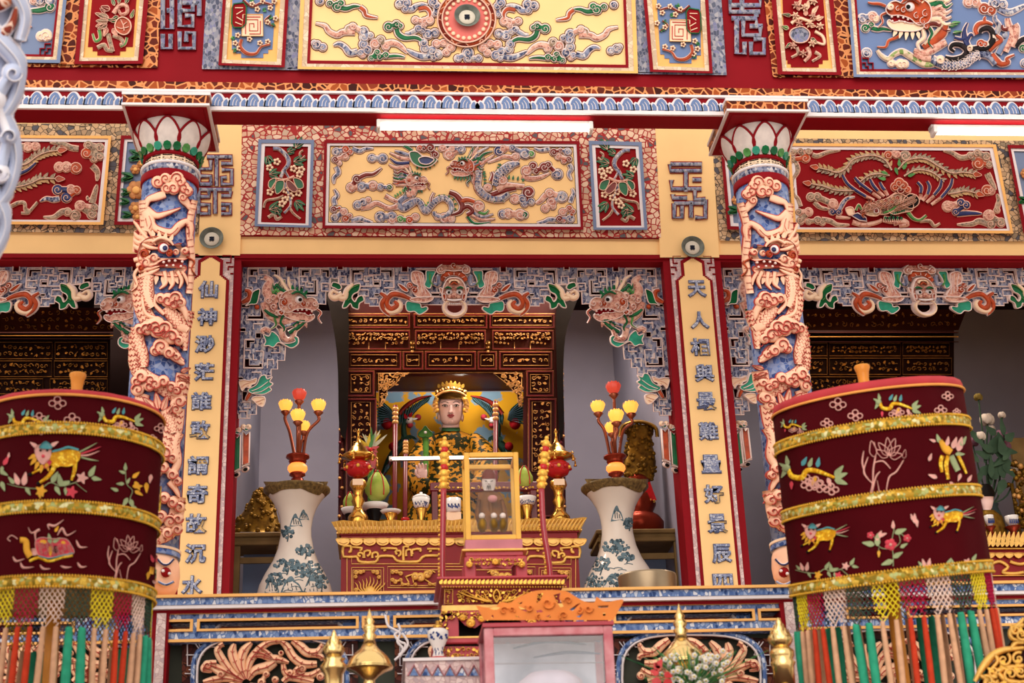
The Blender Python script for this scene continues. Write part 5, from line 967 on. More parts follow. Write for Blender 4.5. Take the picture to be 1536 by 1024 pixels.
def rev(cx, cy, prof):
    pr = sorted((z, r) for r, z in prof)
    def R(z):
        for (a, r0), (c, r1) in zip(pr, pr[1:]):
            if a <= z <= c: return r0+(r1-r0)*(z-a)/max(1e-6, c-a)
        return pr[0][1] if z < pr[0][0] else pr[-1][1]
    def f(u, v, d):
        z = P(u, v, cy).z
        for _ in range(5): p = cyl(cx, cy, R(z))(u, v, d); z = p.z
        return p
    return f
def carved(b, x0, y0, x1, y1, T, mat='GD', d=.02, seed=1, dens=1.0, frame=True):
    """gilded scrollwork filling a rectangle given in crop coordinates"""
    rn = random.Random(seed); (ax, ay), (bx, by) = T([(x0, y0), (x1, y1)]); W_, H_ = bx-ax, by-ay
    if frame: b.rib([(ax, ay), (bx, ay), (bx, by), (ax, by)], 1.1, 0, d*.8, mat, True, 1, smooth=False)
    s = min(W_, H_)*.42 if min(W_, H_) > 9 else min(W_, H_)*.6; s = max(3.2, min(s, 7)); nx, ny = max(1, int(W_/s/1.25*dens)), max(1, int(H_/s/1.25*dens))
    for i in range(nx):
        for j in range(ny):
            x, y = ax+(i+.5)*W_/nx+rn.uniform(-.6, .6), ay+(j+.5)*H_/ny+rn.uniform(-.5, .5); r = s*rn.uniform(.42, .6); k = rn.random(); rot = rn.uniform(0, 360)
            if k < .55: b.rib(spiral(x, y, r, rot, rn.uniform(.8, 1.2), rn.choice((-1, 1)), 9), [1.5, .9], 0, d*rn.uniform(.7, 1.1), mat, n=1)
            elif k < .85: b.leaf(x, y, r*1.5, r, rot, mat, d*rn.uniform(.6, 1), None)
            else: b.disc(x, y, r*.55, 0, d, mat, 7)
            if rn.random() < .7: x2, y2 = x+rn.uniform(-1, 1)*s, y+rn.uniform(-1, 1)*s*.6; b.rib([(x, y), ((x+x2)/2+1, (y+y2)/2-1), (max(ax, min(bx, x2)), max(ay, min(by, y2)))], [1.3, .8], 0, d*.7, mat, n=2)
YS = 1.25; S1, S2 = Cr(500, 460, 4.267), Cr(480, 540, 3.84)
t = thing('carved_shrine', 'dark red lacquer shrine with gilded carved panels around the seated statue', 'shrine', P(677, 880, YS))
b = B(pl(YS)); b.poly(S1('40,-60 1480,-60 1462,230 1440,420 1460,1460 1215,1460 1215,412 275,412 270,1460 30,1460 60,420 50,230'), -.08, 0, 'LQ', back=True); b.build('shrine_front', t)
def pnl(x0, y0, x1, y1, i, seed, T=S1, dens=1, nm='carved_panel', par=t, mp=pl(YS), frm=True):
    b = B(mp)
    if frm:
        q = T([(x0, y0), (x1, y0), (x1, y1), (x0, y1)])
        b.rib(q, 1.3, 0, .016, 'GD', True, 1, smooth=False); b.frame(q, inset(q, 2.2, 2.2), 0, .02, 'LQ2')
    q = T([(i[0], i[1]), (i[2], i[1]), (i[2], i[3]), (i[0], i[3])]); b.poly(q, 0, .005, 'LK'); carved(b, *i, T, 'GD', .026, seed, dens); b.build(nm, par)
for k, (x0, y0, x1, y1, i) in enumerate(((75, 45, 490, 135, (92, 60, 475, 118)), (515, 45, 985, 135, (538, 60, 965, 118)), (1000, 45, 1415, 135, (1018, 60, 1398, 118)), (90, 285, 435, 400, (112, 307, 405, 375)), (445, 285, 575, 400, (470, 307, 548, 376)), (587, 285, 912, 400, (612, 307, 885, 375)), (925, 285, 1045, 400, (944, 307, 1026, 377)), (1062, 285, 1400, 400, (1088, 307, 1378, 375)), (88, 408, 262, 572, (113, 433, 236, 546)), (1236, 408, 1410, 572, (1262, 433, 1384, 546)))): pnl(x0, y0, x1, y1, i, k+3)
pnl(150, 220, 325, 900, (180, 242, 290, 640), 31, S2); pnl(1200, 220, 1360, 900, (1222, 240, 1330, 640), 32, S2)
for k, (x0, x1) in enumerate(((80, 490), (525, 975), (1018, 1410))):
    b = B(pl(YS)); q = S1([(x0, 150), (x1, 150), (x1, 272), (x0, 272)]); b.rib(q, 1.3, 0, .016, 'GD', True, 1, smooth=False); b.frame(q, inset(q, 2, 2), 0, .018, 'LQ2'); carved(b, x0+12, 164, x1-12, 214, S1, 'GD', .045, 50+k, 1.2, False)
    w_ = x1-x0
    for f in (0, .6, ): carved(b, x0+w_*f+10, 214, x0+w_*(f+.3), 246, S1, 'GD', .035, 60+k, 1, False)
    for f in (.36, .62): b.rib(S1(f'{x0+w_*f},225 {x0+w_*f},272'), 1.2, 0, .02, 'GD', n=1)
    b.build('hanging_apron', t)
for x in (505, 990): b = B(pl(YS)); p_ = S1([(x, 235), (x, 262), (x, 285)]); b.disc(*p_[0], 5, 0, .05, 'BRZ', 10); b.disc(*p_[1], 4, 0, .06, 'BRZ', 10); b.disc(*p_[2], 2.5, 0, .05, 'GD', 8); b.build('pendant', t)
for sx, pts in ((1, [(56, 235), (52, 430), (55, 560), (50, 900), (45, 1400)]), (-1, [(1452, 235), (1456, 430), (1458, 560), (1466, 900), (1475, 1400)])):
    b = B(pl(YS)); q = S1(pts); b.rib(q, 7.5, -.05, .06, 'LQ', n=3)
    for k in range(34): f = k/33; i = min(3, int(f*4)); g = f*4-i; x, y = q[i][0]+(q[i+1][0]-q[i][0])*g, q[i][1]+(q[i+1][1]-q[i][1])*g; b.disc(x+(1.6 if k % 2 else -1.6), y, 3.0, .02, .085, 'GD' if k % 3 else 'LQ2', 8)
    b.disc(*q[0], 5.5, 0, .09, 'BRZ', 10, 4); b.disc(*q[1], 5, 0, .09, 'GD', 10, 4); b.build('carved_post', t)
for pts, sd in (('290,425 475,425 430,450 390,500 345,530 330,600 300,640 292,640', 71), ('1025,425 1205,425 1205,640 1190,640 1175,560 1120,500 1085,470', 72)):
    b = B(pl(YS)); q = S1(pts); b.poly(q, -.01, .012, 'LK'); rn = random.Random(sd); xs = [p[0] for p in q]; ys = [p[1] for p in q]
    def inside(x, y): 
        c = False
        for (x1, y1), (x2, y2) in zip(q, q[1:]+q[:1]):
            if (y1 > y) != (y2 > y) and x < (x2-x1)*(y-y1)/(y2-y1)+x1: c = not c
        return c
    n_ = 0
    while n_ < 60:
        x, y = rn.uniform(min(xs), max(xs)), rn.uniform(min(ys), max(ys))
        if inside(x, y):
            n_ += 1
            if rn.random() < .5: b.rib(spiral(x, y, 3, rn.uniform(0, 360), 1, rn.choice((-1, 1)), 8), [1.7, 1], .01, .04, 'GD', n=1)
            else: b.leaf(x, y, 6, 3, rn.uniform(0, 360), 'GD', .036, None)
    b.rib(q, 1.4, 0, .03, 'GD', True, 1); b.build('corner_bracket', t)
b = B(); x0, x1 = P(540, 500, YS).x, P(815, 500, YS).x; zt_ = P(677, 556, YS).z; b.box(x0, x1, YS+.03, YS+.75, zt_+.12, zt_+.16, 'LQ'); b.box(x0-.03, x0, YS+.03, YS+.8, FLZ, zt_+.16, 'LQ'); b.box(x1, x1+.03, YS+.03, YS+.8, FLZ, zt_+.16, 'LQ')
b.box(x0, x1, YS+.04, YS+.09, zt_-.01, zt_+.05, 'LQ'); b.box(x0, x1, YS+.035, YS+.05, zt_-.004, zt_+.004, 'GD'); b.build('niche', t)
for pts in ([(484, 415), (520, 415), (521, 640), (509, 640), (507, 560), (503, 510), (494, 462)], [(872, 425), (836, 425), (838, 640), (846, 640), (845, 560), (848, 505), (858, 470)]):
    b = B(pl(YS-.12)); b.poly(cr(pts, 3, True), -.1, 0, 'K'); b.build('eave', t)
# painted sky board at the back of the niche
paint('MUR', 'painted_yellow_sky', 'e0a222', .65, h2='7f9db0', scale=5.2, lo=.655, hi=.475)
YM = YS+.74; b = B(); b.box(x0, x1, YM, YM+.02, FLZ, zt_+.11, 'MUR'); o = b.build('painted_board', loc=(0, YM, FLZ)); settag(o, 'yellow painted board with blue clouds behind the seated statue', 'painting')
al = bpy.data.lights.new('niche_lamp', 'POINT'); al.energy = 24; al.shadow_soft_size = .12; al.color = (1, .93, .85); ao = bpy.data.objects.new('niche_lamp', al); COL.objects.link(ao); ao.location = P(690, 556, YS+.12)  # unseen fill light, added to brighten the niche and its board
# ---- seated statue
YT = 1.55; f7 = Cr(560, 560, 6.4)
paint('GST', 'dull_gold_statue', '8f6a24', .4, .5, h2='4d3413', scale=22); paint('CRN', 'dark_bronze_crown', '6e4c1e', .4, .4, var=.2); paint('SK', 'painted_pink_skin', 'efcdc6', .4, var=.04); paint('RB', 'brocade_robe', 'b57c1e', .5, h2='23270f', scale=26, lo=.6, hi=.4); paint('HR', 'black_hair', '15100f', .4); paint('LIP', 'red_lips', 'a5303a', .4); paint('CG', 'green_collar', '2f5a38', .5)
def loft(b, rows, Y, mat, n=22, cap=True):
    vs = []
    for v, uc, hw, dep, off in rows:
        for i in range(n): a = 2*PI*i/n; vs.append(P(uc+hw*math.cos(a), v, Y-off-dep*math.sin(a)))
    m = len(rows); fs = [(j*n+i, j*n+(i+1) % n, (j+1)*n+(i+1) % n, (j+1)*n+i) for j in range(m-1) for i in range(n)]
    if cap: fs += [tuple(range(n)), tuple((m-1)*n+i for i in range(n-1, -1, -1))]
    b.add(vs, fs, mat)
def seated_statue(t, K, Y, mats, hand=True):
    """K maps statue crop coordinates to the photograph; returns nothing, adds parts to t"""
    skin, robe, crown, hair, collar, lip = mats; k = 6.4/K.k; q = lambda x, y: K([(x, y)])[0]; m_ = mpp(*q(740, 400), Y)/6.4*6.4
    HW = [(238, 104), (270, 116), (310, 121), (360, 120), (400, 114), (440, 102), (470, 86), (490, 66), (503, 40)]
    def hw(y):
        for (a, r0), (c, r1) in zip(HW, HW[1:]):
            if a <= y <= c: return r0+(r1-r0)*(y-a)/(c-a)
        return HW[0][1] if y < HW[0][0] else HW[-1][1]
    px = m_/K.k
    rows = [(q(742, y)[1], q(742, y)[0], h/K.k, (h*.95 if y < 460 else h*1.02)*px, .0+(.012 if y > 420 else 0)) for y, h in [(150, 70), (190, 95)]+HW]
    b = B(); loft(b, rows, Y, skin, 26)
    loft(b, [(q(745, y)[1], q(745, y)[0], h/K.k, h*px*.9, -.01) for y, h in ((440, 78), (480, 80), (520, 84), (560, 96))], Y, skin)
    def face(u, v, d):
        x, y = K.x*0+(u-K.x)*K.k, (v-K.y)*K.k; h = hw(y); r = (x-742)/h; dep = h*.95*px*math.sqrt(max(.02, 1-r*r)); return P(u, v, Y-dep-d-(.012 if y > 420 else 0))
    b.mp = face
    b.rib(K('742,300 742,340 742,368'), [22/K.k, 34/K.k, 44/K.k], -.01, 26*px, skin, n=4); b.disc(*q(742, 368), 22/K.k, -.004, 30*px, skin, 12)
    for s in (-1, 1): b.disc(*q(742+s*17, 374), 11/K.k, -.004, 16*px, skin, 8)
    b.disc(*q(742, 470), 34/K.k, -.01, 12*px, skin, 12)
    hd = b.build('head', t)
    for s in (-1, 1):
        e = q(742+s*54, 310); b = B(face); b.disc(e[0], e[1], 27/K.k, -.004, 10*px, 'WW', 12, 9.5/K.k); b.disc(e[0], e[1], 9.5/K.k, 2*px, 13*px, 'HR', 10); b.rib([q(742+s*26, 312), q(742+s*54, 296), q(742+s*84, 308)], 5/K.k, 4*px, 13*px, 'HR', n=3); b.rib([q(742+s*28, 318), q(742+s*54, 322), q(742+s*80, 313)], 3/K.k, 2*px, 9*px, skin, n=3); b.build('eye', hd)
        b = B(face); b.rib([q(742+s*22, 282), q(742+s*54, 266), q(742+s*92, 282)], [6/K.k, 3/K.k], -.002, 6*px, 'HR', n=4); b.build('eyebrow', hd)
        b = B(pl(Y)); b.disc(*q(742+s*122, 330), 16/K.k, -.03, .012, skin, 10, 40/K.k); b.disc(*q(742+s*112, 420), 15/K.k, -.02, .03, skin, 10, 44/K.k); b.build('ear', hd)
    b = B(face); b.rib(K('706,404 726,398 742,402 758,398 778,404'), [3/K.k, 14/K.k, 12/K.k, 14/K.k, 3/K.k], -.002, 12*px, lip, n=3); b.rib(K('712,408 742,418 772,408'), [4/K.k, 15/K.k, 4/K.k], -.002, 13*px, lip, n=3); b.build('mouth', hd)
    b = B(); loft(b, [(q(742, y)[1], q(742, y)[0], h/K.k, h*px, -.035) for y, h in ((200, 100), (240, 122), (320, 126), (400, 110), (440, 90))], Y, hair); b.build('hair', t)
    b = B(); loft(b, [(q(744, y)[1], q(744, y)[0], h/K.k, h*px*1.0, .01) for y, h in ((518, 84), (535, 88), (552, 92))], Y, collar); b.build('collar', t)
    b = B(); loft(b, [(q(x, y)[1], q(x, y)[0], h/K.k, dd*px, o_) for y, x, h, dd, o_ in ((545, 745, 70, 60, 0), (560, 745, 120, 90, 0), (585, 748, 180, 115, 0), (625, 755, 245, 130, 0), (690, 755, 280, 150, 0), (800, 745, 290, 165, .01), (900, 735, 300, 180, .03), (1050, 730, 330, 230, .06), (1250, 730, 400, 300, .1), (1500, 730, 470, 330, .1))], Y, robe, 28)
    rb = b.build('robe', t)
    for s, pts in ((-1, '560,640,80 470,760,105 420,900,120 430,1060,110 500,1110,95'), (1, '960,640,80 1040,740,105 1090,900,120 1060,1060,110 960,1120,95')):
        b = B(pl(Y-.03)); q_ = pp(pts); c_ = [P(*q(x, y), Y-.02-.10*i) for i, (x, y, w) in enumerate(q_)]
        b.tube(c_, [w*px for x, y, w in q_], robe, 14, 5); b.build('sleeve', rb)
t = thing('seated_statue', 'seated deity statue with painted face, gold crown and brocade robe in the shrine', 'statue', P(677, 880, YT))
seated_statue(t, f7, YT, ('SK', 'RB', 'GD', 'HR', 'CG', 'LIP'))
b = B(); loft(b, [(f7([(744, y)])[0][1], f7([(744, y)])[0][0], h/6.4, h*.0007, .0) for y, h in ((245, 136), (215, 142), (185, 138), (150, 118), (125, 92), (105, 66), (92, 30))], YT, 'CRN', 24)
b.mp = pl(YT-.1)
b.orib(f7('600,215 660,180 744,165 830,180 890,215'), [4, 5, 4], 'GD', .03, 'GST', 1)
for k in range(11): x, y = f7([(610+k*27, 175-36*math.sin(PI*k/10))])[0]; b.disc(x, y, 3.2, 0, .04, 'CRN' if k % 2 else 'GD', 9)
for k in range(7): x, y = f7([(640+k*35, 138-26*math.sin(PI*k/6))])[0]; b.leaf(x, y, 7, 5, -90+(k-3)*9, 'GST', .03, None)
cw = b.build('crown', t)
for s in (-1, 1):
    b = B(pl(YT-.05)); 
    for y in (250, 285, 320, 350): x_ = f7([(744+s*(152-abs(y-300)*.3), y)])[0]; b.disc(x_[0], x_[1], 4.4, 0, .03, 'GO' if y % 20 else 'GD', 9); b.leaf(x_[0], x_[1], 7, 3.5, 90-s*60, 'GD', .03, None)
    b.build('crown_side_ornament', cw)
# raised hand
def hand(t, base, Y, sc, flip=1, rot=0, mat='SK', curl=.35):
    o = P(base[0], base[1], Y); c_, s_ = math.cos(R_(rot)), math.sin(R_(rot))
    def W_(x, y, z): return o+Vector(((x*c_-y*s_)*flip*sc, -z*sc, (x*s_+y*c_)*sc))
    b = B(); b.tube([W_(0, -.5, 0), W_(0, -.15, .02), W_(.02, .2, .05), W_(.04, .5, .06), W_(.04, .72, .05)], [q*sc for q in (.24, .24, .36, .42, .36)], mat, 12, 4, .5)
    for i, (x, L, sp) in enumerate(((-.26, .62, -.12), (-.08, .72, -.03), (.12, .66, .05), (.3, .5, .14))):
        bend = curl*(.25+.45*i); b.tube([W_(x, .55, .05), W_(x+sp*.4, .55+L*.45, .08+bend*.25), W_(x+sp*.7, .55+L*(.8-bend*.2), .1+bend*.7), W_(x+sp*.8, .55+L*(1-bend*.6), .08+bend*1.0)], [q*sc for q in (.115, .105, .095, .06)], mat, 8, 3)
    b.tube([W_(-.28, .05, .06), W_(-.5, .3, .18), W_(-.52, .55, .26), W_(-.46, .75, .28)], [q*sc for q in (.14, .125, .11, .07)], mat, 8, 3); b.build('hand', t)
hand(t, f7([(480, 1000)])[0], YT-.42, .085, 1, 12)
t = thing('ruyi_sceptre', 'green jade ruyi sceptre held upright in front of the brocade robe', 'sceptre', P(*f7([(500, 960)])[0], YT-.3))
paint('JD', 'green_jade', '4d7d35', .3, var=.2, scale=20)
b = B(); b.mp = pl(YT-.3); b.op(f7('500,505 530,540 565,570 560,600 520,612 500,604 480,612 440,600 436,570 470,540'), 'JD', .045, 'CG', 1); b.disc(*f7('500,565')[0], 3, .02, .06, 'WPC', 8); b.build('sceptre_head', t)
b = B(); b.tube([P(*f7([(500, 600)])[0], YT-.32), P(*f7([(505, 750)])[0], YT-.35), P(*f7([(500, 980)])[0], YT-.4)], [.024, .02, .022], 'JD', 10); b.build('sceptre_shaft', t)
# phoenixes flanking the statue
paint('PHG', 'dark_green_feathers', '1f3a30', .45, var=.4, scale=25); paint('PHB', 'pale_feather_edges', '6f8fa0', .5)
for s, lab in ((1, 'painted wooden phoenix with dark green wings left of the seated statue'), (-1, 'painted wooden phoenix with dark green wings right of the seated statue')):
    K = f7 if s > 0 else f7.mr(676.5, 0); Yp = YT+.16; t = thing('phoenix_figure', lab, 'figurine', P(*K([(180, 1000)])[0], Yp), 'phoenix pair'); mp_ = pl(Yp)
    b = B(mp_); q = K('560,215 460,235 370,275 300,330 250,390'); b.rib(q, [2, 5, 7, 8, 7], 0, .05, 'DR', n=4)
    for i in range(10): f = i/9; x, y = K([(545-290*f, 225+150*f**1.3)])[0]; b.leaf(x, y, 20+16*math.sin(PI*f), 5.4, (90+45*(1-f)) if s > 0 else (90-45*(1-f)), 'PHG', .035, 'PHB')
    b.build('wing', t)
    b = B(mp_)
    for i in range(9): f = i/8; x, y = K([(205-15*f, 440-60*f)])[0]; b.leaf(x, y, 30+8*math.sin(PI*f), 5.4, (196+58*f-30) if s > 0 else (-16-58*f+30), 'PHG', .04, 'PHB')
    b.disc(*K('130,470')[0], 9, 0, .05, 'RF', 12, 11); b.build('wing', t)
    b = B(mp_); b.rib(K('300,620 290,520 300,460 330,430'), [9, 8, 6, 5], 0, .06, 'PHG', n=4)
    for i in range(8): x, y = K([(270+i*14, 600+10*math.sin(i))])[0]; b.leaf(x, y, 9, 4, 70-s*i*6, 'PHG', .06, None)
    b.disc(*K('345,450')[0], 6.5, 0, .07, 'WPC', 12); b.disc(*K('352,495')[0], 5, 0, .06, 'LIP', 10); b.disc(*K('338,440')[0], 1.6, .05, .08, 'K', 8)
    b.leaf(*K('320,440')[0], 10, 5, -110, 'RF', .06, None); b.leaf(*K('345,420')[0], 9, 5, -60, 'RF', .06, None); b.leaf(*K('370,440')[0], 9, 3, -10 if s > 0 else 190, 'WPC', .06, None); b.disc(*K('430,420')[0], 5, 0, .05, 'LIP', 10); b.build('head', t)
    b = B(mp_); b.rib(K('300,640 220,740 150,850 80,1000'), [12, 14, 12, 6], 0, .06, 'PHG', n=4)
    for i in range(9): x, y = K([(240-i*18, 700+i*34)])[0]; b.leaf(x, y, 15, 5, 120 if s > 0 else 60, ('PHG', 'RF', 'PHB')[i % 3], .06, 'PHB')
    b.disc(*K('190,700')[0], 7, .02, .08, 'RF', 12); b.build('body', t)
def staff(u, v0, v1, Y, r, label, gold=True):
    a, c = P(u, v0, Y), P(u-1, v1, Y); t = thing('ceremonial_staff', label, 'staff', (c.x, Y, FLZ), 'red staffs in the shrine'); b = B(); b.tube([a, c, Vector((c.x, Y, FLZ))], r, 'LQ2', 10, 1); b.build('pole', t)
    b = B()
    for i in range(4): q = a+(c-a)*(.03+.035*i); b.ball(q, r*1.35, 'GD', 10, sz=.9)
    b.build('finial', t)
staff(593, 608, 800, YT-.45, .017, 'red staff with gold finial left of the seated statue'); staff(608.5, 660, 800, YT-.5, .016, 'shorter red staff between the left staff and the statue'); staff(743.5, 602, 800, YT-.45, .017, 'red staff with gold finial right of the seated statue')
# glowing bar added as a tube's reflection on glass before the statue
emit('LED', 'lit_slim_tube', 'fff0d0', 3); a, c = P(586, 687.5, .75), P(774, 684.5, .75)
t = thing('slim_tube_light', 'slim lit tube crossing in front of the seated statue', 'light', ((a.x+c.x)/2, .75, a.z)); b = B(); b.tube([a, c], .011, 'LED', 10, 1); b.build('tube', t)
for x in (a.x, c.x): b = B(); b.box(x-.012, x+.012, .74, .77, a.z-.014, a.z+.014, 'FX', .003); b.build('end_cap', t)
b = B(); b.box(a.x, c.x, .765, .78, a.z-.01, a.z+.012, 'LQ'); b.build('rail', t)  # caps and rail are made up with the glowing bar
# ------------------------------------------------------------------ altar table in the middle bay
YA = .35; A1 = Cr(500, 760, 7.315)
za = P(690, 800.5, YA).z; xl, xr_ = P(511.5, 840, YA).x, P(867.5, 830, YA).x; xm = (xl+xr_)/2; ztop = P(690, 781, YA).z
t = thing('altar_table', 'large red altar table with gold scrolls and leaf cornice in the middle bay', 'table', (xm, YA, FLZ))
b = B(); b.box(xl, xr_, YA, YA+.62, FLZ, za, 'R2'); b.box(xl-.012, xr_+.012, YA-.014, YA+.64, za, za+.012, 'R2'); b.build('table_body', t)
b = B(); zc0 = za+.012; h = ztop-zc0
n = 64
for face in (0,):
    for i in range(n):
        x0 = xl-.02+(xr_-xl+.04)*i/n; x1 = xl-.02+(xr_-xl+.04)*(i+1)/n; fx = lambda x: xm+(x-xm)*1.055
        top = h*(.86+.14*(1-abs((i % 6)-3)/3)); top2 = h*(.86+.14*(1-abs(((i+1) % 6)-3)/3)); lean = .012
        prof = [(0, 0), (.012, h*.2), (.012, h*.5), (.035, h*.8)]
        vs = []
        for (dx, tp) in ((x0, top), (x1, top2)):
            for j, (o_, z) in enumerate(((.012, 0), (.03, .25), (.03, .55), (.055, 1))): vs.append(Vector((fx(dx)*1 if z > .9 else xm+(dx-xm)*(1+.055*z), YA-o_, zc0+tp*z)))
        b.add(vs, [(j, j+1, 4+j+1, 4+j) for j in range(3)], 'GB', False)
        xq = x0+(x1-x0)*.5
        b.tube([(xm+(xq-xm), YA-.018, zc0), (xm+(xq-xm)*1.02+.004, YA-.04, zc0+h*.4), (xm+(xq-xm)*1.045+.012, YA-.054, zc0+h*.85)], [.012, .008, .003], 'GB', 6, 3)
b.box(xl-.03, xr_+.03, YA-.02, YA+.66, zc0-.003, zc0+.006, 'GB'); b.build('leaf_cornice', t)
b = B(); b.box(xl-.03, xr_+.03, YA-.005, YA+.66, zc0, zc0+h*.86, 'R2'); b.build('table_top', t)
LA = pl(YA); mA = 692
for m in (0, 1):
    A = A1.mr(mA, .002) if m else A1; b = B(LA)
    for i in range(10): x, y = A([(110+i*144, 375)])[0]; b.op([(x-9.6, y-4), (x+9.6, y-4), (x+9.4, y+1), (x+6, y+5), (x, y+6.5), (x-6, y+5), (x-9.4, y+1)], 'GB', .014, 'GB', .8, 3); b.rib([(x-6, y+1.5), (x, y+4), (x+6, y+1.5)], 1.1, .01, .02, 'GD', n=3)
    b.build('lappet_fringe', t)
    b = B(LA)
    for p_, w in (('110,430 110,545 250,545 270,580 310,605 460,605 490,560 520,540 650,540 680,575 740,600 920,600 960,570 1010,535 1150,535', 4.4), ('110,430 190,430 190,490 165,490', 4.4), ('190,440 320,450 290,480', 3.6), ('300,540 270,530 290,500 330,520 330,560', 4), ('340,560 340,490 400,480 400,520 370,540', 4), ('430,560 430,510 480,500 490,540 460,550', 4), ('520,455 690,455 690,480', 3.8), ('550,480 580,470', 3.6), ('700,520 680,490 730,480 740,520 710,540', 4), ('770,590 770,440 830,440', 4.2), ('800,540 800,480 850,470 860,540', 4), ('870,520 870,470 960,460 950,490', 4), ('1030,460 1160,460', 3.6), ('1050,490 1080,480', 3.4)): b.rib(A(p_), w, 0, .02, 'GB', n=2)
    b.build('scroll_fretwork', t)
    b = B(LA)
    for p_ in ('150,560 150,960', '200,560 200,625 1405,625', '200,960 200,665 552,665 552,960', '215,960 215,693 522,693 522,960', '1405,885 595,885 595,655 1405,655', '1405,862 625,862 625,690 1405,690'): b.rib(A(p_), 1.4, 0, .01, 'GB', n=1, smooth=False)
    b.build('gold_line_frames', t)
    b = B(LA); b.cloud(A.L('250,720,26,GB 300,715,24,GB 330,705,18,GB 245,765,22,GB 480,720,26,GB 440,710,22,GB 500,770,22,GB 250,910,24,GB'), (), .016, 'GD', .4)
    for k in range(9): x, y = A([(400+(k-4)*18, 940)])[0]; b.rib([(x, y), (x+(k-4)*1.4-1.5, y-9+abs(k-4)), (x+(k-4)*2.6+1, y-17+abs(k-4)*1.4), (x+(k-4)*3.2, y-25+abs(k-4)*2.4)], [2.6, 2.4, 2, .6], 0, .02, 'GB', n=3)
    b.disc(*A('400,930')[0], 9, 0, .024, 'GB', 12); b.build('flame_carving', t)
    b = B(LA); b.cloud(A.L('650,715,22,GB 690,710,22,GB 740,730,24,GB 650,800,22,GB 680,820,26,GB 740,800,20,GB 760,850,20,GB 820,850,20,GB 900,850,20,GB 1060,845,22,GB 1120,850,20,GB 900,760,44,GB 960,770,50,GB 1030,740,44,GB 1060,720,30,GB'), (), .018, 'GD', .4)
    for p_ in ('790,770 870,740 930,760', '790,760 830,830', '870,770 880,830', '1000,790 1060,830', '1080,700 1120,720'): b.rib(A(p_), [3, 2], 0, .02, 'GB', n=2)
    b.build('beast_carving', t)
def place(u, v, Y): return P(u, v, Y)
zt2 = zc0+h*.86
def on_altar(u, Y): # point on the altar top below pixel column u
    p = P(u, 780, Y); return Vector((p.x, Y, zt2))
# brass lamp stands with red jars
paint('RJ', 'red_lacquer_jar', 'b31f22', .25, var=.2, scale=30, coat=.4)
def lamp_stand(u, label, du=0):
    Y = YA+.16; base = on_altar(u, Y); k = mpp(u, 700, Y); t = thing('brass_lamp', label, 'lamp', base, 'brass lamps on the altar'); z = lambda v: P(u, v, Y).z; X = base.x
    b = B(); b.lathe(X, Y, [(.001, zt2), (16*k, zt2), (15*k, z(775)), (9*k, z(768)), (6*k, z(760)), (10*k, z(752)), (6.5*k, z(744)), (8*k, z(735)), (13*k, z(728)), (12*k, z(722)), (6*k, z(718)), (6*k, z(714))], 'BRS', 26); b.build('stem', t)
    b = B(); b.lathe(X, Y, [(6*k, z(716)), (15*k, z(712)), (19*k, z(704)), (18.5*k, z(697)), (12*k, z(692)), (6*k, z(691))], 'RJ', 26)
    for i in range(12): a = i*PI/6; b.ball((X+19*k*math.cos(a), Y+19*k*math.sin(a), z(703)), 3*k, 'GO' if i % 2 else 'RJ', 8)
    b.build('red_jar', t)
    b = B(); b.lathe(X, Y, [(5*k, z(692)), (26*k, z(685)), (23*k, z(682.5)), (15*k, z(678)), (11*k, z(671)), (7*k, z(667)), (3*k, z(662)), (1.6*k, z(652)), (3*k, z(648)), (1e-4, z(642))], 'BRS', 26); cp = b.build('cap', t)
    for i in range(6):
        a = i*PI/3+.3; q = Vector((X+25*k*math.cos(a), Y+25*k*math.sin(a), z(686))); b = B(); b.tube([q, q+Vector((.012*math.cos(a), .012*math.sin(a), .012)), q+Vector((.025*math.cos(a), .025*math.sin(a), 0))], .004, 'BRS', 6); b.lathe(q.x+.02*math.cos(a), q.y+.02*math.sin(a), [(.001, -.005), (.006, -.02), (.006, -.035), (.012, -.05), (.001, -.052)], 'BRS', 8, q.z); b.build('hanging_bell', cp)
    b = B(); b.box(X-8*k, X+8*k, Y-14*k, Y-12*k, z(731), z(722), 'E'); b.build('paper_tag', t)
lamp_stand(537, 'brass lamp stand with red jar at the left end of the altar table'); lamp_stand(840, 'brass lamp stand with red jar at the right end of the altar table')
paint('INK2', 'cobalt_blue', '2c3f7c', .3, var=.2)
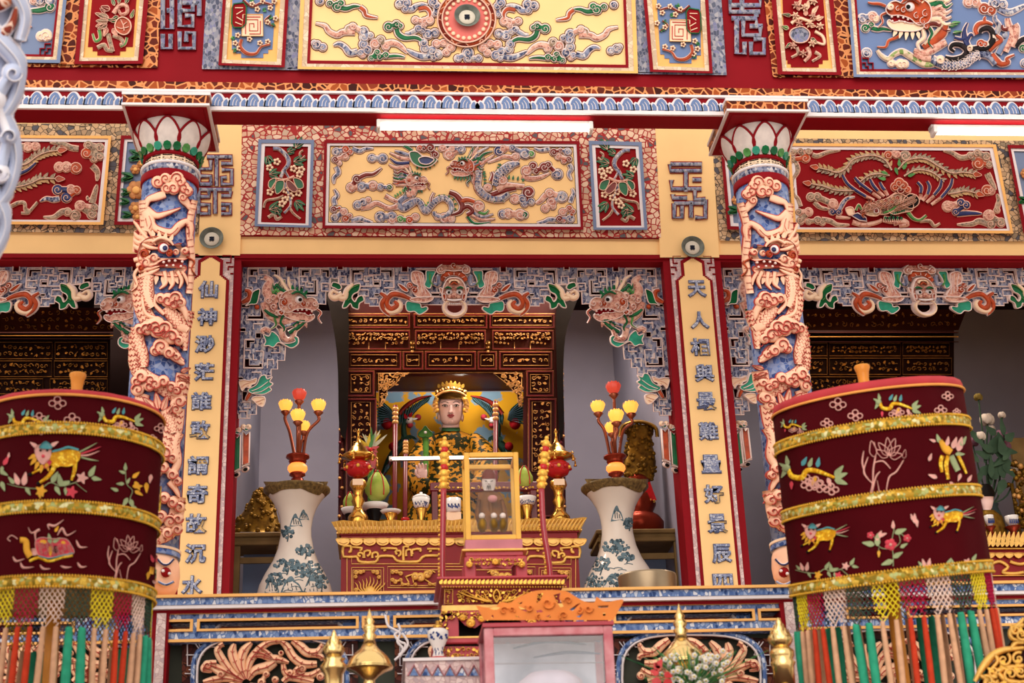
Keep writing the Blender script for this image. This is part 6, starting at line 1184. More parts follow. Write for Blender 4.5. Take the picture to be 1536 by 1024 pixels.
def bowl(name, u, v0, hw, hh, Y, label, cat, mat='WPC', foot='BRS', fh=8, pattern=None, lid=False, grp=None):
    p = on_altar(u, Y); k = mpp(u, v0, Y); t = thing(name, label, cat, p, grp); z1 = P(u, v0, Y).z; z0 = z1-hh*k
    b = B(); b.lathe(p.x, Y, [(hw*.45*k, z0), (hw*.8*k, z0+hh*k*.3), (hw*k, z1), (hw*.93*k, z1), (hw*.7*k, z0+hh*k*.4), (.001, z0+hh*k*.25)], mat, 26)
    if pattern:
        f = rev(p.x, Y, [(hw*.45*k, z0), (hw*.8*k, z0+hh*k*.3), (hw*k, z1)]); b.mp = f; rn = random.Random(int(u))
        for i in range(9): b.rib([(u-hw*.7+i*hw*.17, v0+hh*rn.uniform(.15, .4)), (u-hw*.7+i*hw*.17+rn.uniform(-2, 2), v0+hh*rn.uniform(.5, .8))], 1.5, 0, .003, pattern, n=1)
    b.build('bowl_body', t)
    if lid: b = B(); b.lathe(p.x, Y, [(hw*.98*k, z1), (hw*.95*k, z1+3*k), (hw*.6*k, z1+hh*.35*k), (hw*.15*k, z1+hh*.45*k), (hw*.18*k, z1+hh*.6*k), (.001, z1+hh*.65*k)], mat, 24); b.build('lid', t)
    b = B(); b.lathe(p.x, Y, [(hw*.75*k, zt2), (hw*.7*k, zt2+.006), (hw*.25*k, zt2+(z0-zt2)*.5), (hw*.6*k, z0-.004), (hw*.62*k, z0+hh*k*.16)], foot, 22); b.build('stand', t); return t
bowl('fruit_bowl', 562, 757, 21, 10, YA+.3, 'white porcelain dish under the large green pomelo', 'bowl', foot='K')
bowl('offering_dish', 586, 766, 16, 5, YA+.12, 'shallow white saucer on a brass stand left of the lidded jar', 'dish')
bowl('lidded_jar', 632, 748, 13.5, 17, YA+.16, 'blue and white lidded jar on a brass stand', 'jar', pattern='INK2', lid=True)
bowl('offering_cup', 791, 746, 15, 14, YA+.16, 'blue and white cup on a brass stand right of the glass case', 'cup', pattern='INK2')
bowl('fruit_bowl', 527, 763, 16, 10, YA+.36, 'small white dish with green fruit behind the left brass lamp', 'bowl', foot='K')
paint('POM', 'green_pomelo_skin', '7fa03a', .45, h2='b3b85a', scale=6, bump=.2, bscale=80)
def pomelo(u, v, r, Y, label, lobes=True):
    p = P(u, v, Y); k = mpp(u, v, Y); t = thing('pomelo', label, 'fruit', (p.x, Y, p.z-r*k)); b = B(); b.lathe(p.x, Y, [(1e-4, p.z-r*k*1.05), (r*.6*k, p.z-r*k*.98), (r*.98*k, p.z-r*k*.4), (r*.95*k, p.z+r*k*.1), (r*.7*k, p.z+r*k*.65), (r*.35*k, p.z+r*k*1.1), (1e-4, p.z+r*k*1.25)], 'POM', 22); b.build('fruit_body', t)
    b = B(); b.tube([(p.x, Y, p.z+r*k*1.2), (p.x+.006, Y, p.z+r*k*1.4)], .006, 'GL', 6); b.build('stem', t)
    b = B()
    for a in (-60, -120): b.tube([(p.x+r*k*1.0*math.cos(R_(a))*s_, Y-abs(r*k*.98*math.sin(R_(a))), p.z+z_*r*k) for s_, z_ in ((1, -.9), (1.02, -.2), (.75, .6), (.2, 1.15))], .004, 'RJ', 6)
    b.build('red_ribbon', t)
pomelo(566, 730, 19, YA+.3, 'large green pomelo tied with red ribbon on a white dish'); pomelo(525, 752, 11, YA+.36, 'smaller green pomelo behind the left brass lamp'); pomelo(786, 717, 14, YA+.225, 'green pomelo half hidden behind the glass case')
# wrapped yellow flowers with a red bow
paint('CELL', 'cellophane', 'd9d9c9', .15, var=.1, h2='a9a98a', scale=20); paint('YFL', 'yellow_petals', 'd9c04a', .6); Y = YA+.45
t = thing('wrapped_bouquet', 'yellow flowers in clear wrapping with a red bow behind the left brass lamp', 'bouquet', P(556, 740, Y)); rn = random.Random(5)
b = B(pl(Y))
for i in range(16): a = -90+rn.uniform(-50, 50); b.leaf(556+rn.uniform(-4, 4), 672+rn.uniform(-3, 3), rn.uniform(18, 30), 5, a, ('CELL', 'YFL', 'CELL', 'GL')[i % 4], rn.uniform(.02, .08), None)
b.build('wrapping', t); b = B(pl(Y-.06))
for a, L in ((200, 14), (340, 14), (160, 12), (20, 12), (100, 24), (80, 30), (110, 34)): b.leaf(556, 674, L, L*.42, a, 'RJ', .02, None)
b.disc(556, 674, 4, 0, .04, 'RJ', 9); b.build('red_bow', t); b = B(); b.tube([P(556, 676, Y), P(556, 760, Y)], .02, 'GL', 8, 1); b.build('stems', t)
# small jar and carton
p = on_altar(608, YA+.1); k = mpp(608, 770, YA+.1); t = thing('small_jar', 'small glass jar with a red lid beside the lidded jar', 'jar', p); b = B(); b.lathe(p.x, p.y, [(5*k, zt2), (6*k, zt2+4*k), (6*k, zt2+9*k), (4.5*k, zt2+10*k)], 'CELL', 18); b.build('jar_body', t); b = B(); b.lathe(p.x, p.y, [(6.4*k, zt2+9.5*k), (6.4*k, zt2+14*k), (.001, zt2+14.5*k)], 'RJ', 18); b.build('lid', t)
p = on_altar(681, YA+.12); k = mpp(681, 770, YA+.12); t = thing('carton', 'cream carton with red lettering beside the left dragon pole', 'box', p); b = B(); b.box(p.x-11*k, p.x+11*k, p.y, p.y+.06, zt2, zt2+24*k, 'E', .003); b.build('box_body', t)
b = B(pl(p.y-.001)); q = proj((p.x, p.y, zt2+9*k))
for i, ch in enumerate('MAIATIC'): b.glyph(ch, q[0]-7.5+i*2.5, q[1], 1.9, 4.5, 0, .002, 'RJ', .01)
b.build('lettering', t)
p = Vector((p.x, p.y, zt2+24*k)); t = thing('offering_cup', 'blue and white straight cup standing on the cream carton', 'cup', p); b = B(); b.lathe(p.x, p.y+.03, [(9*k, p.z), (11*k, p.z+3*k), (11.5*k, p.z+22*k), (10.5*k, p.z+22*k), (9.5*k, p.z+4*k), (.001, p.z+3*k)], 'WPC', 24); b.mp = cyl(p.x, p.y+.03, 11.5*k); q = proj((p.x, p.y+.03, p.z+12*k))
for i in range(7): b.rib([(q[0]-8+i*2.6, q[1]-3+(i % 2)*3), (q[0]-7+i*2.6, q[1]+2+(i % 3))], 2, 0, .003, 'INK2', n=1)
b.build('cup_body', t)
# red and gold lacquer rack across the altar
p0, p1 = P(645, 731, YA+.22), P(806, 729, YA+.22); t = thing('lacquer_rack', 'low red and gold lacquer rack behind the glass display case', 'rack', ((p0.x+p1.x)/2, YA+.22, zt2))
b = B(); b.box(p0.x, p1.x, YA+.2, YA+.25, p0.z-.03, p0.z+.03, 'LQ2', .006); b.build('cross_bar', t)
b = B(pl(YA+.2)); carved(b, 650, 726, 802, 736, Cr(0, 0, 1), 'GO', .015, 9, 1, False); b.build('gilding', t)
for x in (p0.x+.03, p1.x-.03): b = B(); b.box(x-.02, x+.02, YA+.2, YA+.25, zt2, p0.z-.03, 'LQ2', .004); b.build('leg', t)
# ------------------------------------------------------------------ tall porcelain vases with lotus lamps
paint('VW', 'ivory_porcelain', 'cfc2b6', .22, var=.03, coat=.25); paint('VB', 'grey_blue_ink', '5c6f78', .4, var=.25, scale=25); paint('VB2', 'dark_ink', '3a4a52', .4, var=.2, scale=25); paint('VR', 'brown_rim_pattern', '4a3a28', .4, h2='80683f', scale=50)
paint('CU', 'red_copper', '8c4a34', .3, .75, var=.15); paint('CUR', 'red_bronze', '7a2a1a', .3, .6, var=.2)
emit('LY', 'lit_yellow_lotus', 'ffb84e', .72, 'e6a83a'); emit('LR', 'lit_red_lotus', 'd8432f', .38, 'b5402f'); emit('LG', 'lit_amber_glass', 'ff8c3a', 1.0, 'd97a3a')
def big_vase(uc, dv, label, seed):
    Y = .3; U = lambda u, v: P(u+uc, v+dv, Y); k = mpp(uc, 800+dv, Y); X = U(0, 800).x; zz = lambda v: U(0, v).z
    pr = [(24, 946), (30, 942), (36, 930), (46, 912), (54, 895), (56.5, 882), (53, 868), (45, 852), (34, 835), (27, 818), (23.4, 800), (23, 788), (25, 772), (29.5, 757), (36, 744), (43, 733), (50, 724)]
    zr_ = lambda r, v: P(uc, v+dv, Y-r*k*.85).z; prof = [(r*k, zr_(r, v)) for r, v in pr]; zf = zz(946); t = thing('porcelain_vase', label, 'vase', (X, Y, zf))
    b = B(); b.lathe(X, Y, prof, 'VW', 40); b.build('vase_body', t)
    b = B(); b.lathe(X, Y, [(42.5*k, zr_(42.5, 734)), (50.6*k, zr_(50, 724.6)), (50.8*k, zr_(50, 722)), (47*k, zr_(50, 721.6)), (22*k, zr_(50, 726)), (.001, zr_(50, 726))], 'VR', 40, lob=None); f = rev(X, Y, prof); b.mp = f; u0 = uc
    low = cr([(-48.5, 723), (-44, 731), (-37, 741), (-30, 739), (-22, 735), (-10, 733), (0, 733), (8, 732.6), (18, 737), (28, 741), (36, 742), (44, 731), (48, 723)], 5); vs = []
    for x, y in low: vs += [f(u0+x, 722+dv+(y-722)*q, .004) for q in (0, .5, 1)]
    b.add(vs, [(i*3+q, i*3+q+1, i*3+q+4, i*3+q+3) for i in range(len(low)-1) for q in (0, 1)], 'VR'); b.build('rim', t)
    rn = random.Random(seed); b = B(f)
    def crag(x, y, w, h_, m='VB'):
        b.poly(cr([(x-w, y), (x-w*.7, y-h_*.5), (x-w*.35, y-h_*.9), (x, y-h_), (x+w*.3, y-h_*.7), (x+w*.6, y-h_*.55), (x+w, y)], 3, False)+[(x+w*.4, y-h_*.12), (x-w*.2, y-h_*.05)], 0, .002, m)
        for i in range(3): b.rib([(x-w*.4+i*w*.35, y-h_*(.7-i*.12)), (x-w*.3+i*w*.35, y-h_*.2)], 1.2, .001, .004, 'VB2', n=1)
    def tree(x, y, w, h_, n=26):
        b.rib([(x, y), (x+w*.15, y-h_*.4), (x-w*.1, y-h_*.8)], [2, 1.2], 0, .004, 'VB2', n=3)
        for i in range(n): a = rn.uniform(0, 2*PI); q = math.sqrt(rn.random()); b.disc(x+w*q*math.cos(a), y-h_*.62+h_*.4*q*math.sin(a), rn.uniform(1.5, 3.4), 0, .004, rn.choice(('VB', 'VB2', 'VB')), 6)
    L = [(0, 790, 10, 20), (12, 780, 8, 16)] if seed == 1 else [(0, 786, 10, 24), (14, 792, 6, 12)]
    for x, y, w, h_ in L: crag(u0+x, y+dv, w, h_); 
    for x, y, w, h_, n in ((-13, 812, 9, 22, 30), (14, 838, 14, 22, 44), (-14, 862, 20, 24, 50), (18, 872, 22, 30, 60), (-30, 886, 14, 26, 40), (38, 888, 10, 26, 30)) if seed == 1 else ((18, 800, 7, 18, 24), (-2, 838, 20, 24, 60), (14, 848, 14, 14, 30), (-26, 866, 18, 26, 50), (-34, 890, 16, 22, 40), (4, 890, 18, 28, 50)): tree(u0+x, y+dv, w, h_, n)
    for x, y, w, h_ in ((-6, 890, 18, 26), (26, 892, 16, 30), (-36, 892, 12, 30)): crag(u0+x, y+dv, w, h_)
    for i in range(10): x, y = u0+rn.uniform(-40, 40), rn.uniform(850, 888)+dv; b.rib([(x-6, y), (x, y-1.5), (x+7, y)], 1.2, 0, .003, 'VB', n=2)
    b.build('landscape_painting', t); return X, Y, zr_(50, 725), k
def lotus(b1, b2, c, r, red=False, rn=None):
    m = 'LR' if red else 'LY'
    for row, (n, rr, tilt, hh) in enumerate(((8, .8, .25, 1.5), (8, .62, .05, 1.6))):
        for i in range(n):
            a = 2*PI*(i+row*.5)/n; ca, sa = math.cos(a), math.sin(a); pts = []
            for j, (f, w_) in enumerate(((0, .18), (.35, .5), (.75, .55), (1, .08))):
                rad = r*(.25+rr*math.sin(f*2.1)*.85); z = r*(-.8+hh*f)
                for q in (-1, 0, 1): pts.append(Vector(c)+Vector((ca*rad*(1 if q == 0 else .96)-sa*q*w_*r*.62, sa*rad*(1 if q == 0 else .96)+ca*q*w_*r*.62, z)))
            b1.add(pts, [(j*3+q, j*3+q+1, (j+1)*3+q+1, (j+1)*3+q) for j in range(3) for q in range(2)], m)
    b1.ball(c, r*.72, m, 14)
    b2.lathe(c[0], c[1], [(.12*r, -r*1.5), (.2*r, -r*1.3), (.62*r, -r*.82), (.55*r, -r*.7), (.001, -r*.75)], 'CU', 14, c[2])
def lotus_lamp(X, Y, z, k, K, fl, urn, label):
    t = thing('lotus_lamp', label, 'lamp', (X, Y, z), 'lotus lamps on the vases'); zz = lambda y: P(*K([(urn[0], y)])[0], Y).z; kk = mpp(*K([(urn[0], 800)])[0], Y)/K.k; ux = P(*K([(urn[0], urn[1])])[0], Y).x; s = urn[2]
    y0 = urn[1]; b = B(); b.lathe(ux, Y, [(.001, z-.01), (45*s*kk, z-.008), (40*s*kk, zz(y0+150*s)), (26*s*kk, zz(y0+140*s)), (52*s*kk, zz(y0+125*s)), (48*s*kk, zz(y0+112*s))], 'CUR', 26); b.build('foot', t)
    b = B(); b.lathe(ux, Y, [(46*s*kk, zz(y0+113*s)), (64*s*kk, zz(y0+88*s)), (62*s*kk, zz(y0+70*s)), (46*s*kk, zz(y0+52*s))], 'LG', 26); b.build('amber_glass', t)
    b = B(); b.lathe(ux, Y, [(47*s*kk, zz(y0+54*s)), (58*s*kk, zz(y0+38*s)), (52*s*kk, zz(y0+26*s)), (76*s*kk, zz(y0+12*s)), (74*s*kk, zz(y0)), (50*s*kk, zz(y0+6*s)), (.001, zz(y0+10*s))], 'CUR', 26); b.build('bowl', t)
    for i, (x, y, r, red, mid) in enumerate(fl):
        Yf_ = Y+(-.05, .06, .03, -.08, .02)[i]; c = P(*K([(x, y)])[0], Yf_); R = r*kk*1.1
        sh = B(); cup = B(); lotus(sh, cup, c, R, red); pend = (sh, cup)
        b = B(); p0 = Vector((ux+(x-urn[0])*kk*.25, Y+(Yf_-Y)*.3, zz(y0+4))); m1 = P(*K([mid])[0], Yf_); b.tube([p0, m1, Vector((c.x, c.y, c.z-R*1.9)), Vector((c.x, c.y, c.z-R*1.35))], .0105, 'CU', 8, 5); so_ = b.build('stem', t); sh.build('lotus_shade', so_); cup.build('sepal_cup', so_)
v1 = big_vase(444, 0, 'tall ivory vase with grey landscape painting left of the altar table', 1)
lotus_lamp(*v1, V3, [(465, 440, 47, True, (468, 640)), (377, 508, 46, False, (405, 680)), (588, 508, 48, False, (515, 680)), (456, 572, 48, False, (455, 700)), (492, 640, 42, False, (478, 740))], (455, 825, 1), 'copper lamp with lit yellow and red lotus shades on the left vase')
v2 = big_vase(926, -4, 'tall ivory vase with grey landscape painting right of the altar table', 2); V7 = Cr(650, 370, 2.925)
lotus_lamp(*v2, V7, [(790, 622, 33, True, (795, 760)), (722, 705, 32, False, (752, 810)), (866, 708, 34, False, (832, 810)), (802, 745, 34, False, (797, 850)), (783, 797, 30, False, (782, 860))], (797, 918, .66), 'copper lamp with lit yellow and red lotus shades on the right vase')
# ------------------------------------------------------------------ side statues on wooden stands and the brass singing bowl
paint('WD', 'olive_brown_wood', '8a7048', .5, h2='6f5836', scale=6)
def stand(x0, x1, z1, Y, label, d=.3):
    t = thing('wooden_stand', label, 'stand', ((x0+x1)/2, Y, FLZ)); b = B(); b.box(x0-.02, x1+.02, Y-.02, Y+d, z1-.03, z1, 'WD', .006); b.box(x0, x1, Y, Y+d-.02, z1-.055, z1-.03, 'WD'); b.box(x0-.012, x1+.012, Y-.012, Y+d-.01, z1-.085, z1-.055, 'WD', .005); b.build('top', t)
    for x in (x0+.02, x1-.02): b = B(); b.box(x-.02, x+.02, Y, Y+.04, FLZ, z1-.085, 'WD', .004); b.build('leg', t)
    b = B(); b.box(x0, x1, Y+.02, Y+.04, z1-.2, z1-.16, 'WD'); b.build('rail', t)
    b = B(); b.box(x0+.04, x1-.04, Y+d-.06, Y+d-.05, FLZ, z1-.085, 'BG'); b.build('back_panel', t)
stand(P(352, 803, .8).x, P(424, 803, .8).x, P(385, 799, .8).z, .8, 'olive wooden stand under the gilded statuette left of the left vase')
stand(P(898, 795, .8).x, P(1018, 795, .8).x, P(950, 794, .8).z, .8, 'olive wooden stand under the gold statue behind the right vase', .4)
def lumpy(t, K, Y, pts, mat, seed, n=60, r0=4, nm='figure'):
    b = B(); rn = random.Random(seed)
    loft(b, [(K([(x, y)])[0][1], K([(x, y)])[0][0], h/K.k, h/K.k*mpp(*K([(x, y)])[0], Y)*.7, 0) for x, y, h in pts], Y, mat, 18)
    for i in range(n):
        j = rn.randrange(len(pts)-1); f = rn.random(); x, y, h = [pts[j][q]+(pts[j+1][q]-pts[j][q])*f for q in range(3)]; a = rn.uniform(.1, PI-.1)
        u, v = K([(x+h*math.cos(a), y)])[0]; c = P(u, v, Y-h/K.k*mpp(u, v, Y)*.7*math.sin(a)); b.ball(c, mpp(u, v, Y)*rn.uniform(r0*.5, r0), mat, 7)
    b.build(nm, t)
K9 = Cr(330, 680, 2.977); t = thing('gilded_statuette', 'dull gold statuette on the stand left of the left vase', 'statue', P(386, 798, .92)); lumpy(t, K9, .95, [(185, 160, 8), (180, 175, 26), (185, 205, 50), (180, 250, 70), (170, 290, 90), (165, 330, 105), (165, 350, 108)], 'GST', 4, 80, 4)
t = thing('gilded_statue', 'gold statue on a red lotus seat behind the right vase', 'statue', P(960, 792, .98))
lumpy(t, V7, 1.0, [(905, 780, 45), (905, 810, 64), (905, 850, 50), (905, 890, 62), (905, 940, 72), (905, 985, 70), (905, 1020, 56)], 'GST', 6, 110, 4)
b = B(); plathe(b, 1.0, [(958, 34, 806), (958, 36, 785), (958, 30, 776), (958, 20, 770), (958, 26, 758), (958, 24, 745), (958, 18, 738), (958, 20, 722), (958, 14, 712)], 'CUR', 26); b.build('lotus_seat', t); b = B(pl(.93)); b.poly([(945, 735), (975, 722), (985, 750), (950, 752)], 0, .03, 'RJ'); carved(b, 945, 745, 984, 757, Cr(0, 0, 1), 'GO', .04, 3, 1, False); b.build('red_sash', t)
b = B(pl(.95)); b.rib([(930, 655), (935, 638), (958, 632), (982, 640), (986, 655)], 6, -.03, .04, 'GST', n=4); b.build('halo', t)
p = P(972, 884, -.55); k = mpp(972, 866, -.55); z1 = P(972, 853, -.72).z; t = thing('singing_bowl', 'wide brass singing bowl beside the right couplet board', 'bowl', (p.x, -.55, z1-.22)); paint('BRD', 'brushed_brass', '94826a', .38, .8, var=.15, scale=4)
b = B(); b.lathe(p.x, -.55, [(.001, z1-.22), (.1, z1-.22), (38*k, z1-.19), (42*k, z1-.12), (43.5*k, z1-.012), (43*k, z1), (40*k, z1), (40*k, z1-.06), (.001, z1-.2)], 'BRD', 40); b.build('bowl_body', t)
b = B(); b.lathe(p.x, -.55, [(.16, z1-.22), (.12, z1-.3), (.14, FLZ)], 'LQ', 24); b.build('stand', t)
paint('SL', 'light_salmon_plaster', 'f6c9a2', .7, var=.06, scale=14); paint('DKB', 'dark_grey_green_ground', '3d4038', .7); paint('PK2', 'dusty_pink_mosaic', 'b8747e', .5); paint('LIP2', 'pink_hands', 'c98a86', .5)
# ------------------------------------------------------------------ mosaic balustrade between the columns
YL = -2.05; zv = lambda v, Y=YL, u=348: P(u, v, Y).z
t = thing('mosaic_balustrade', 'blue mosaic balustrade with carved phoenix panels running under the altar bays', 'balustrade', (0, YL, -1.4))
zs = {k: zv(v) for k, v in dict(a=892.2, b=896.3, c=906.5, d=911.8, e=913.6, f=916.9, g=925, h=928.7, i=940, j=943.4, k=955.6, l=959.2).items()}
b = B(); xa, xb = -4.2, 4.8
b.box(xa, xb, YL-.03, -1.62, zs['b'], zs['a'], 'YF'); b.box(xa, xb, YL-.012, -1.64, zs['c'], zs['b'], 'BT'); b.box(xa, xb, YL-.008, -1.66, zs['d'], zs['c'], 'WW'); b.box(xa, xb, YL+.02, -1.68, zs['f'], zs['d'], 'R'); b.build('hand_rail', t)
for X in (-1.6, 1.6):
    b = B(); b.box(X-.2, X+.055 if X < 0 else X+.2, YL-.07, -1.6, zs['b']+.012, zs['a']+.012, 'YF') if X < 0 else b.box(X-.055, X+.2, YL-.07, -1.6, zs['b']+.012, zs['a']+.012, 'YF')
    x0, x1 = (X-.2, X+.05) if X < 0 else (X-.05, X+.2); b.box(x0, x1, YL-.06, -1.62, zs['c']+.006, zs['b']+.012, 'BT'); b.box(x0, x1, YL-.064, -1.62, zs['d']+.004, zs['c']+.006, 'WW'); b.build('column_plinth', t)
YR = YL+.04
U2 = lambda u: P(u, 935, YR).x
slots = [(-4.1, -1.9), (U2(251), U2(285.5)), (U2(300), U2(534)), (U2(547), U2(580)), (U2(594), U2(860)), (U2(880), U2(912)), (U2(924), U2(1129)), (U2(1142), U2(1176)), (1.75, 1.95), (2.05, 4.7)]
b = B(); e_ = [xa]
b.box(xa, xb, YR, YR+.12, zs['h'], zs['f'], 'BT'); b.box(xa, xb, YR, YR+.12, zs['l'], zs['i'], 'BT'); prev = xa
for s0, s1 in slots+[(xb, xb)]: b.box(prev, s0, YR, YR+.12, zs['i'], zs['h'], 'BT'); prev = s1
b.build('blue_mosaic_rails', t)
b = B(); b.box(xa, xb, YR-.014, YR, zs['f']-.001, zs['e']+.004, 'YF'); b.box(xa, xb, YR-.012, YR, zs['l'], zs['l']+.013, 'YF')
for s0, s1 in slots: w_ = .013; b.box(s0-w_, s1+w_, YR-.012, YR+.03, zs['h'], zs['g'], 'YF'); b.box(s0-w_, s1+w_, YR-.012, YR+.03, zs['j'], zs['i'], 'YF'); b.box(s0-w_, s0, YR-.012, YR+.03, zs['i'], zs['h'], 'YF'); b.box(s1, s1+w_, YR-.012, YR+.03, zs['i'], zs['h'], 'YF')
b.build('peach_edging', t)
for i, (s0, s1) in enumerate(slots):
    if s1-s0 < .5: continue
    for s_, x in ((1, s0), (-1, s1)):
        b = B(lambda u, v, d: Vector((u, YR+.06-d, v))); zm_ = (zs['h']+zs['i'])/2; h = (zs['h']-zs['i'])*.42; b.poly([(x, zm_-h), (x+s_*.06, zm_-h), (x+s_*.075, zm_), (x+s_*.06, zm_+h), (x, zm_+h)], -.04, 0, 'BT'); b.rib([(x+s_*.085, zm_-h), (x+s_*.065, zm_), (x+s_*.085, zm_+h)], .014, -.03, .01, 'WW', n=1); b.build('slot_bracket', t)
b = B(); z0_ = -1.4; b.box(xa, xb, YR+.07, YR+.1, z0_, zs['l'], 'DKB'); b.box(xa, xb, YR+.02, YR+.1, z0_, z0_+.12, 'BT'); b.build('dark_back_panel', t)
for x0, x1 in ((U2(236), U2(250)), (U2(1177), U2(1193))):
    b = B(); b.box(x0, x1, YR-.03, YR+.12, z0_, zs['f'], 'PS'); b.box(x0-.02, x0, YR-.02, YR+.12, z0_, zs['f'], 'R'); b.box(x1, x1+.012, YR-.02, YR+.12, z0_, zs['f'], 'R'); b.build('end_post', t)
PB_ = pl(YR+.05)
mosaic('RBM', 'dark_red_brown_mosaic', ['4a1f1a', '3a1815', '5c2a20', '2c1412', '6a3a28'], '2a1512', 34, .04)
def phx_ellipse(uc, ru, vc, rv, seed, sm):
    b = B(PB_); n = 40; sp_ = lambda c: math.copysign(abs(c)**.62, c); el = lambda f, k: [(uc+ru*k*sp_(math.cos(2*PI*i/n)), vc+rv*k*sp_(math.sin(2*PI*i/n))) for i in range(n)]
    b.poly([(uc-ru-16, 958), (uc+ru+16, 958), (uc+ru+16, vc+rv+20), (uc-ru-16, vc+rv+20)], -.02, .004, 'RBM', holes=[el(0, 1.02)]); b.build('spandrel', t)
    b = B(PB_); b.rib(el(0, 1.0), 9, -.03, .03, 'BT', True, 1); b.build('blue_oval_band', t); b = B(PB_); b.rib(el(0, .945), 4.4, -.02, .04, 'WW', True, 1); b.build('white_oval_rim', t)
    for s in (-1, 1):
        b = B(PB_); X = lambda d: uc+s*(ru+d)
        for pts in ([(X(-38), 962), (X(-22), 962), (X(-26), 970), (X(-34), 970)], [(X(-8), 962), (X(-16), 982), (X(10), 982)], [(X(8), 966), (X(8), 998), (X(-6), 998), (X(-6), 984)], [(X(-2), 962), (X(-12), 976)], [(X(12), 1010), (X(0), 1010), (X(0), 1024)], [(X(6), 1004), (X(-4), 1004)]): b.rib(pts, 2, 0, .02, 'WW', n=1, smooth=False)
        b.build('white_fret', t)
    b = B(pl(YR+.03)); K = Cr(230, 860, 5.908) if not sm else Cr(230, 860, 5.908, (sm, -.002))
    if sm is not None and uc != 405 and not sm: K = Cr(230+uc-405, 860, 5.908)
    for p_, w in (('800,945 700,880 620,780 570,680 600,640', (5, 10, 11, 9, 3)), ('810,935 740,820 700,700 720,620', (5, 11, 12, 4)), ('820,935 780,800 800,690 870,610', (5, 11, 12, 5)), ('830,930 850,790 920,690 1020,610 1130,600', (5, 10, 10, 9, 5)), ('1130,600 1180,640 1240,740 1330,800 1450,800', (6, 10, 11, 11, 8)), ('1230,590 1300,640 1370,700 1460,690 1500,620', (8, 12, 12, 9, 4)), ('840,940 900,860 1000,830 1080,780', (6, 12, 14, 10)), ('1060,760 1110,760 1200,790', (12, 10, 3)), ('870,740 950,730 1040,760', (2, 5, 7)), ('920,640 1000,690 1060,750', (2, 5, 7)), ('880,690 960,705 1040,745', (2, 5, 7)), ('1150,800 1170,880 1250,910 1340,880', (6, 8, 8, 5)), ('1290,830 1260,870 1320,900 1400,900 1480,850', (6, 7, 8, 9, 5)), ('1150,960 1200,920 1300,930 1420,960', (7, 9, 10, 8)), ('790,950 690,890 560,830 460,800', (5, 9, 9, 3)), ('780,960 650,930 540,940 440,960', (5, 9, 9, 4)), ('560,790 480,800 440,850 520,870', (7, 8, 6, 2)), ('790,970 680,1010 560,1030 450,1030', (5, 9, 10, 5)), ('850,990 980,1020 1100,1060', (7, 10, 8)), ('1400,720 1480,730 1500,770', (6, 7, 4)), ('560,1000 480,980 450,1000', (6, 6, 3)), ('620,620 580,640', (8, 5)), ('1230,1040 1340,1010 1460,1030', (6, 10, 6))):
        q = K(p_); b.orib(q, [x*1.12 for x in w], 'SL', .03, 'WP', .7); b.rib(q, [1.4, 1.8, .8], .028, .05, 'SR', n=4); c_ = cr(q, 4)
        for i in range(2, len(c_)-2, 3): dx, dy = c_[i+1][0]-c_[i][0], c_[i+1][1]-c_[i][1]; a = math.degrees(math.atan2(dy, dx)); b.rib([c_[i], (c_[i][0]+4*math.cos(R_(a+50)), c_[i][1]+4*math.sin(R_(a+50)))], .9, .028, .044, 'SR', n=1); b.rib([c_[i], (c_[i][0]+4*math.cos(R_(a-50)), c_[i][1]+4*math.sin(R_(a-50)))], .9, .028, .044, 'SR', n=1)
    b.disc(*K('1132,705')[0], 4.4, .02, .06, 'SL', 10); b.disc(*K('1132,700')[0], 2.4, .05, .07, 'RF', 8); b.cloud(K.L('480,810,40,SL,0 600,890,36,SL 1320,840,34,SL,90 1480,910,36,SL 1210,880,30,SL 1000,890,30,SL 960,960,34,SL 1080,940,30,SL 700,990,34,SL'), (), .034, 'WP', .8, curl='SR'); b.build('phoenix_carving', t)
phx_ellipse(405, 116, 1018, 66, 1, None); phx_ellipse(1037, 110, 1016, 68, 2, 721.0); phx_ellipse(726, 118, 1016, 66, 3, 0); phx_ellipse(90, 120, 1020, 66, 4, 0); phx_ellipse(1350, 120, 1010, 70, 5, 0)
# ------------------------------------------------------------------ tiered mosaic plinth, pedestal and display case in front of the balustrade
yb0 = -2.95; zb_ = P(668, 986, yb0).z; xb0, xb1 = P(608, 990, yb0).x, P(860, 990, yb0).x
t = thing('mosaic_plinth', 'mosaic plinth with pink and blue zigzag border under the red pedestal', 'plinth', ((xb0+xb1)/2, yb0, -3.2))
b = B(); b.box(xb0, xb1, yb0, yb0+.72, -3.2, zb_-.012, 'PS'); b.box(xb0-.01, xb1+.01, yb0-.01, yb0+.73, zb_-.012, zb_, 'WW'); b.box(xb0-.008, xb1+.008, yb0-.008, yb0, zb_-.2, zb_-.17, 'WW'); b.build('block', t)
b = B(pl(yb0)); u = 612; 
zz_ = []
while u < 860: zz_ += [(u, 1013), (u+9, 997)]; u += 18
b.rib(zz_, 3, 0, .012, 'PK2', n=1, smooth=False)
for i in range(len(zz_)//2-1): x = zz_[2*i][0]; b.poly([(x+2.6, 1013), (x+15.4, 1013), (x+9, 1001)], 0, .006, 'BT')
b.build('zigzag_border', t)
paint('PR', 'pinkish_red_lacquer', 'a8323f', .4, var=.08, spec=.35)
YP = -2.72; zpt = P(755, 863, YP).z; x0, x1 = P(655, 866, YP).x, P(852, 866, YP).x; xm_ = (x0+x1)/2; zq = lambda v, u=700: P(u, v, YP).z
t = thing('pedestal', 'red and gold tiered pedestal carrying the glass display case', 'pedestal', (xm_, YP, zb_))
b = B(); dp = .46
b.box(x0, x1, YP, YP+dp, zq(868), zpt, 'PR', .004); b.build('top_slab', t)
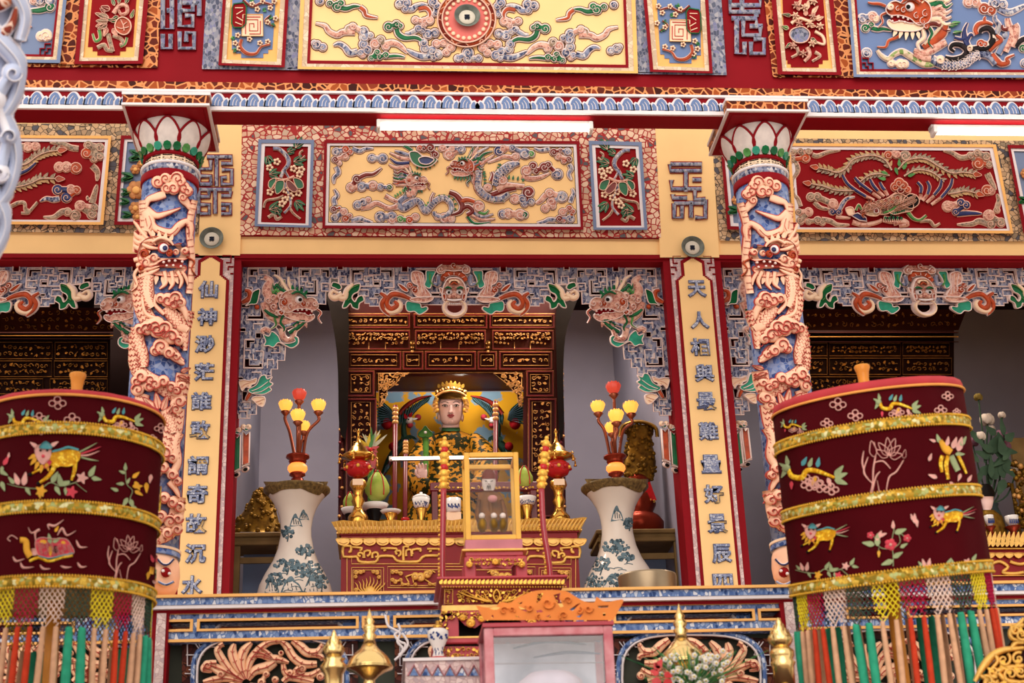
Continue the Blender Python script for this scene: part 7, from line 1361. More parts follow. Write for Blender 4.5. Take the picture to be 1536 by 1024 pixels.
b = B(); b.box(x0+.02, x1-.02, YP+.015, YP+dp-.02, zq(878), zq(868), 'PR'); b.box(x0+.035, x1-.035, YP+.03, YP+dp-.03, zq(911), zq(878), 'R2'); b.box(x0+.02, x1-.02, YP+.015, YP+dp-.02, zq(914), zq(906), 'GB')
b.build('waist', t)
Pp = pl(YP+.014)
b = B(Pp); n = 30
for i in range(n): u = 660+i*6.3; b.leaf(u, 875.5, 8, 5, -62, 'GO', .014, None); b.rib([(u, 876), (u+6, 876)], 1, 0, .01, 'GO', n=1)
b.build('leaf_band', t)
b = B(Pp)
for i in range(46): b.disc(664+i*4.1, 880, 1.7, -.02, .012, 'GO', 7)
b.build('bead_band', t)
b = B(pl(YP+.03)); carved(b, 667, 884, 679, 905, Cr(0, 0, 1), 'GO', .02, 21); carved(b, 684, 884, 838, 905, Cr(0, 0, 1), 'GO', .024, 22, 1.3, False); b.rib([(745, 903), (740, 893), (745, 884), (750, 893), (745, 903)], 3, 0, .035, 'GO', n=3)
for s in (-1, 1):
    for k in range(4): b.rib([(745+s*(8+k*2), 902), (745+s*(14+k*9), 897-k), (745+s*(20+k*12), 888)], [3, 1.2], 0, .03, 'GO', n=3)
b.build('scroll_carving', t)
b = B(); zf0 = zq(958); b.box(x0+.02, x1-.02, YP+.12, YP+dp-.02, zf0, zq(914), 'K')  # black block fills the opening between the legs in place of its shade
for xx in (x0+.02, x1-.09): b.box(xx, xx+.07, YP+.02, YP+dp-.02, zf0, zq(914), 'PR')
b.build('legs_frame', t)
b = B(pl(YP+.02))
b.poly([(661, 914), (846, 914), (846, 940), (842, 944), (838, 930), (826, 924), (812, 936), (796, 942), (775, 928), (754, 926), (733, 928), (712, 942), (698, 938), (684, 924), (674, 930), (668, 946), (663, 942)], -.03, 0, 'PR'); carved(b, 662, 915, 846, 930, Cr(0, 0, 1), 'GO', .022, 23, 1.4, False); carved(b, 660, 916, 672, 950, Cr(0, 0, 1), 'GO', .024, 24, 1.2, False)
b.cloud([(706, 934, 7, 'GO', 0), (798, 934, 7, 'GO', 90), (694, 926, 5, 'GO', 0), (722, 928, 5, 'GO', 0)], (), .02, 'GO', .3); b.build('gilded_apron', t)
b = B(); b.box(x0-.02, x1+.02, YP-.06, YP+dp, zq(968), zf0, 'PR', .004); b.box(x0-.018, x1+.018, YP-.064, YP-.06, zf0-.008, zf0-.001, 'GB'); b.box(x0, x1, YP-.03, YP+dp, zb_, zq(968), 'K'); b.build('lower_slab', t)
b = B(pl(YP-.032)); b.poly([(650, 969), (856, 969), (856, 986), (840, 990), (815, 982), (780, 992), (740, 984), (700, 992), (680, 986), (660, 992), (648, 988)], -.01, .004, 'PR'); carved(b, 650, 970, 856, 986, Cr(0, 0, 1), 'GO', .02, 25, 1.4, False); b.build('lower_apron', t)
paint('PRD', 'crimson_lacquer', '9c0f26', .2, var=.1, spec=.5, coat=.4)
# dragon poles standing on the pedestal
def dragon_pole(pts, label):
    Yd = YP+.36; q = [P(u, v, Yd) for u, v in pts]; base = Vector((q[-1].x, Yd, zpt)); k = mpp(pts[0][0], pts[0][1], Yd); t = thing('dragon_pole', label, 'pole', base, 'dragon poles')
    b = B(); b.tube(q[2:]+[base], 4.4*k, 'PRD', 12, 3); b.build('shaft', t)
    b = B(); a, c = q[0], q[2]
    for i in range(9): f = i/8; p = a+(c-a)*f; b.ball(p+Vector((0, 0, 0)), k*(3.4 if i == 0 else 6.6 if i % 3 else 7.6), 'GO' if i not in (2, 5) else 'RJ', 12, sz=1.1)
    for i in range(14): f = .1+.88*i/13; p = a+(c-a)*f; s = 1 if i % 2 else -1; b.ball(p+Vector((s*6*k, -.01, 0)), 2.6*k, 'GO', 8)
    b.build('gilded_dragon_head', t)
    b = B()
    for i in range(26): f = i/25; j = 2+f*(len(q)-2.001); i0 = min(len(q)-1, int(j)); p0 = (q+[base])[i0]; p1 = (q+[base])[min(len(q), i0+1)]; p = p0+(p1-p0)*(j-int(j)); b.ball(p+Vector((-5.2*k, .004, 0)), 2.1*k, 'GO', 7)
    b.build('gilded_ridge', t)
dragon_pole([(667, 658), (666, 690), (665.5, 728), (664.5, 790), (664, 850)], 'crimson pole with gilded dragon head left of the glass display case')
dragon_pole([(820, 657), (817, 690), (812, 728), (815, 790), (824, 848)], 'crimson pole with gilded dragon head right of the glass display case')
# display case with a bearded figurine
glass('GLS', 'clear_glass', 'fbfcfd', .008); paint('CY', 'yellow_varnished_wood', 'e0ab52', .4, var=.1, scale=14); paint('CASEIN', 'pale_case_lining', 'd9d0d2', .6)
YDc = -2.66; cz1, cz0 = P(738, 678, YDc).z, P(738, 809, YDc).z; cx0, cx1 = P(697.5, 740, YDc).x, P(779.5, 740, YDc).x; dpt = .2
t = thing('display_case', 'tall glass display case with yellow frame on the red pedestal', 'display case', ((cx0+cx1)/2, YDc, zpt)); fw = .022
for nm, bx_ in (('front_frame', [(cx0, cx0+fw, YDc, YDc+.02, cz0, cz1), (cx1-fw, cx1, YDc, YDc+.02, cz0, cz1), (cx0+fw, cx1-fw, YDc, YDc+.02, cz1-fw, cz1), (cx0+fw, cx1-fw, YDc, YDc+.02, cz0, cz0+fw)]), ('back_frame', [(cx0, cx0+fw, YDc+dpt-.02, YDc+dpt, cz0, cz1), (cx1-fw, cx1, YDc+dpt-.02, YDc+dpt, cz0, cz1), (cx0+fw, cx1-fw, YDc+dpt-.02, YDc+dpt, cz1-fw, cz1)]), ('side_rail', [(cx0, cx0+.02, YDc+.02, YDc+dpt-.02, cz1-.02, cz1), (cx1-.02, cx1, YDc+.02, YDc+dpt-.02, cz1-.02, cz1), (cx0, cx0+.02, YDc+.02, YDc+dpt-.02, cz0, cz0+.03), (cx1-.02, cx1, YDc+.02, YDc+dpt-.02, cz0, cz0+.03)])):
    b = B(); [b.box(*q, 'CY', .003) for q in bx_]; b.build(nm, t)
b = B(); b.box(cx0+fw, cx1-fw, YDc+.008, YDc+.011, cz0+fw, cz1-fw, 'GLS'); b.build('front_pane', t)
b = B(); b.box(cx0+.008, cx0+.011, YDc+.02, YDc+dpt-.02, cz0+.03, cz1-.02, 'GLS'); b.build('side_pane', t); b = B(); b.box(cx1-.011, cx1-.008, YDc+.02, YDc+dpt-.02, cz0+.03, cz1-.02, 'GLS'); b.build('side_pane', t)
b = B(); b.box(cx0+.02, cx1-.02, YDc+.02, YDc+dpt-.02, cz0, cz0+.018, 'PK2'); b.build('case_floor', t)
zk = lambda v: P(738, v, YDc).z
b = B(); b.box(cx0-.004, cx1+.004, YDc-.004, YDc+dpt+.01, zk(824), cz0, 'PK2', .003); b.box(cx0-.02, cx1+.025, YDc-.02, YDc+dpt+.03, zk(827), zk(824), 'GB', .002); b.box(cx0-.004, cx1+.004, YDc-.006, YDc+dpt+.01, zk(834), zk(827), 'PR', .003); b.build('base', t)
b = B(); lx0, lx1 = cx0-.01, cx1+.02
for xx in (lx0, lx1-.05): b.box(xx, xx+.05, YDc-.01, YDc+.05, zpt, zk(834), 'PR', .006); b.box(xx, xx+.05, YDc+dpt-.03, YDc+dpt+.02, zpt, zk(834), 'PR', .006)
b.build('feet', t)
b = B(pl(YDc-.012)); b.poly([(700, 834), (787, 834), (787, 846), (778, 852), (772, 846), (765, 853), (745, 850), (725, 853), (716, 846), (710, 852), (700, 846)], -.02, 0, 'PR'); carved(b, 702, 836, 785, 848, Cr(0, 0, 1), 'GO', .018, 31, 1.3, False); b.cloud([(743, 842, 5, 'GO', 0), (704, 846, 5, 'GO', 0), (783, 846, 5, 'GO', 90)], (), .018, 'GO', .3); b.build('gilded_apron', t)
Yg = YDc+.1; C4 = Cr(640, 650, 4.45); kk = mpp(735, 740, Yg)
paint('BRB', 'brown_robe', '8a5a34', .5, h2='5c3a22', scale=30); paint('WF', 'white_face', 'd8c8bf', .4); paint('BRC', 'brown_red_cap', '6d3328', .4)
t = thing('figurine', 'seated bearded figurine in brown robe and red cap inside the glass display case', 'figurine', P(735, 800, Yg))
b = B(); loft(b, [(C4([(x, y)])[0][1], C4([(x, y)])[0][0], h/4.45, h/4.45*kk*dd, o_) for y, x, h, dd, o_ in ((385, 415, 34, .8, 0), (400, 418, 74, .6, 0), (430, 425, 86, .6, 0), (500, 435, 98, .7, .005), (560, 440, 104, .8, .02), (640, 440, 98, .8, .03))], Yg, 'BRB', 22)
b.mp = pl(Yg-.05); 
for p_ in ('350,440 340,540 370,640', '500,440 520,540 500,640', '420,420 430,520 440,640'): b.rib(C4(p_), [5, 8, 7], -.02, .02, 'BRB', n=4)
b.build('robe', t)
b = B(); loft(b, [(C4([(x, y)])[0][1], C4([(x, y)])[0][0], h/4.45, h/4.45*kk, 0) for y, x, h in ((290, 415, 42), (320, 415, 47), (355, 415, 44), (380, 415, 32))], Yg, 'WF', 18); b.build('head', t)
b = B(pl(Yg-.036)); 
for s in (-1, 1): b.rib(C4(f'{415+s*12},318 {415+s*28},315'), 1.2, 0, .012, 'HR', n=1); b.rib(C4(f'{415+s*8},345 {415+s*14},372'), [1.4, .6], 0, .014, 'HR', n=1)
b.rib(C4('415,350 413,376'), [1.6, .6], 0, .014, 'HR', n=1); b.disc(*C4('415,332')[0], 1.6, 0, .012, 'WF', 8); b.build('beard', t)
b = B(); loft(b, [(C4([(x, y)])[0][1], C4([(x, y)])[0][0], h/4.45, h/4.45*kk, 0) for y, x, h in ((302, 414, 47), (290, 414, 48), (270, 414, 42), (246, 414, 30), (238, 414, 12))], Yg, 'BRC', 18); b.build('cap', t)
b = B(); c = P(*C4('440,435')[0], Yg-.07); b.ball(c, .017, 'LIP2', 12, sx=1.3); b.build('clasped_hands', t)
for x in (370, 450, 510): b = B(); c = P(*C4([(x, 610)])[0], Yg-.075); b.ball(c, .022, 'GST', 10, sz=1.6); b.ball(c+Vector((0, -.005, .04)), .014, 'WF', 8); b.build('small_attendant', t)
# ------------------------------------------------------------------ oil lamp on the mosaic plinth
Yo = yb0+.12; k = mpp(657, 960, Yo); zo = lambda v: P(657, v, Yo).z; X = P(657, 960, Yo).x
t = thing('oil_lamp', 'small blue and white porcelain oil lamp with glass chimney on the mosaic plinth', 'lamp', (X, Yo, zb_)); z9 = zb_
pr = [(8*k, z9+.02), (9.5*k, z9+.025), (8.5*k, z9+12*k), (7*k, z9+17*k), (9*k, z9+24*k), (14*k, z9+34*k), (16*k, z9+42*k), (15.5*k, z9+48*k), (11*k, z9+51*k), (.001, z9+52*k)]
b = B(); b.lathe(X, Yo, pr, 'WPC', 28); f = rev(X, Yo, pr); b.mp = f; rn = random.Random(8); uu, vv = proj((X, Yo, z9))
for i in range(14): x, y = uu+rn.uniform(-13, 13), vv-rn.uniform(36, 47); b.disc(x, y, rn.uniform(1.2, 2.6), 0, .003, 'INK2', 7)
for i in range(9): x, y = uu+rn.uniform(-7, 7), vv-rn.uniform(12, 22); b.rib([(x, y), (x+rn.uniform(-2, 2), y-4)], 1.3, 0, .003, 'INK2', n=1)
b.build('porcelain_body', t)
b = B(); b.lathe(X, Yo, [(16*k, z9), (16.5*k, z9+6*k), (14*k, z9+8*k), (.001, z9+9*k)], 'RJ', 26); b.build('red_base', t)
b = B(); zt_ = z9+51*k; b.lathe(X, Yo, [(7*k, zt_), (7*k, zt_+5*k), (4*k, zt_+6*k), (3.4*k, zt_+12*k), (.001, zt_+13*k)], 'BRS', 20); b.build('burner', t)
b = B(); b.lathe(X, Yo, [(5.5*k, zt_+4*k), (9*k, zt_+18*k), (8*k, zt_+30*k), (5*k, zt_+42*k), (4.6*k, zt_+48*k)], 'GLS', 22); b.build('glass_chimney', t)
paint('VEL', 'dark_red_velvet', '42050c', .9, var=.1, scale=5, spec=.05); paint('VTOP', 'pinkish_red_satin', 'b03a40', .5, var=.1); paint('PIP', 'orange_piping', 'e39a4e', .6); mosaic('SEQ', 'gold_and_green_sequins', ['b08a2c', '8f8a3a', 'd6b24a', 'a7b070', '7d6a1e', 'c99a34', 'd9d6a0'], 'a87c24', 70, .03, rough=.3)  # parasol tops: light on the rounded shoulder is put into the pinkish red
mosaic('YSQ', 'yellow_sequins', ['d9a21c', 'e8bd2e', 'c78c14', 'f0cf4a'], 'b07a12', 90, .04, rough=.35)
for k_, n_, h_ in (('EMP', 'pink_thread', 'cf9a90'), ('EMG', 'sage_thread', '8f9a72'), ('EMT', 'teal_thread', '4f8c92'), ('EMR', 'rose_thread', 'c2424f'), ('EMY', 'amber_thread', 'd39a34'), ('NETY', 'yellow_net', 'dcc62c'), ('NETM', 'magenta_net', '9c1238'), ('NETW', 'white_net', 'd9bcae'), ('NETG', 'dark_green_net', '34463a'), ('TB', 'beige_silk', 'c79a7a'), ('TR', 'vermilion_silk', 'b83a22'), ('TG', 'jade_silk', '2f9272')): paint(k_, n_, h_, .6, var=.15, scale=30)
paint('BAM', 'varnished_bamboo', 'c9822e', .35, var=.2, scale=6, coat=.3)
paint('GO2', 'gold_braid', 'd9a63a', .4, .3, var=.15)
# ------------------------------------------------------------------ foreground: offering table, glass box, brass vessels, flowers
Yt = -3.9; ztb = P(700, 1090, -3.3).z
b = B(); b.box(-1.15, 1.15, Yt, -2.97, ztb-.06, ztb, 'LQ'); b.box(-1.1, 1.1, Yt+.05, -3.0, -3.2, ztb-.06, 'LQ'); struct(b.build('trim_11'))  # unseen offering table, added below view to carry the foreground vessels
paint('EMPK', 'pale_pink_paper', 'e3cdd2', .7); paint('OW', 'orange_carved_wood', 'd9803f', .55, var=.1, scale=10); paint('PKF', 'worn_pink_frame', 'b8626c', .55, h2='d9a0a4', scale=14)
paint('BRG', 'golden_brass', 'e8c684', .16, .92, var=.08, scale=6)
paint('CLB', 'painted_cloud_board', 'f2f2f8', .7, h2='a4aab8', scale=5, lo=.55, hi=.7)  # pale and grey board tones imitate reflections on the box glass
glass('GLB', 'reflecting_glass', 'f4f7fb', .05); Yc = -3.3; q = lambda u, v, d=0: P(u, v, Yc+d)
t = thing('glass_box', 'glass box with worn pink frame and carved orange wooden crown in the foreground', 'display case', (P(822, 1024, Yc).x, Yc, ztb))
xl_, xr2 = q(727, 980).x, q(921, 980).x; zt3 = q(824, 933).z; fw = .036; dz = .34
for a in ((xl_, xl_+fw, ztb, zt3-.016), (xr2-fw, xr2, ztb, zt3-.016), (xl_+fw, xr2-fw, zt3-.05, zt3-.016)): b = B(); b.box(a[0], a[1], Yc, Yc+.035, a[2], a[3], 'PKF', .004); b.build('frame_rail', t)
b = B(); b.box(xl_-.006, xr2+.006, Yc-.008, Yc+dz, zt3-.016, zt3, 'PR', .002); b.build('top_moulding', t)
for x in (xl_, xr2-.03): b = B(); b.box(x, x+.03, Yc+dz-.035, Yc+dz, ztb, zt3-.016, 'PKF'); b.build('rear_post', t)
b = B(); b.box(xl_+fw, xr2-fw, Yc+.012, Yc+.016, ztb, zt3-.05, 'GLB'); b.build('front_pane', t)
for x in (xl_+.008, xr2-.012): b = B(); b.box(x, x+.004, Yc+.035, Yc+dz-.035, ztb, zt3-.016, 'GLS'); b.build('side_pane', t)
b = B(); b.box(xl_+.02, xr2-.02, Yc+dz-.03, Yc+dz-.02, ztb, zt3-.02, 'CLB'); b.build('painted_back', t)
b = B(pl(Yc+dz-.035)); 
for p_, w in (('760,964 800,952 850,950 900,962', 5), ('770,972 820,962 880,966', 4), ('745,955 790,945 860,944 905,952', 8), ('800,986 850,978 900,980', 4)): b.rib(pp(p_), [w*.5, w, w, w*.4], 0, .003, 'BG', n=5)  # dark bands painted where the glass would mirror the roof
b.rib([(742, 995), (912, 993)], 1.4, 0, .004, 'WW', n=1); b.build('painted_clouds', t)
b = B(); c = P(826, 1036, Yc+.17); k = mpp(826, 1020, Yc+.17); b.lathe(c.x, Yc+.17, [(.001, ztb), (40*k, ztb), (52*k, c.z), (46*k, c.z+14*k), (30*k, c.z+26*k), (.001, c.z+28*k)], 'EMPK', 40, lob=lambda a, j: .03*math.cos(a*20)); b.build('pink_bundle', t)
b = B(pl(Yc+.01)); g = Cr(700, 860, 5.908)
crown = cr(g('80,280 180,300 260,290 300,250 380,260 440,220 520,180 620,150 760,145 880,155 960,200 1040,245 1130,255 1150,205 1200,240 1260,250 1330,235 1390,235 1350,320 1300,410'), 3)+g('1300,412 155,412')
hol = [g(p_) for p_ in ('200,310 240,290 300,300 260,325', '450,260 500,250 480,275', '460,290 540,320 540,340 480,320', '630,180 680,170 650,240 620,260', '770,190 830,170 820,220 860,290 830,300 800,250', '610,330 660,320 680,340 620,350', '910,320 980,270 1010,260 940,330', '1160,285 1260,280 1250,300 1170,302', '220,370 235,365 240,392 222,392', '1205,350 1230,345 1230,372 1210,375', '700,380 740,365 745,390', '970,380 1030,360 1000,390', '430,370 490,390 440,385')]
b.poly(crown, -.03, 0, 'OW', holes=hol, back=True)
for x, y, r in ((560, 300, 40), (720, 260, 60), (900, 240, 40), (330, 330, 40), (1080, 310, 40), (400, 320, 30), (1000, 330, 34), (640, 390, 30), (860, 370, 40)): p_ = g([(x, y)])[0]; b.rib(spiral(p_[0], p_[1], r/5.9, x, 1.1, 1 if x > 700 else -1), [3, 1.6], -.002, .012, 'OW', n=1)
b.build('carved_crown', t)
def vessel(rows, Y, name, label, cat, petals=None, parts=None):
    u0 = rows[0][0]; c = P(*[rows[-1][0], rows[-1][2]], Y); k = mpp(u0, rows[-1][2], Y); t = thing(name, label, cat, (P(u0, rows[0][2], Y).x, Y, ztb)); X = P(u0, rows[0][2], Y).x
    nm = [(0, len(rows), name.split('_')[-1]+'_body')] if not parts else parts
    for a, e, n_ in nm:
        pr = [(max(1e-4, r*k), P(u0, v, Y).z) for u, r, v in rows[a:e]]
        if a == 0: pr = [(pr[0][0]*1.6, ztb), (pr[0][0], ztb+.02)]+pr
        b = B(); b.lathe(X, Y, pr, 'BRG', 32); b.build(n_, t)
    if petals:
        zc_, R, H = P(u0, petals[0], Y).z, petals[1]*k, petals[2]*k
        for row, (rr, hh, n) in enumerate(((1, .62, 9), (.8, .85, 9), (.5, 1.08, 7))):
            b = B()
            for i in range(n):
                a = 2*PI*(i+row*.5)/n; ca, sa = math.cos(a), math.sin(a); pts = []
                for f, w_ in ((0, .2), (.3, .36), (.65, .34), (1, .02)): rad = R*rr*(.55+.5*math.sin(f*2.4)); pts += [Vector((X+ca*rad*m_-sa*s_*w_*R, Y+sa*rad*m_+ca*s_*w_*R, zc_+H*hh*f)) for s_, m_ in ((-1, .93), (0, 1.08), (1, .93))]
                b.add(pts, [(j*3+s_, j*3+s_+1, j*3+s_+4, j*3+s_+3) for j in range(3) for s_ in (0, 1)], 'BRG')
            b.build('petal_row', t)
        b = B(); b.lathe(X, Y, [(R*.5, zc_), (R*.45, zc_+H*.9), (R*.24, zc_+H*1.05), (R*.3, zc_+H*1.15), (R*.15, zc_+H*1.32), (1e-4, zc_+H*1.4)], 'BRG', 20); b.build('bud', t)
    return t
vessel([(500, 13, 1040), (500, 14, 1012), (500, 19, 1004), (500, 20, 998), (500, 14, 992), (500, 18, 988)], -3.6, 'brass_candlestick', 'gleaming brass candlestick with lotus bud top at the lower left', 'candlestick', (988, 15, 32))
vessel([(1181, 15, 1060), (1181, 16, 1000), (1181, 19, 994), (1181, 15, 989), (1181, 18, 984), (1181, 18, 976), (1181, 14, 972)], -3.6, 'brass_candlestick', 'gleaming brass candlestick with lotus bud top beside the right parasol', 'candlestick', (972, 17, 33))
def burner(u, dv, label):
    R = [(30, 1050), (24, 1030), (10, 1022), (8, 1012), (14, 1006), (24, 1000), (34, 996), (36, 993), (34, 990), (32, 985), (28, 978), (21, 971), (14, 965), (10, 958), (8, 951), (11, 945), (7, 941), (10.5, 936), (9, 931), (6, 928), (8, 924), (5, 919), (2.5, 912), (.5, 905)]
    vessel([(u, r, v+dv) for r, v in R], -3.25, 'incense_burner', label, 'incense burner', None, [(0, 8, 'bowl'), (7, 14, 'bell_lid'), (13, 24, 'lotus_finial')])
burner(554, 8, 'brass incense burner with bell lid beside the small porcelain oil lamp'); burner(1029, 0, 'brass incense burner with bell lid above the white flowers')
# white flowers in a red wrapper
Y = -3.55; t = thing('flower_bouquet', 'bouquet of small white flowers and grasses with red ribbon at the bottom right of centre', 'bouquet', P(1040, 1080, Y)); rn = random.Random(12)
b = B(); b.tube([P(1040, 1085, Y), P(1040, 1030, Y)], [.03, .06], 'GL', 12, 1); b.build('stems', t)
b = B(); gc = Vector((P(1040, 1040, Y).x, Y, P(1040, 1040, Y).z))
for i in range(260):
    u, v = rn.gauss(1035, 38), rn.uniform(968, 1030); e = P(u, v, Y+rn.uniform(-.1, .1)); m1 = (gc+e)/2+Vector((0, 0, .01)); b.tube([gc, m1, e], [.002, .001], ('GL', 'EMG', 'GL', 'G')[i % 4], 4, 2)
b.build('grass_blades', t); 
for i in range(70):
    u, v = rn.uniform(992, 1095), rn.uniform(972, 1030)+abs(rn.gauss(0, 4)); e = P(u, v, Y+rn.uniform(-.12, .02)); b = B()
    for j in range(5): a = j*1.257; b.ball(e+Vector((.006*math.cos(a), 0, .006*math.sin(a))), .005, 'WPC', 6)
    b.ball(e+Vector((0, -.006, 0)), .004, 'YFL', 6); b.build('white_flower', t)
b = B(pl(Y-.13))
for x, y, L, a in ((988, 1010, 14, 200), (988, 1005, 14, 240), (985, 1002, 16, 300), (996, 1010, 14, 20), (986, 1015, 20, 100), (998, 1018, 20, 60)): b.leaf(x, y, L, L*.7, a, 'RJ', .03, None)
b.build('red_ribbon', t)
# gilded openwork carving, bottom right
Y = -3.84; t = thing('gilded_carving', 'bright gilded openwork scroll carving in the bottom right corner', 'carving', P(1520, 1090, Y)); K = Cr(1380, 840, 5.564); b = B(pl(Y))
for p_, w in (('460,1010 520,900 600,800 700,750 868,730', 14), ('560,1060 620,960 700,900 868,880', 13), ('620,780 650,840 600,900', 9), ('760,620 800,560 868,540', 12), ('868,480 820,540 760,590 770,650 868,680', 10), ('640,920 720,1000 868,1020', 12), ('500,960 600,1010 700,1060', 12), ('760,740 800,690 868,690', 9), ('520,1080 560,1000 600,960', 9)): b.rib(K(p_), [w*.5/1, w*.9, w*.8, w*.5], -.03, .03, 'GB', n=6)
for x, y, r in ((700, 830, 60), (820, 820, 56), (620, 930, 50), (760, 950, 60), (560, 1010, 50), (850, 620, 50), (800, 580, 44), (680, 1040, 50), (840, 930, 50), (760, 1060, 50), (850, 1050, 50)): p_ = K([(x, y)])[0]; b.rib(spiral(p_[0], p_[1], r/5.56, x*3, 1.3, 1 if (x+y) % 20 else -1), [6, 3], -.02, .035, 'GB', n=1); b.leaf(p_[0], p_[1], r/4, r/8, y, 'GO', .03, None)
b.build('scrollwork', t)
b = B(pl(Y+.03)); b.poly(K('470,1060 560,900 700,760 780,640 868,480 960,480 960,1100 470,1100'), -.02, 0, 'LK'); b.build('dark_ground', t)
# ------------------------------------------------------------------ embroidered parasols
def em_qilin(b, c):
    b.op(c('430,690 500,660 600,650 680,670 672,740 600,790 520,790 470,800 420,760'), 'YSQ', .006, 'EMY', .5)
    for p_, w in (('470,780 420,870 340,930', 44), ('450,760 370,800 275,852', 34), ('640,750 635,830 610,910', 40)): b.rib(c(p_), [w/c.k, w*.8/c.k, w*.5/c.k], 0, .006, 'YSQ', n=4)
    for x, y in ((255, 862), (328, 938), (605, 922)): b.disc(*c([(x, y)])[0], 18/c.k, 0, .006, 'K', 8)
    b.rib(c('445,668 520,650 585,630 670,655'), 24/c.k, 0, .008, 'EMT', n=5)
    for p_, m in (('680,670 740,640 830,590', 'EMG'), ('690,685 770,660 865,622', 'EMR'), ('690,700 760,695 850,660', 'EMP'), ('690,715 770,735 840,745', 'EMG')): b.rib(c(p_), [16/c.k, 16/c.k, 4/c.k], 0, .007, m, n=4)
    b.op(c('310,620 400,600 435,650 425,720 370,775 325,740 298,680'), 'EMP', .009, 'EMP', .4); b.op(c('335,625 388,578 442,618 430,642 350,638'), 'EMT', .012, 'EMT', .4)
    for x, y, a, m in ((320, 630, 215, 'EMP'), (430, 620, -30, 'EMP'), (310, 690, 150, 'EMY'), (310, 720, 130, 'EMY'), (330, 750, 115, 'EMY'), (360, 770, 100, 'EMY'), (390, 760, 70, 'EMY')): b.leaf(*c([(x, y)])[0], 80/c.k, 34/c.k, a, m, .008, None)
    for x in (345, 402): b.disc(*c([(x, 655)])[0], 11/c.k, .008, .014, 'K', 7)
    b.disc(*c('368,705')[0], 16/c.k, .008, .013, 'EMR', 8); b.op(c('400,740 440,750 405,805 372,795'), 'EMR', .008, 'EMR', .3)
def em_spray(b, c, pts):
    for x, y, a, L, m in pts: b.leaf(*c([(x, y)])[0], L/c.k, L*.42/c.k, a, m, .005, None)
def em_vine(b, c):
    b.rib(c('60,940 180,970 340,980 430,930 520,960 640,930 720,890'), [1, 1.6, 1.2], 0, .005, 'EMG', n=5); b.rib(c('640,930 700,980 740,1010'), 1, 0, .005, 'EMG', n=3)
    em_spray(b, c, [(160, 950, -110, 110, 'EMP'), (200, 955, -80, 120, 'EMP'), (120, 940, -130, 80, 'EMG'), (220, 970, 60, 80, 'EMG'), (440, 930, -60, 110, 'EMG'), (470, 960, 60, 90, 'EMG'), (520, 960, -100, 110, 'EMG'), (520, 950, -20, 100, 'EMG'), (760, 880, -60, 110, 'EMG'), (780, 890, 10, 90, 'EMG'), (560, 970, 90, 70, 'EMG'), (330, 990, 80, 80, 'EMY')])
    for x, y, m in ((700, 890, 'EMP'), (610, 1010, 'EMR'), (350, 1000, 'EMY')):
        for k in range(5): b.leaf(*c([(x, y)])[0], 55/c.k, 34/c.k, 72*k, m, .006, None)
def em_lotus(b, c):
    for p_ in ('1000,500 1010,580 995,680 990,780 970,860', '1000,640 1060,630 1110,680', '960,600 930,690 950,740 1000,790', '1200,620 1150,700 1100,740 1080,850', '1040,700 1010,740 985,850', '930,560 920,640 940,720', '1020,760 1040,860'): b.rib(c(p_), [8/c.k, 12/c.k, 6/c.k], 0, .005, 'EMP', n=4)
    for x, y, L, a in ((1100, 590, 120, -95), (1100, 590, 120, -70), (1100, 590, 110, -130), (1100, 590, 100, -40), (1090, 600, 90, -150), (1110, 600, 80, -10), (1000, 600, 110, -100)): q = c([(x, y)])[0]; b.leaf(q[0], q[1], L/c.k, 46/c.k, a, 'VEL', .006, None, 'EMP')
    b.rib(c('930,870 1000,860 1060,880 1110,890'), [14/c.k, 20/c.k, 10/c.k], 0, .005, 'EMG', n=3); b.leaf(*c('1200,610')[0], 60/c.k, 24/c.k, -80, 'VEL', .006, None, 'EMP')
def em_dragon(b, c):
    b.rib(c('880,350 900,400 960,410 990,370 1040,370 1100,390 1150,410'), [26/c.k, 34/c.k, 26/c.k, 16/c.k], 0, .007, 'YSQ', n=5)
    em_spray(b, c, [(870, 350, -150, 50, 'EMG'), (870, 360, 120, 60, 'EMG'), (880, 340, -100, 60, 'EMG'), (900, 430, 90, 50, 'EMR'), (960, 340, -60, 60, 'EMT'), (1000, 350, -70, 60, 'EMG'), (1050, 350, -80, 60, 'EMT'), (1150, 410, -20, 80, 'EMG'), (1150, 420, 20, 80, 'EMG'), (1150, 400, -50, 80, 'EMG'), (1040, 400, 110, 60, 'EMY'), (1110, 410, 70, 60, 'EMP')]); b.disc(*c('870,355')[0], 26/c.k, 0, .009, 'EMG', 9)
    for x, y in ((1000, 455), (1040, 440), (1130, 480)): em_cloud(b, c, x, y, 30)
def em_cloud(b, c, x, y, s=40):
    for dx, dy in ((-.9, 0), (.9, 0), (0, -.7), (.1, .5)): q = c([(x+dx*s, y+dy*s)])[0]; b.rib([(q[0]+s*.55/c.k*math.cos(i*PI/4), q[1]+s*.5/c.k*math.sin(i*PI/4)) for i in range(8)], max(.9, 9/c.k), 0, .005, 'EMP', True, 2)
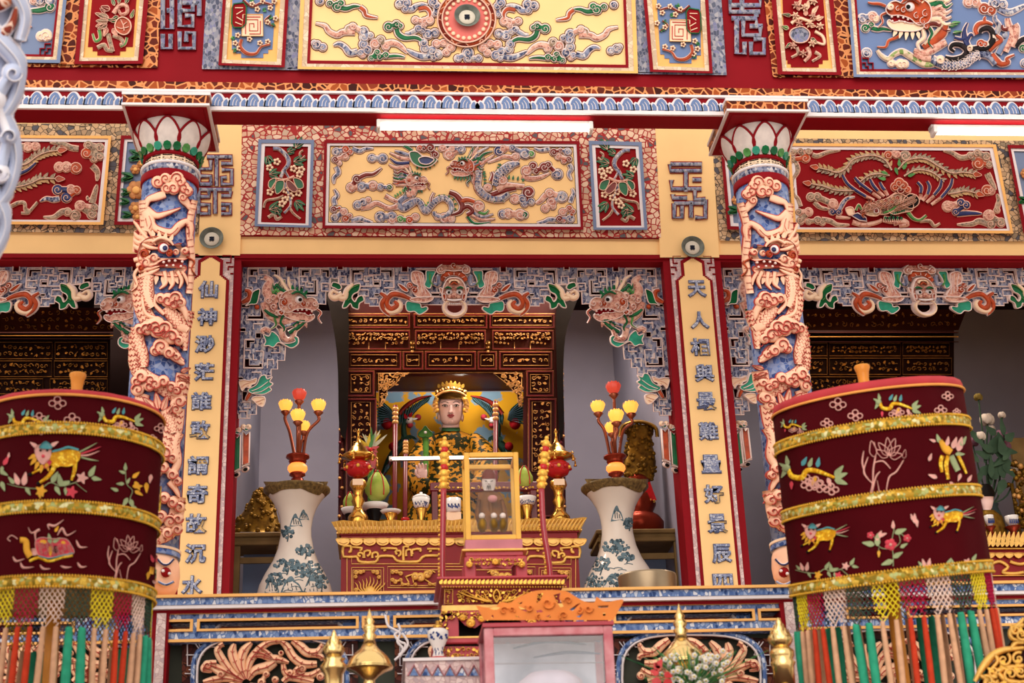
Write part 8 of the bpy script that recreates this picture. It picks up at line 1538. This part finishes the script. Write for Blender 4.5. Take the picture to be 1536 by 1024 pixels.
def em_turtle(b, c):
    b.op(c('300,530 350,490 450,500 560,500 610,560 630,620 560,640 420,660 330,640'), 'EMR', .007, 'EMP', .8)
    for i in range(26): x, y = 320+(i*47) % 290, 540+(i*29) % 100; q = c([(x, y)])[0]; b.rib([(q[0]+2*math.cos(k*PI/3), q[1]+2*math.sin(k*PI/3)) for k in range(6)], .7, .006, .01, 'EMP', True, 1)
    b.rib(c('250,690 330,660 420,690 520,660 620,640'), 26/c.k, 0, .008, 'YSQ', n=5); b.rib(c('330,645 420,665 540,640 625,620'), 14/c.k, .004, .01, 'EMT', n=5)
    b.rib(c('170,510 220,520 230,600 260,650'), [50/c.k, 56/c.k, 60/c.k], 0, .009, 'EMY', n=4); b.rib(c('290,580 300,640'), 50/c.k, 0, .009, 'EMP', n=1); b.rib(c('150,500 100,470 65,500 90,520'), 1.6, 0, .006, 'EMP', n=3)
    for p_ in ('310,540 300,450 340,420 270,450 240,400', '420,420 410,380 460,390 500,370 545,335', '490,470 530,410 570,470 650,430', '650,510 680,570 745,570', '660,700 690,740 740,735', '110,650 140,690 210,670', '175,700 200,745 290,740', '340,720 370,755 430,755', '515,730 560,745 610,740'): b.rib(c(p_), [6/c.k, 22/c.k, 16/c.k, 4/c.k], 0, .007, 'EMP', n=4)
    em_spray(b, c, [(430, 540, -100, 90, 'EMG'), (400, 530, 190, 80, 'EMY'), (450, 530, -30, 80, 'EMG'), (430, 560, 90, 90, 'EMY'), (470, 440, -60, 60, 'EMY'), (520, 530, 0, 60, 'EMY')])
def em_roses(b, c):
    b.rib(c('790,600 790,520 780,430 800,330'), 1.4, 0, .005, 'EMG', n=4); b.rib(c('780,480 700,470 660,400 640,390'), 1.3, 0, .005, 'EMG', n=4); b.rib(c('800,470 840,430 830,370 880,400'), 1.3, 0, .005, 'EMG', n=4); b.rib(c('690,470 690,530'), 1.2, 0, .005, 'EMG', n=2)
    em_spray(b, c, [(660, 450, 190, 90, 'EMG'), (670, 420, -60, 80, 'EMP'), (690, 390, -20, 60, 'EMP'), (800, 370, -20, 90, 'EMG'), (790, 560, 160, 90, 'EMG'), (790, 540, -30, 80, 'EMG'), (840, 470, -30, 60, 'EMG'), (690, 490, 90, 50, 'EMY'), (680, 460, -90, 90, 'EMG'), (790, 340, -90, 60, 'EMP')])
    for x, y, r in ((772, 450, 40), (632, 385, 24), (888, 405, 26)):
        q = c([(x, y)])[0]
        for k in range(5): b.disc(q[0]+r*.6/c.k*math.cos(k*1.257), q[1]+r*.6/c.k*math.sin(k*1.257), r*.55/c.k, 0, .007, 'EMR', 9)
        b.disc(q[0], q[1], r*.3/c.k, .004, .01, 'EMP', 8)
def parasol(axis_uv, bands, edge_uv, Y, label, knob, figs, lean=0, sx=0, sy=0):
    X = P(*axis_uv, Y).x; a = P(*axis_uv, Y); R = abs(edge_uv[0]-edge_uv[1])*.955*mpp(axis_uv[0], axis_uv[1], Y)
    for _ in range(3): zf = lambda v, u: cyl(X, Y, R)(u, v, 0).z
    f = cyl(X, Y, R); zt_, zp, z1, z2, z3 = [f(u, v, 0).z for u, v in bands]
    def bd(b, nm, par):
        for v in b.v: v.z += sx*(v.x-X)+sy*(v.y-Y+R)
        return b.build(nm, par)
    t = thing('parasol', label, 'parasol', (X, Y, -3.2), 'embroidered ceremonial parasols')
    cone = lambda a_, j: .006*math.sin(a_*23)
    b = B(); b.lathe(X, Y, [(R, z3-.012), (R, z3), (R, z2), (R, z1), (R, zp)], 'VEL', 96, lob=lambda a_, j: (.004+.004*(j < 2))*math.sin(a_*17+j)); bd(b, 'velvet_drum', t)
    b = B(); b.lathe(X, Y, [(R*1.002, zp-.003), (R*.998, zp+(zt_-zp)*.6), (R*.985, zt_), (R*.6, zt_+.012), (.02, zt_+.02)], 'VTOP', 72, lob=cone); bd(b, 'satin_top', t)
    def ring(z, r, m, w, nm, wav=.0): b = B(); pts = [Vector((X+(R+.004)*math.cos(2*PI*i/96), Y+(R+.004)*math.sin(2*PI*i/96), z+wav*math.sin(i*.9))) for i in range(97)]; b.tube(pts, w, m, 8, 1); return bd(b, nm, t)
    ring(zp, R, 'PIP', .0055, 'piping')
    hh = .02
    for z in (z1, z2, z3):
        b = B(); b.lathe(X, Y, [(R+.002, z-hh), (R+.007, z-hh), (R+.009, z), (R+.007, z+hh), (R+.002, z+hh)], 'SEQ', 96, lob=lambda a_, j: .004*math.sin(a_*31)); bd(b, 'sequin_band', t)
        for s in (-1, 1):
            b = B()
            for i in range(210): an = 2*PI*i/210; b.lathe(X+(R+.009)*math.cos(an), Y+(R+.009)*math.sin(an), [(.0001, -.006), (.0052, 0), (.0001, .006)], 'GO2', 5, z+s*hh)
            o = bd(b, 'beaded_edge', t)
    N = 24; Hn = .15
    for g_ in range(N):
        m, tm = (('NETY', 'TB'), ('NETM', 'TR'), ('NETW', 'TB'), ('NETG', 'TG'))[g_ % 4]; a0, a1 = 2*PI*g_/N, 2*PI*(g_+1)/N; da = a1-a0; zt4 = z3-hh
        mp_ = lambda x, y, d: Vector((X+(R-.004+d)*math.cos(a0+da*x), Y+(R-.004+d)*math.sin(a0+da*x), zt4-Hn*y)); b = B(mp_)
        lim = lambda x: .66+.34*(1-abs(((x*2) % 1)*2-1))
        nn = 5
        for i in range(-nn, nn*2):
            for s in (1, -1):
                pts = []
                for j in range(13):
                    y = j/12; x = i/nn+s*y*1.15+(0 if s > 0 else 0)
                    if -.02 <= x <= 1.02 and y <= lim(min(.999, max(0, x))): pts.append((x, y))
                if len(pts) > 1: b.rib([pts[0], pts[-1]], .036, 0, .003, m, n=1)
        no = bd(b, 'net', t)
        for q in (.25, .75):
            an = a0+da*q; cx, cy = X+(R-.004)*math.cos(an), Y+(R-.004)*math.sin(an); zt5 = zt4-Hn*.97; sw = .012*math.sin(g_*5+q*9); b = B(); L = .36 if tm != 'TG' else .33; w = .0115 if tm != 'TG' else .017
            pts = [(cx, cy, zt5+.006), (cx, cy, zt5-.01), (cx+sw*.3, cy, zt5-L*.4), (cx+sw, cy, zt5-L)]; b.tube(pts, [w*.55, w*.8, w, w*.95], tm, 9, 3); b.lathe(cx, cy, [(w*.5, -.012), (w*.8, -.004), (w*.5, .006)], tm, 9, zt5); bd(b, 'tassel', no)
    b = B(); b.tube([(X, Y, -3.2), (X+lean*.5, Y, -.6), (X+lean, Y, zt_+.012)], .026, 'BAM', 16, 1); b.build('pole', t)
    b = B(); kv = P(*knob, Y).z; b.lathe(X, Y, [(.026, zt_+.01), (.024, kv-.09), (.022, kv-.05), (.026, kv-.02), (.033, kv), (.031, kv+.006), (.001, kv+.008)], 'BAM', 24); b.build('knob', t)
    for fn, c, nm in figs: b = B(f); fn(b, c); b.build(nm+'_embroidery', t)
E1, E2, F1, F2 = Cr(0, 560, 5.688), Cr(0, 720, 5.688), Cr(1160, 560, 4.8), Cr(1170, 720, 4.655)
cl3 = lambda pts: (lambda b, c: [em_cloud(b, c, x, y, s) for x, y, s in pts])
def em_leaves(b, c): em_spray(b, c, [(1070, 830, -90, 70, 'EMG'), (1070, 850, 200, 60, 'EMG'), (1130, 890, -40, 80, 'EMY'), (1060, 940, 180, 70, 'EMG'), (1080, 940, -60, 60, 'EMG'), (1150, 920, 60, 90, 'EMY'), (1130, 960, 0, 90, 'EMY'), (1010, 1000, 200, 70, 'EMG'), (1150, 1000, 30, 80, 'EMY'), (1090, 1060, 120, 90, 'EMG'), (1110, 1070, 70, 90, 'EMG'), (1150, 1130, 80, 60, 'EMG'), (1290, 860, 100, 80, 'EMP'), (1250, 930, 90, 90, 'EMY')]); b.rib(c('1070,820 1080,940 1130,1000 1110,1070 1150,1150'), 1.2, 0, .005, 'EMG', n=4); b.rib(c('1385,960 1380,1060 1385,1120 1370,1180'), [30/5.7, 34/5.7, 24/5.7, 10/5.7], 0, .006, 'YSQ', n=4)
def em_side(b, c): b.rib(c('1290,800 1300,740'), 40/c.k, 0, .006, 'EMY', n=1); em_spray(b, c, [(1330, 700, -60, 70, 'EMR'), (1310, 700, -110, 70, 'EMR'), (1330, 760, 60, 90, 'EMG'), (1270, 780, 100, 70, 'EMY'), (1300, 860, 20, 70, 'EMP'), (1350, 800, 80, 70, 'EMY')])
parasol((101, 760), ((101, 583), (101, 592), (101, 642), (101, 760), (101, 872)), (244, 101), -3.4, 'dark red velvet parasol with gold bands and coloured tassels at the left edge', (117, 563),
    [(em_qilin, E1, 'qilin'), (em_vine, E1, 'vine'), (em_dragon, E1, 'dragon'), (em_dragon, Cr(-130, 565, 5.9), 'dragon'), (cl3(((490, 255, 50), (335, 385, 42), (615, 395, 46), (1370, 470, 36), (1300, 555, 26))), E1, 'cloud'), (em_leaves, E1, 'flower'), (em_turtle, E2, 'turtle'), (em_lotus, E2, 'lotus'), (em_side, E2, 'bird'), (lambda b, c: em_spray(b, c, [(30, 780, -60, 90, 'EMR'), (20, 790, 100, 70, 'EMG'), (0, 830, 30, 80, 'EMG'), (70, 720, -80, 50, 'EMP'), (10, 920, 70, 90, 'EMG')]), E1, 'flower')], -.03, 0, .056)
def em_dancer(b, c):
    for p_, w in (('1220,590 1205,640 1215,710', 30), ('1260,590 1245,660 1260,760', 32), ('1330,590 1360,650 1390,720', 24)): b.rib(c(p_), [w/c.k, w/c.k, w*.7/c.k], 0, .007, 'YSQ', n=4)
    b.rib(c('1280,590 1300,640 1330,700'), [40/c.k, 44/c.k, 40/c.k], 0, .006, 'EMG', n=3); b.rib(c('1200,480 1240,540 1280,570'), [30/c.k, 60/c.k, 50/c.k], 0, .007, 'EMY', n=3)
    em_spray(b, c, [(1200, 500, -110, 70, 'EMG'), (1170, 490, -160, 50, 'EMP'), (1250, 520, -80, 70, 'EMP'), (1290, 540, -70, 90, 'EMP'), (1330, 560, -75, 110, 'EMP'), (1350, 520, -60, 80, 'EMG'), (1270, 780, 40, 50, 'EMP'), (1180, 750, 200, 70, 'EMP'), (1400, 780, -60, 60, 'EMP'), (1120, 630, -70, 60, 'EMP'), (1350, 720, 110, 60, 'EMP'), (1310, 580, 0, 70, 'EMG')])
parasol((1318, 740), ((1335, 566), (1335, 580), (1340, 633), (1340, 741), (1340, 860)), (1465, 1318), -3.4, 'dark red velvet parasol with gold bands and coloured tassels at the right', (1291, 551),
    [(em_dragon, Cr(1161, 539, 5.55), 'dragon'), (em_dragon, Cr(954, 610, 3.86), 'dragon'), (em_dragon, Cr(1086.6, 599.5, 9.9), 'dragon'), (em_lotus, Cr(1089, 551.5, 4.5), 'lotus'), (em_qilin, Cr(1367, 693, 8.86), 'qilin'), (em_vine, Cr(1369, 738, 8.5), 'vine'), (em_qilin, Cr(1172, 716, 8.4), 'qilin'), (em_vine, Cr(1186, 744, 8.5), 'vine'), (em_roses, F2, 'rose'), (em_dancer, F1, 'dancing_beast'),
     (cl3(((465, 225, 40), (590, 305, 36), (385, 360, 30), (1205, 265, 30), (1255, 165, 28), (1320, 275, 18), (245, 765, 30), (330, 820, 36))), F1, 'cloud'), (lambda b, c: em_spray(b, c, [(940, 300, -90, 70, 'EMP'), (930, 280, -110, 50, 'EMP'), (950, 270, 80, 60, 'EMP')]), F2, 'butterfly')], 0, .095, .166)
# ------------------------------------------------------------------ side bays: dark carved screens, right altar, flowers
paint('LDK', 'near_black_lacquer', '1d0a08', .5); paint('LDK2', 'dark_brown_lacquer', '33130d', .5)
MATS['GDK'] = paint('GDK', 'tarnished_gilding', '9a6a30', .42, .4, var=.35, scale=30)
def dark_screen(label, T, x0, x1, rows, canopy, Y, xe=None):
    t = thing('carved_screen', label, 'screen', P(*T([((x0+x1)/2, 900)])[0], Y)); q = pl(Y)
    b = B(q); b.poly(T([(x0, canopy[0]), (x1, canopy[0]), (x1, 1500), (x0, 1500)]), -.08, 0, 'LDK'); b.build('screen_board', t)
    a = T([(x0, canopy[0]), (xe or x1+30, canopy[0]), (x1+20, canopy[1]), (x0, canopy[1])]); b = B(); f = [P(*a[0], Y-.35), P(*a[1], Y-.35), P(*a[2], Y-.1), P(*a[3], Y-.1)]; b.add(f, [(0, 1, 2, 3)], 'LDK2', False)
    b.mp = lambda u, v, d: P(u, v, Y-.35+.25*min(1, max(0, (v-a[0][1])/(a[3][1]-a[0][1])))-d)
    carved(b, x0, canopy[0]+6, x1+20, canopy[1]-6, T, 'GDK', .02, 91, .8, False); b.build('canopy', t)
    b = B(q)
    for y, w in ((canopy[1]+10, 2), (canopy[1]+28, 2.6), (canopy[1]+50, 1.6)): b.rib(T([(x0, y), (x1+20, y)]), w, -.02, .06, 'LDK2' if w < 2.4 else 'GDK', n=1, smooth=False)
    b.build('moulding', t)
    for i, (xa, xb_, ya, yb) in enumerate(rows):
        b = B(q); r = T([(xa, ya), (xb_, ya), (xb_, yb), (xa, yb)]); b.rib(r, 1.4, 0, .02, 'GDK', True, 1, smooth=False); carved(b, xa+14, ya+12, xb_-14, yb-12, T, 'GDK', .03, 95+i, 1.1, False); b.build('carved_panel', t)
    return t
T8 = Cr(0, 380, 4.655)
dark_screen('dark carved wooden screen behind the left parasol', T8, -500, 770, [(-300, 365, 620, 735), (385, 750, 620, 735), (-300, 360, 750, 860), (380, 750, 750, 860), (-300, 300, 875, 980), (350, 750, 875, 980)], (380, 545), 1.0)
T9 = Cr(1000, 380, 2.866)
dark_screen('dark carved wooden screen behind the right parasol', T9, 560, 1235, [(560, 690, 385, 440), (700, 1005, 385, 440), (1015, 1215, 385, 440), (560, 690, 450, 520), (700, 1005, 450, 520), (1015, 1225, 450, 520), (600, 990, 530, 600), (1010, 1200, 530, 600)], (240, 330), 1.3, 1290)
b = B(); p = P(150, 600, 1.4); b.box(-2.62, -1.57, 1.4, 1.45, FLZ, 3.5, 'LDK'); o = b.build('dark_curtain', loc=(-2.1, 1.4, FLZ)); settag(o, 'black hanging curtain between the left screen and the left dragon column', 'curtain')
# right altar
Yr = .5; zA = P(1510, 822, Yr).z; x0 = P(1476, 840, Yr).x
t = thing('altar_table', 'red and gold altar table at the right edge behind the right parasol', 'table', (x0+.6, Yr, FLZ))
b = B(); b.box(x0-.5, x0+1.2, Yr, Yr+.44, FLZ, zA, 'R2'); b.build('table_body', t)
b = B(pl(Yr)); 
for i in range(20): b.leaf(1440+i*7, 820, 24, 8, -80, 'GB', .05, None)
for i in range(12): x = 1430+i*14; b.op([(x-6.5, 829), (x+6.5, 829), (x+6, 833), (x, 837), (x-6, 833)], 'GB', .02, 'GB', .6, 2)
b.rib([(1420, 823), (1600, 822)], 3, 0, .03, 'GB', n=1); b.rib([(1420, 864), (1600, 862)], 2, 0, .02, 'GB', n=1)
for p_ in ('1488,845 1500,842 1512,850 1504,858 1520,860 1536,858', '1515,842 1530,846 1545,842', '1440,850 1460,845 1475,855'): b.rib(pp(p_), 5, 0, .02, 'GB', n=4)
b.build('gilded_apron', t)
zr = P(1510, 800, Yr).z; b = B(); b.box(x0-.5, x0+1.2, Yr+.03, Yr+.44, zA, zr, 'R2'); b.build('table_top', t)
def at_r(u, Y): return Vector((P(u, 800, Y).x, Y, zr))
t = thing('figurine', 'small figure with black hat and gold robe on the right altar', 'figurine', at_r(1478, .66)); Kf = Cr(1400, 580, 3.2)
b = B(); loft(b, [(Kf([(x, y)])[0][1], Kf([(x, y)])[0][0], h/3.2, h/3.2*.0036, 0) for y, x, h in ((590, 265, 26), (620, 270, 60), (680, 275, 76), (740, 280, 84))], .66, 'GST', 18); b.build('robe', t)
b = B(); loft(b, [(Kf([(x, y)])[0][1], Kf([(x, y)])[0][0], h/3.2, h/3.2*.0042, 0) for y, x, h in ((520, 255, 34), (550, 257, 32), (580, 258, 24), (595, 258, 14))], .66, 'SK', 16); b.build('head', t)
b = B(); loft(b, [(Kf([(x, y)])[0][1], Kf([(x, y)])[0][0], h/3.2, h/3.2*.0042, 0) for y, x, h in ((525, 260, 36), (505, 258, 38), (480, 252, 30), (465, 250, 16))], .66, 'K', 16); b.disc(0, 0, 0, 0, 0, 'K') if 0 else None; b.build('hat', t)
def cup_r(u, v0, hw, hh, Y, label):
    p = at_r(u, Y); k = mpp(u, v0, Y); z1 = P(u, v0, Y).z; t = thing('offering_cup', label, 'cup', p); b = B(); b.lathe(p.x, Y, [(hw*.5*k, z1-hh*k), (hw*.95*k, z1-hh*.5*k), (hw*k, z1), (hw*.9*k, z1), (.001, z1-hh*.8*k)], 'WPC', 22); b.mp = cyl(p.x, Y, hw*k)
    for i in range(5): b.rib([(u-hw*.6+i*hw*.3, v0+hh*.25), (u-hw*.55+i*hw*.3, v0+hh*.7)], 1.8, -.004, .002, 'INK2', n=1)
    b.build('cup_body', t); b = B(); b.lathe(p.x, Y, [(hw*.9*k, zr), (hw*.4*k, (zr+z1-hh*k)/2), (hw*1.2*k, z1-hh*k-.004), (.001, z1-hh*k)], 'CUR', 20); b.build('stand', t)
cup_r(1487, 773, 7, 16, .56, 'blue and white cup in front of the small hatted figure'); cup_r(1521, 774, 10, 15, .6, 'blue and white cup at the right edge of the photo')
t = thing('lotus_bouquet', 'tall bouquet of lotus buds and pale flowers beside the right parasol', 'bouquet', at_r(1492, .85)); base = at_r(1492, .85); rn = random.Random(3); Y = .85
paint('YB', 'green_yellow_bud', '7d6a34', .6); paint('PW', 'cream_petals', 'd6c6b6', .6); paint('PV', 'mauve_petals', '8a5f72', .6); paint('DLF', 'dark_leaves', '3a4f3c', .5, var=.3); paint('VSD', 'dark_vase', '2f3a3a', .3)
b = B(); b.lathe(base.x, Y, [(.05, zr), (.09, zr+.1), (.07, zr+.22), (.05, zr+.28), (.06, zr+.3)], 'VSD', 22); b.build('vase', t)
for x, y, r, m in ((217, 60, 9, 'YB'), (330, 145, 8, 'PW'), (260, 175, 15, 'PW'), (228, 250, 11, 'PW'), (330, 250, 14, 'PV'), (345, 300, 13, 'PV'), (190, 280, 12, 'PV'), (280, 210, 8, 'PW'), (395, 410, 7, 'PW'), (320, 420, 8, 'PW')):
    u, v = Kf([(x, y)])[0]; c = P(u, v, Y+rn.uniform(-.08, .08)); k = mpp(u, v, Y); b = B(); r *= .95
    for j in range(9): a = j*.7; L = r*k; d = Vector((math.cos(a)*.6, math.sin(a)*.6, .55+.3*(j % 3))).normalized(); b.ball(c+d*L*.55, L*.42, m, 7, sz=1.3)
    b.build('flower', t); b = B(); b.tube([c, (c+base)/2+Vector((rn.uniform(-.03, .03), 0, .1)), base+Vector((0, 0, .3))], .006, 'DLF', 6); b.build('stem', t)
b = B(pl(Y-.06))
for i in range(30): b.leaf(rn.uniform(1468, 1512), rn.uniform(650, 720), rn.uniform(18, 34), rn.uniform(8, 14), rn.uniform(0, 360), 'DLF', rn.uniform(.01, .08), None)
b.build('leaves', t)
t = thing('gilded_tree', 'dark gilded ornament tree at the right edge behind the cup', 'ornament', at_r(1530, .84)); b = B(); rn = random.Random(9); p0 = at_r(1530, .84); b.tube([p0, p0+Vector((0, 0, .45))], .014, 'GST', 8, 1)
for i in range(90): u, v = rn.gauss(1531, 9), rn.uniform(692, 790); b.ball(P(u, v, .84+rn.uniform(-.08, .08)), rn.uniform(.012, .022), 'GST' if i % 3 else 'GD', 6)
b.build('branches', t)
p = P(1530, 655, 1.3); t = thing('wooden_plaque', 'plain brown wooden plaque at the right edge beside the flowers', 'plaque', (p.x+.1, 1.3, FLZ)); b = B(); b.box(P(1517, 670, 1.3).x, p.x+.4, 1.3, 1.34, FLZ, P(1517, 656, 1.3).z, 'WD', .008); b.build('board', t)
# the tied white cord hanging on the balustrade
t = thing('white_cord', 'knotted white cord hanging on the balustrade beside the porcelain oil lamp', 'cord', P(600, 990, YL-.03)); b = B(); Yk = YL-.04
for pts in ('578,922 582,938 592,944 600,950 596,962 604,972 600,985', '597,935 600,945 592,952 600,962 608,966 604,978 592,990', '604,950 612,964 606,976 598,982'): b.tube([P(u, v, Yk) for u, v in pp(pts)], .006, 'WW', 7, 5)
b.build('strand', t)
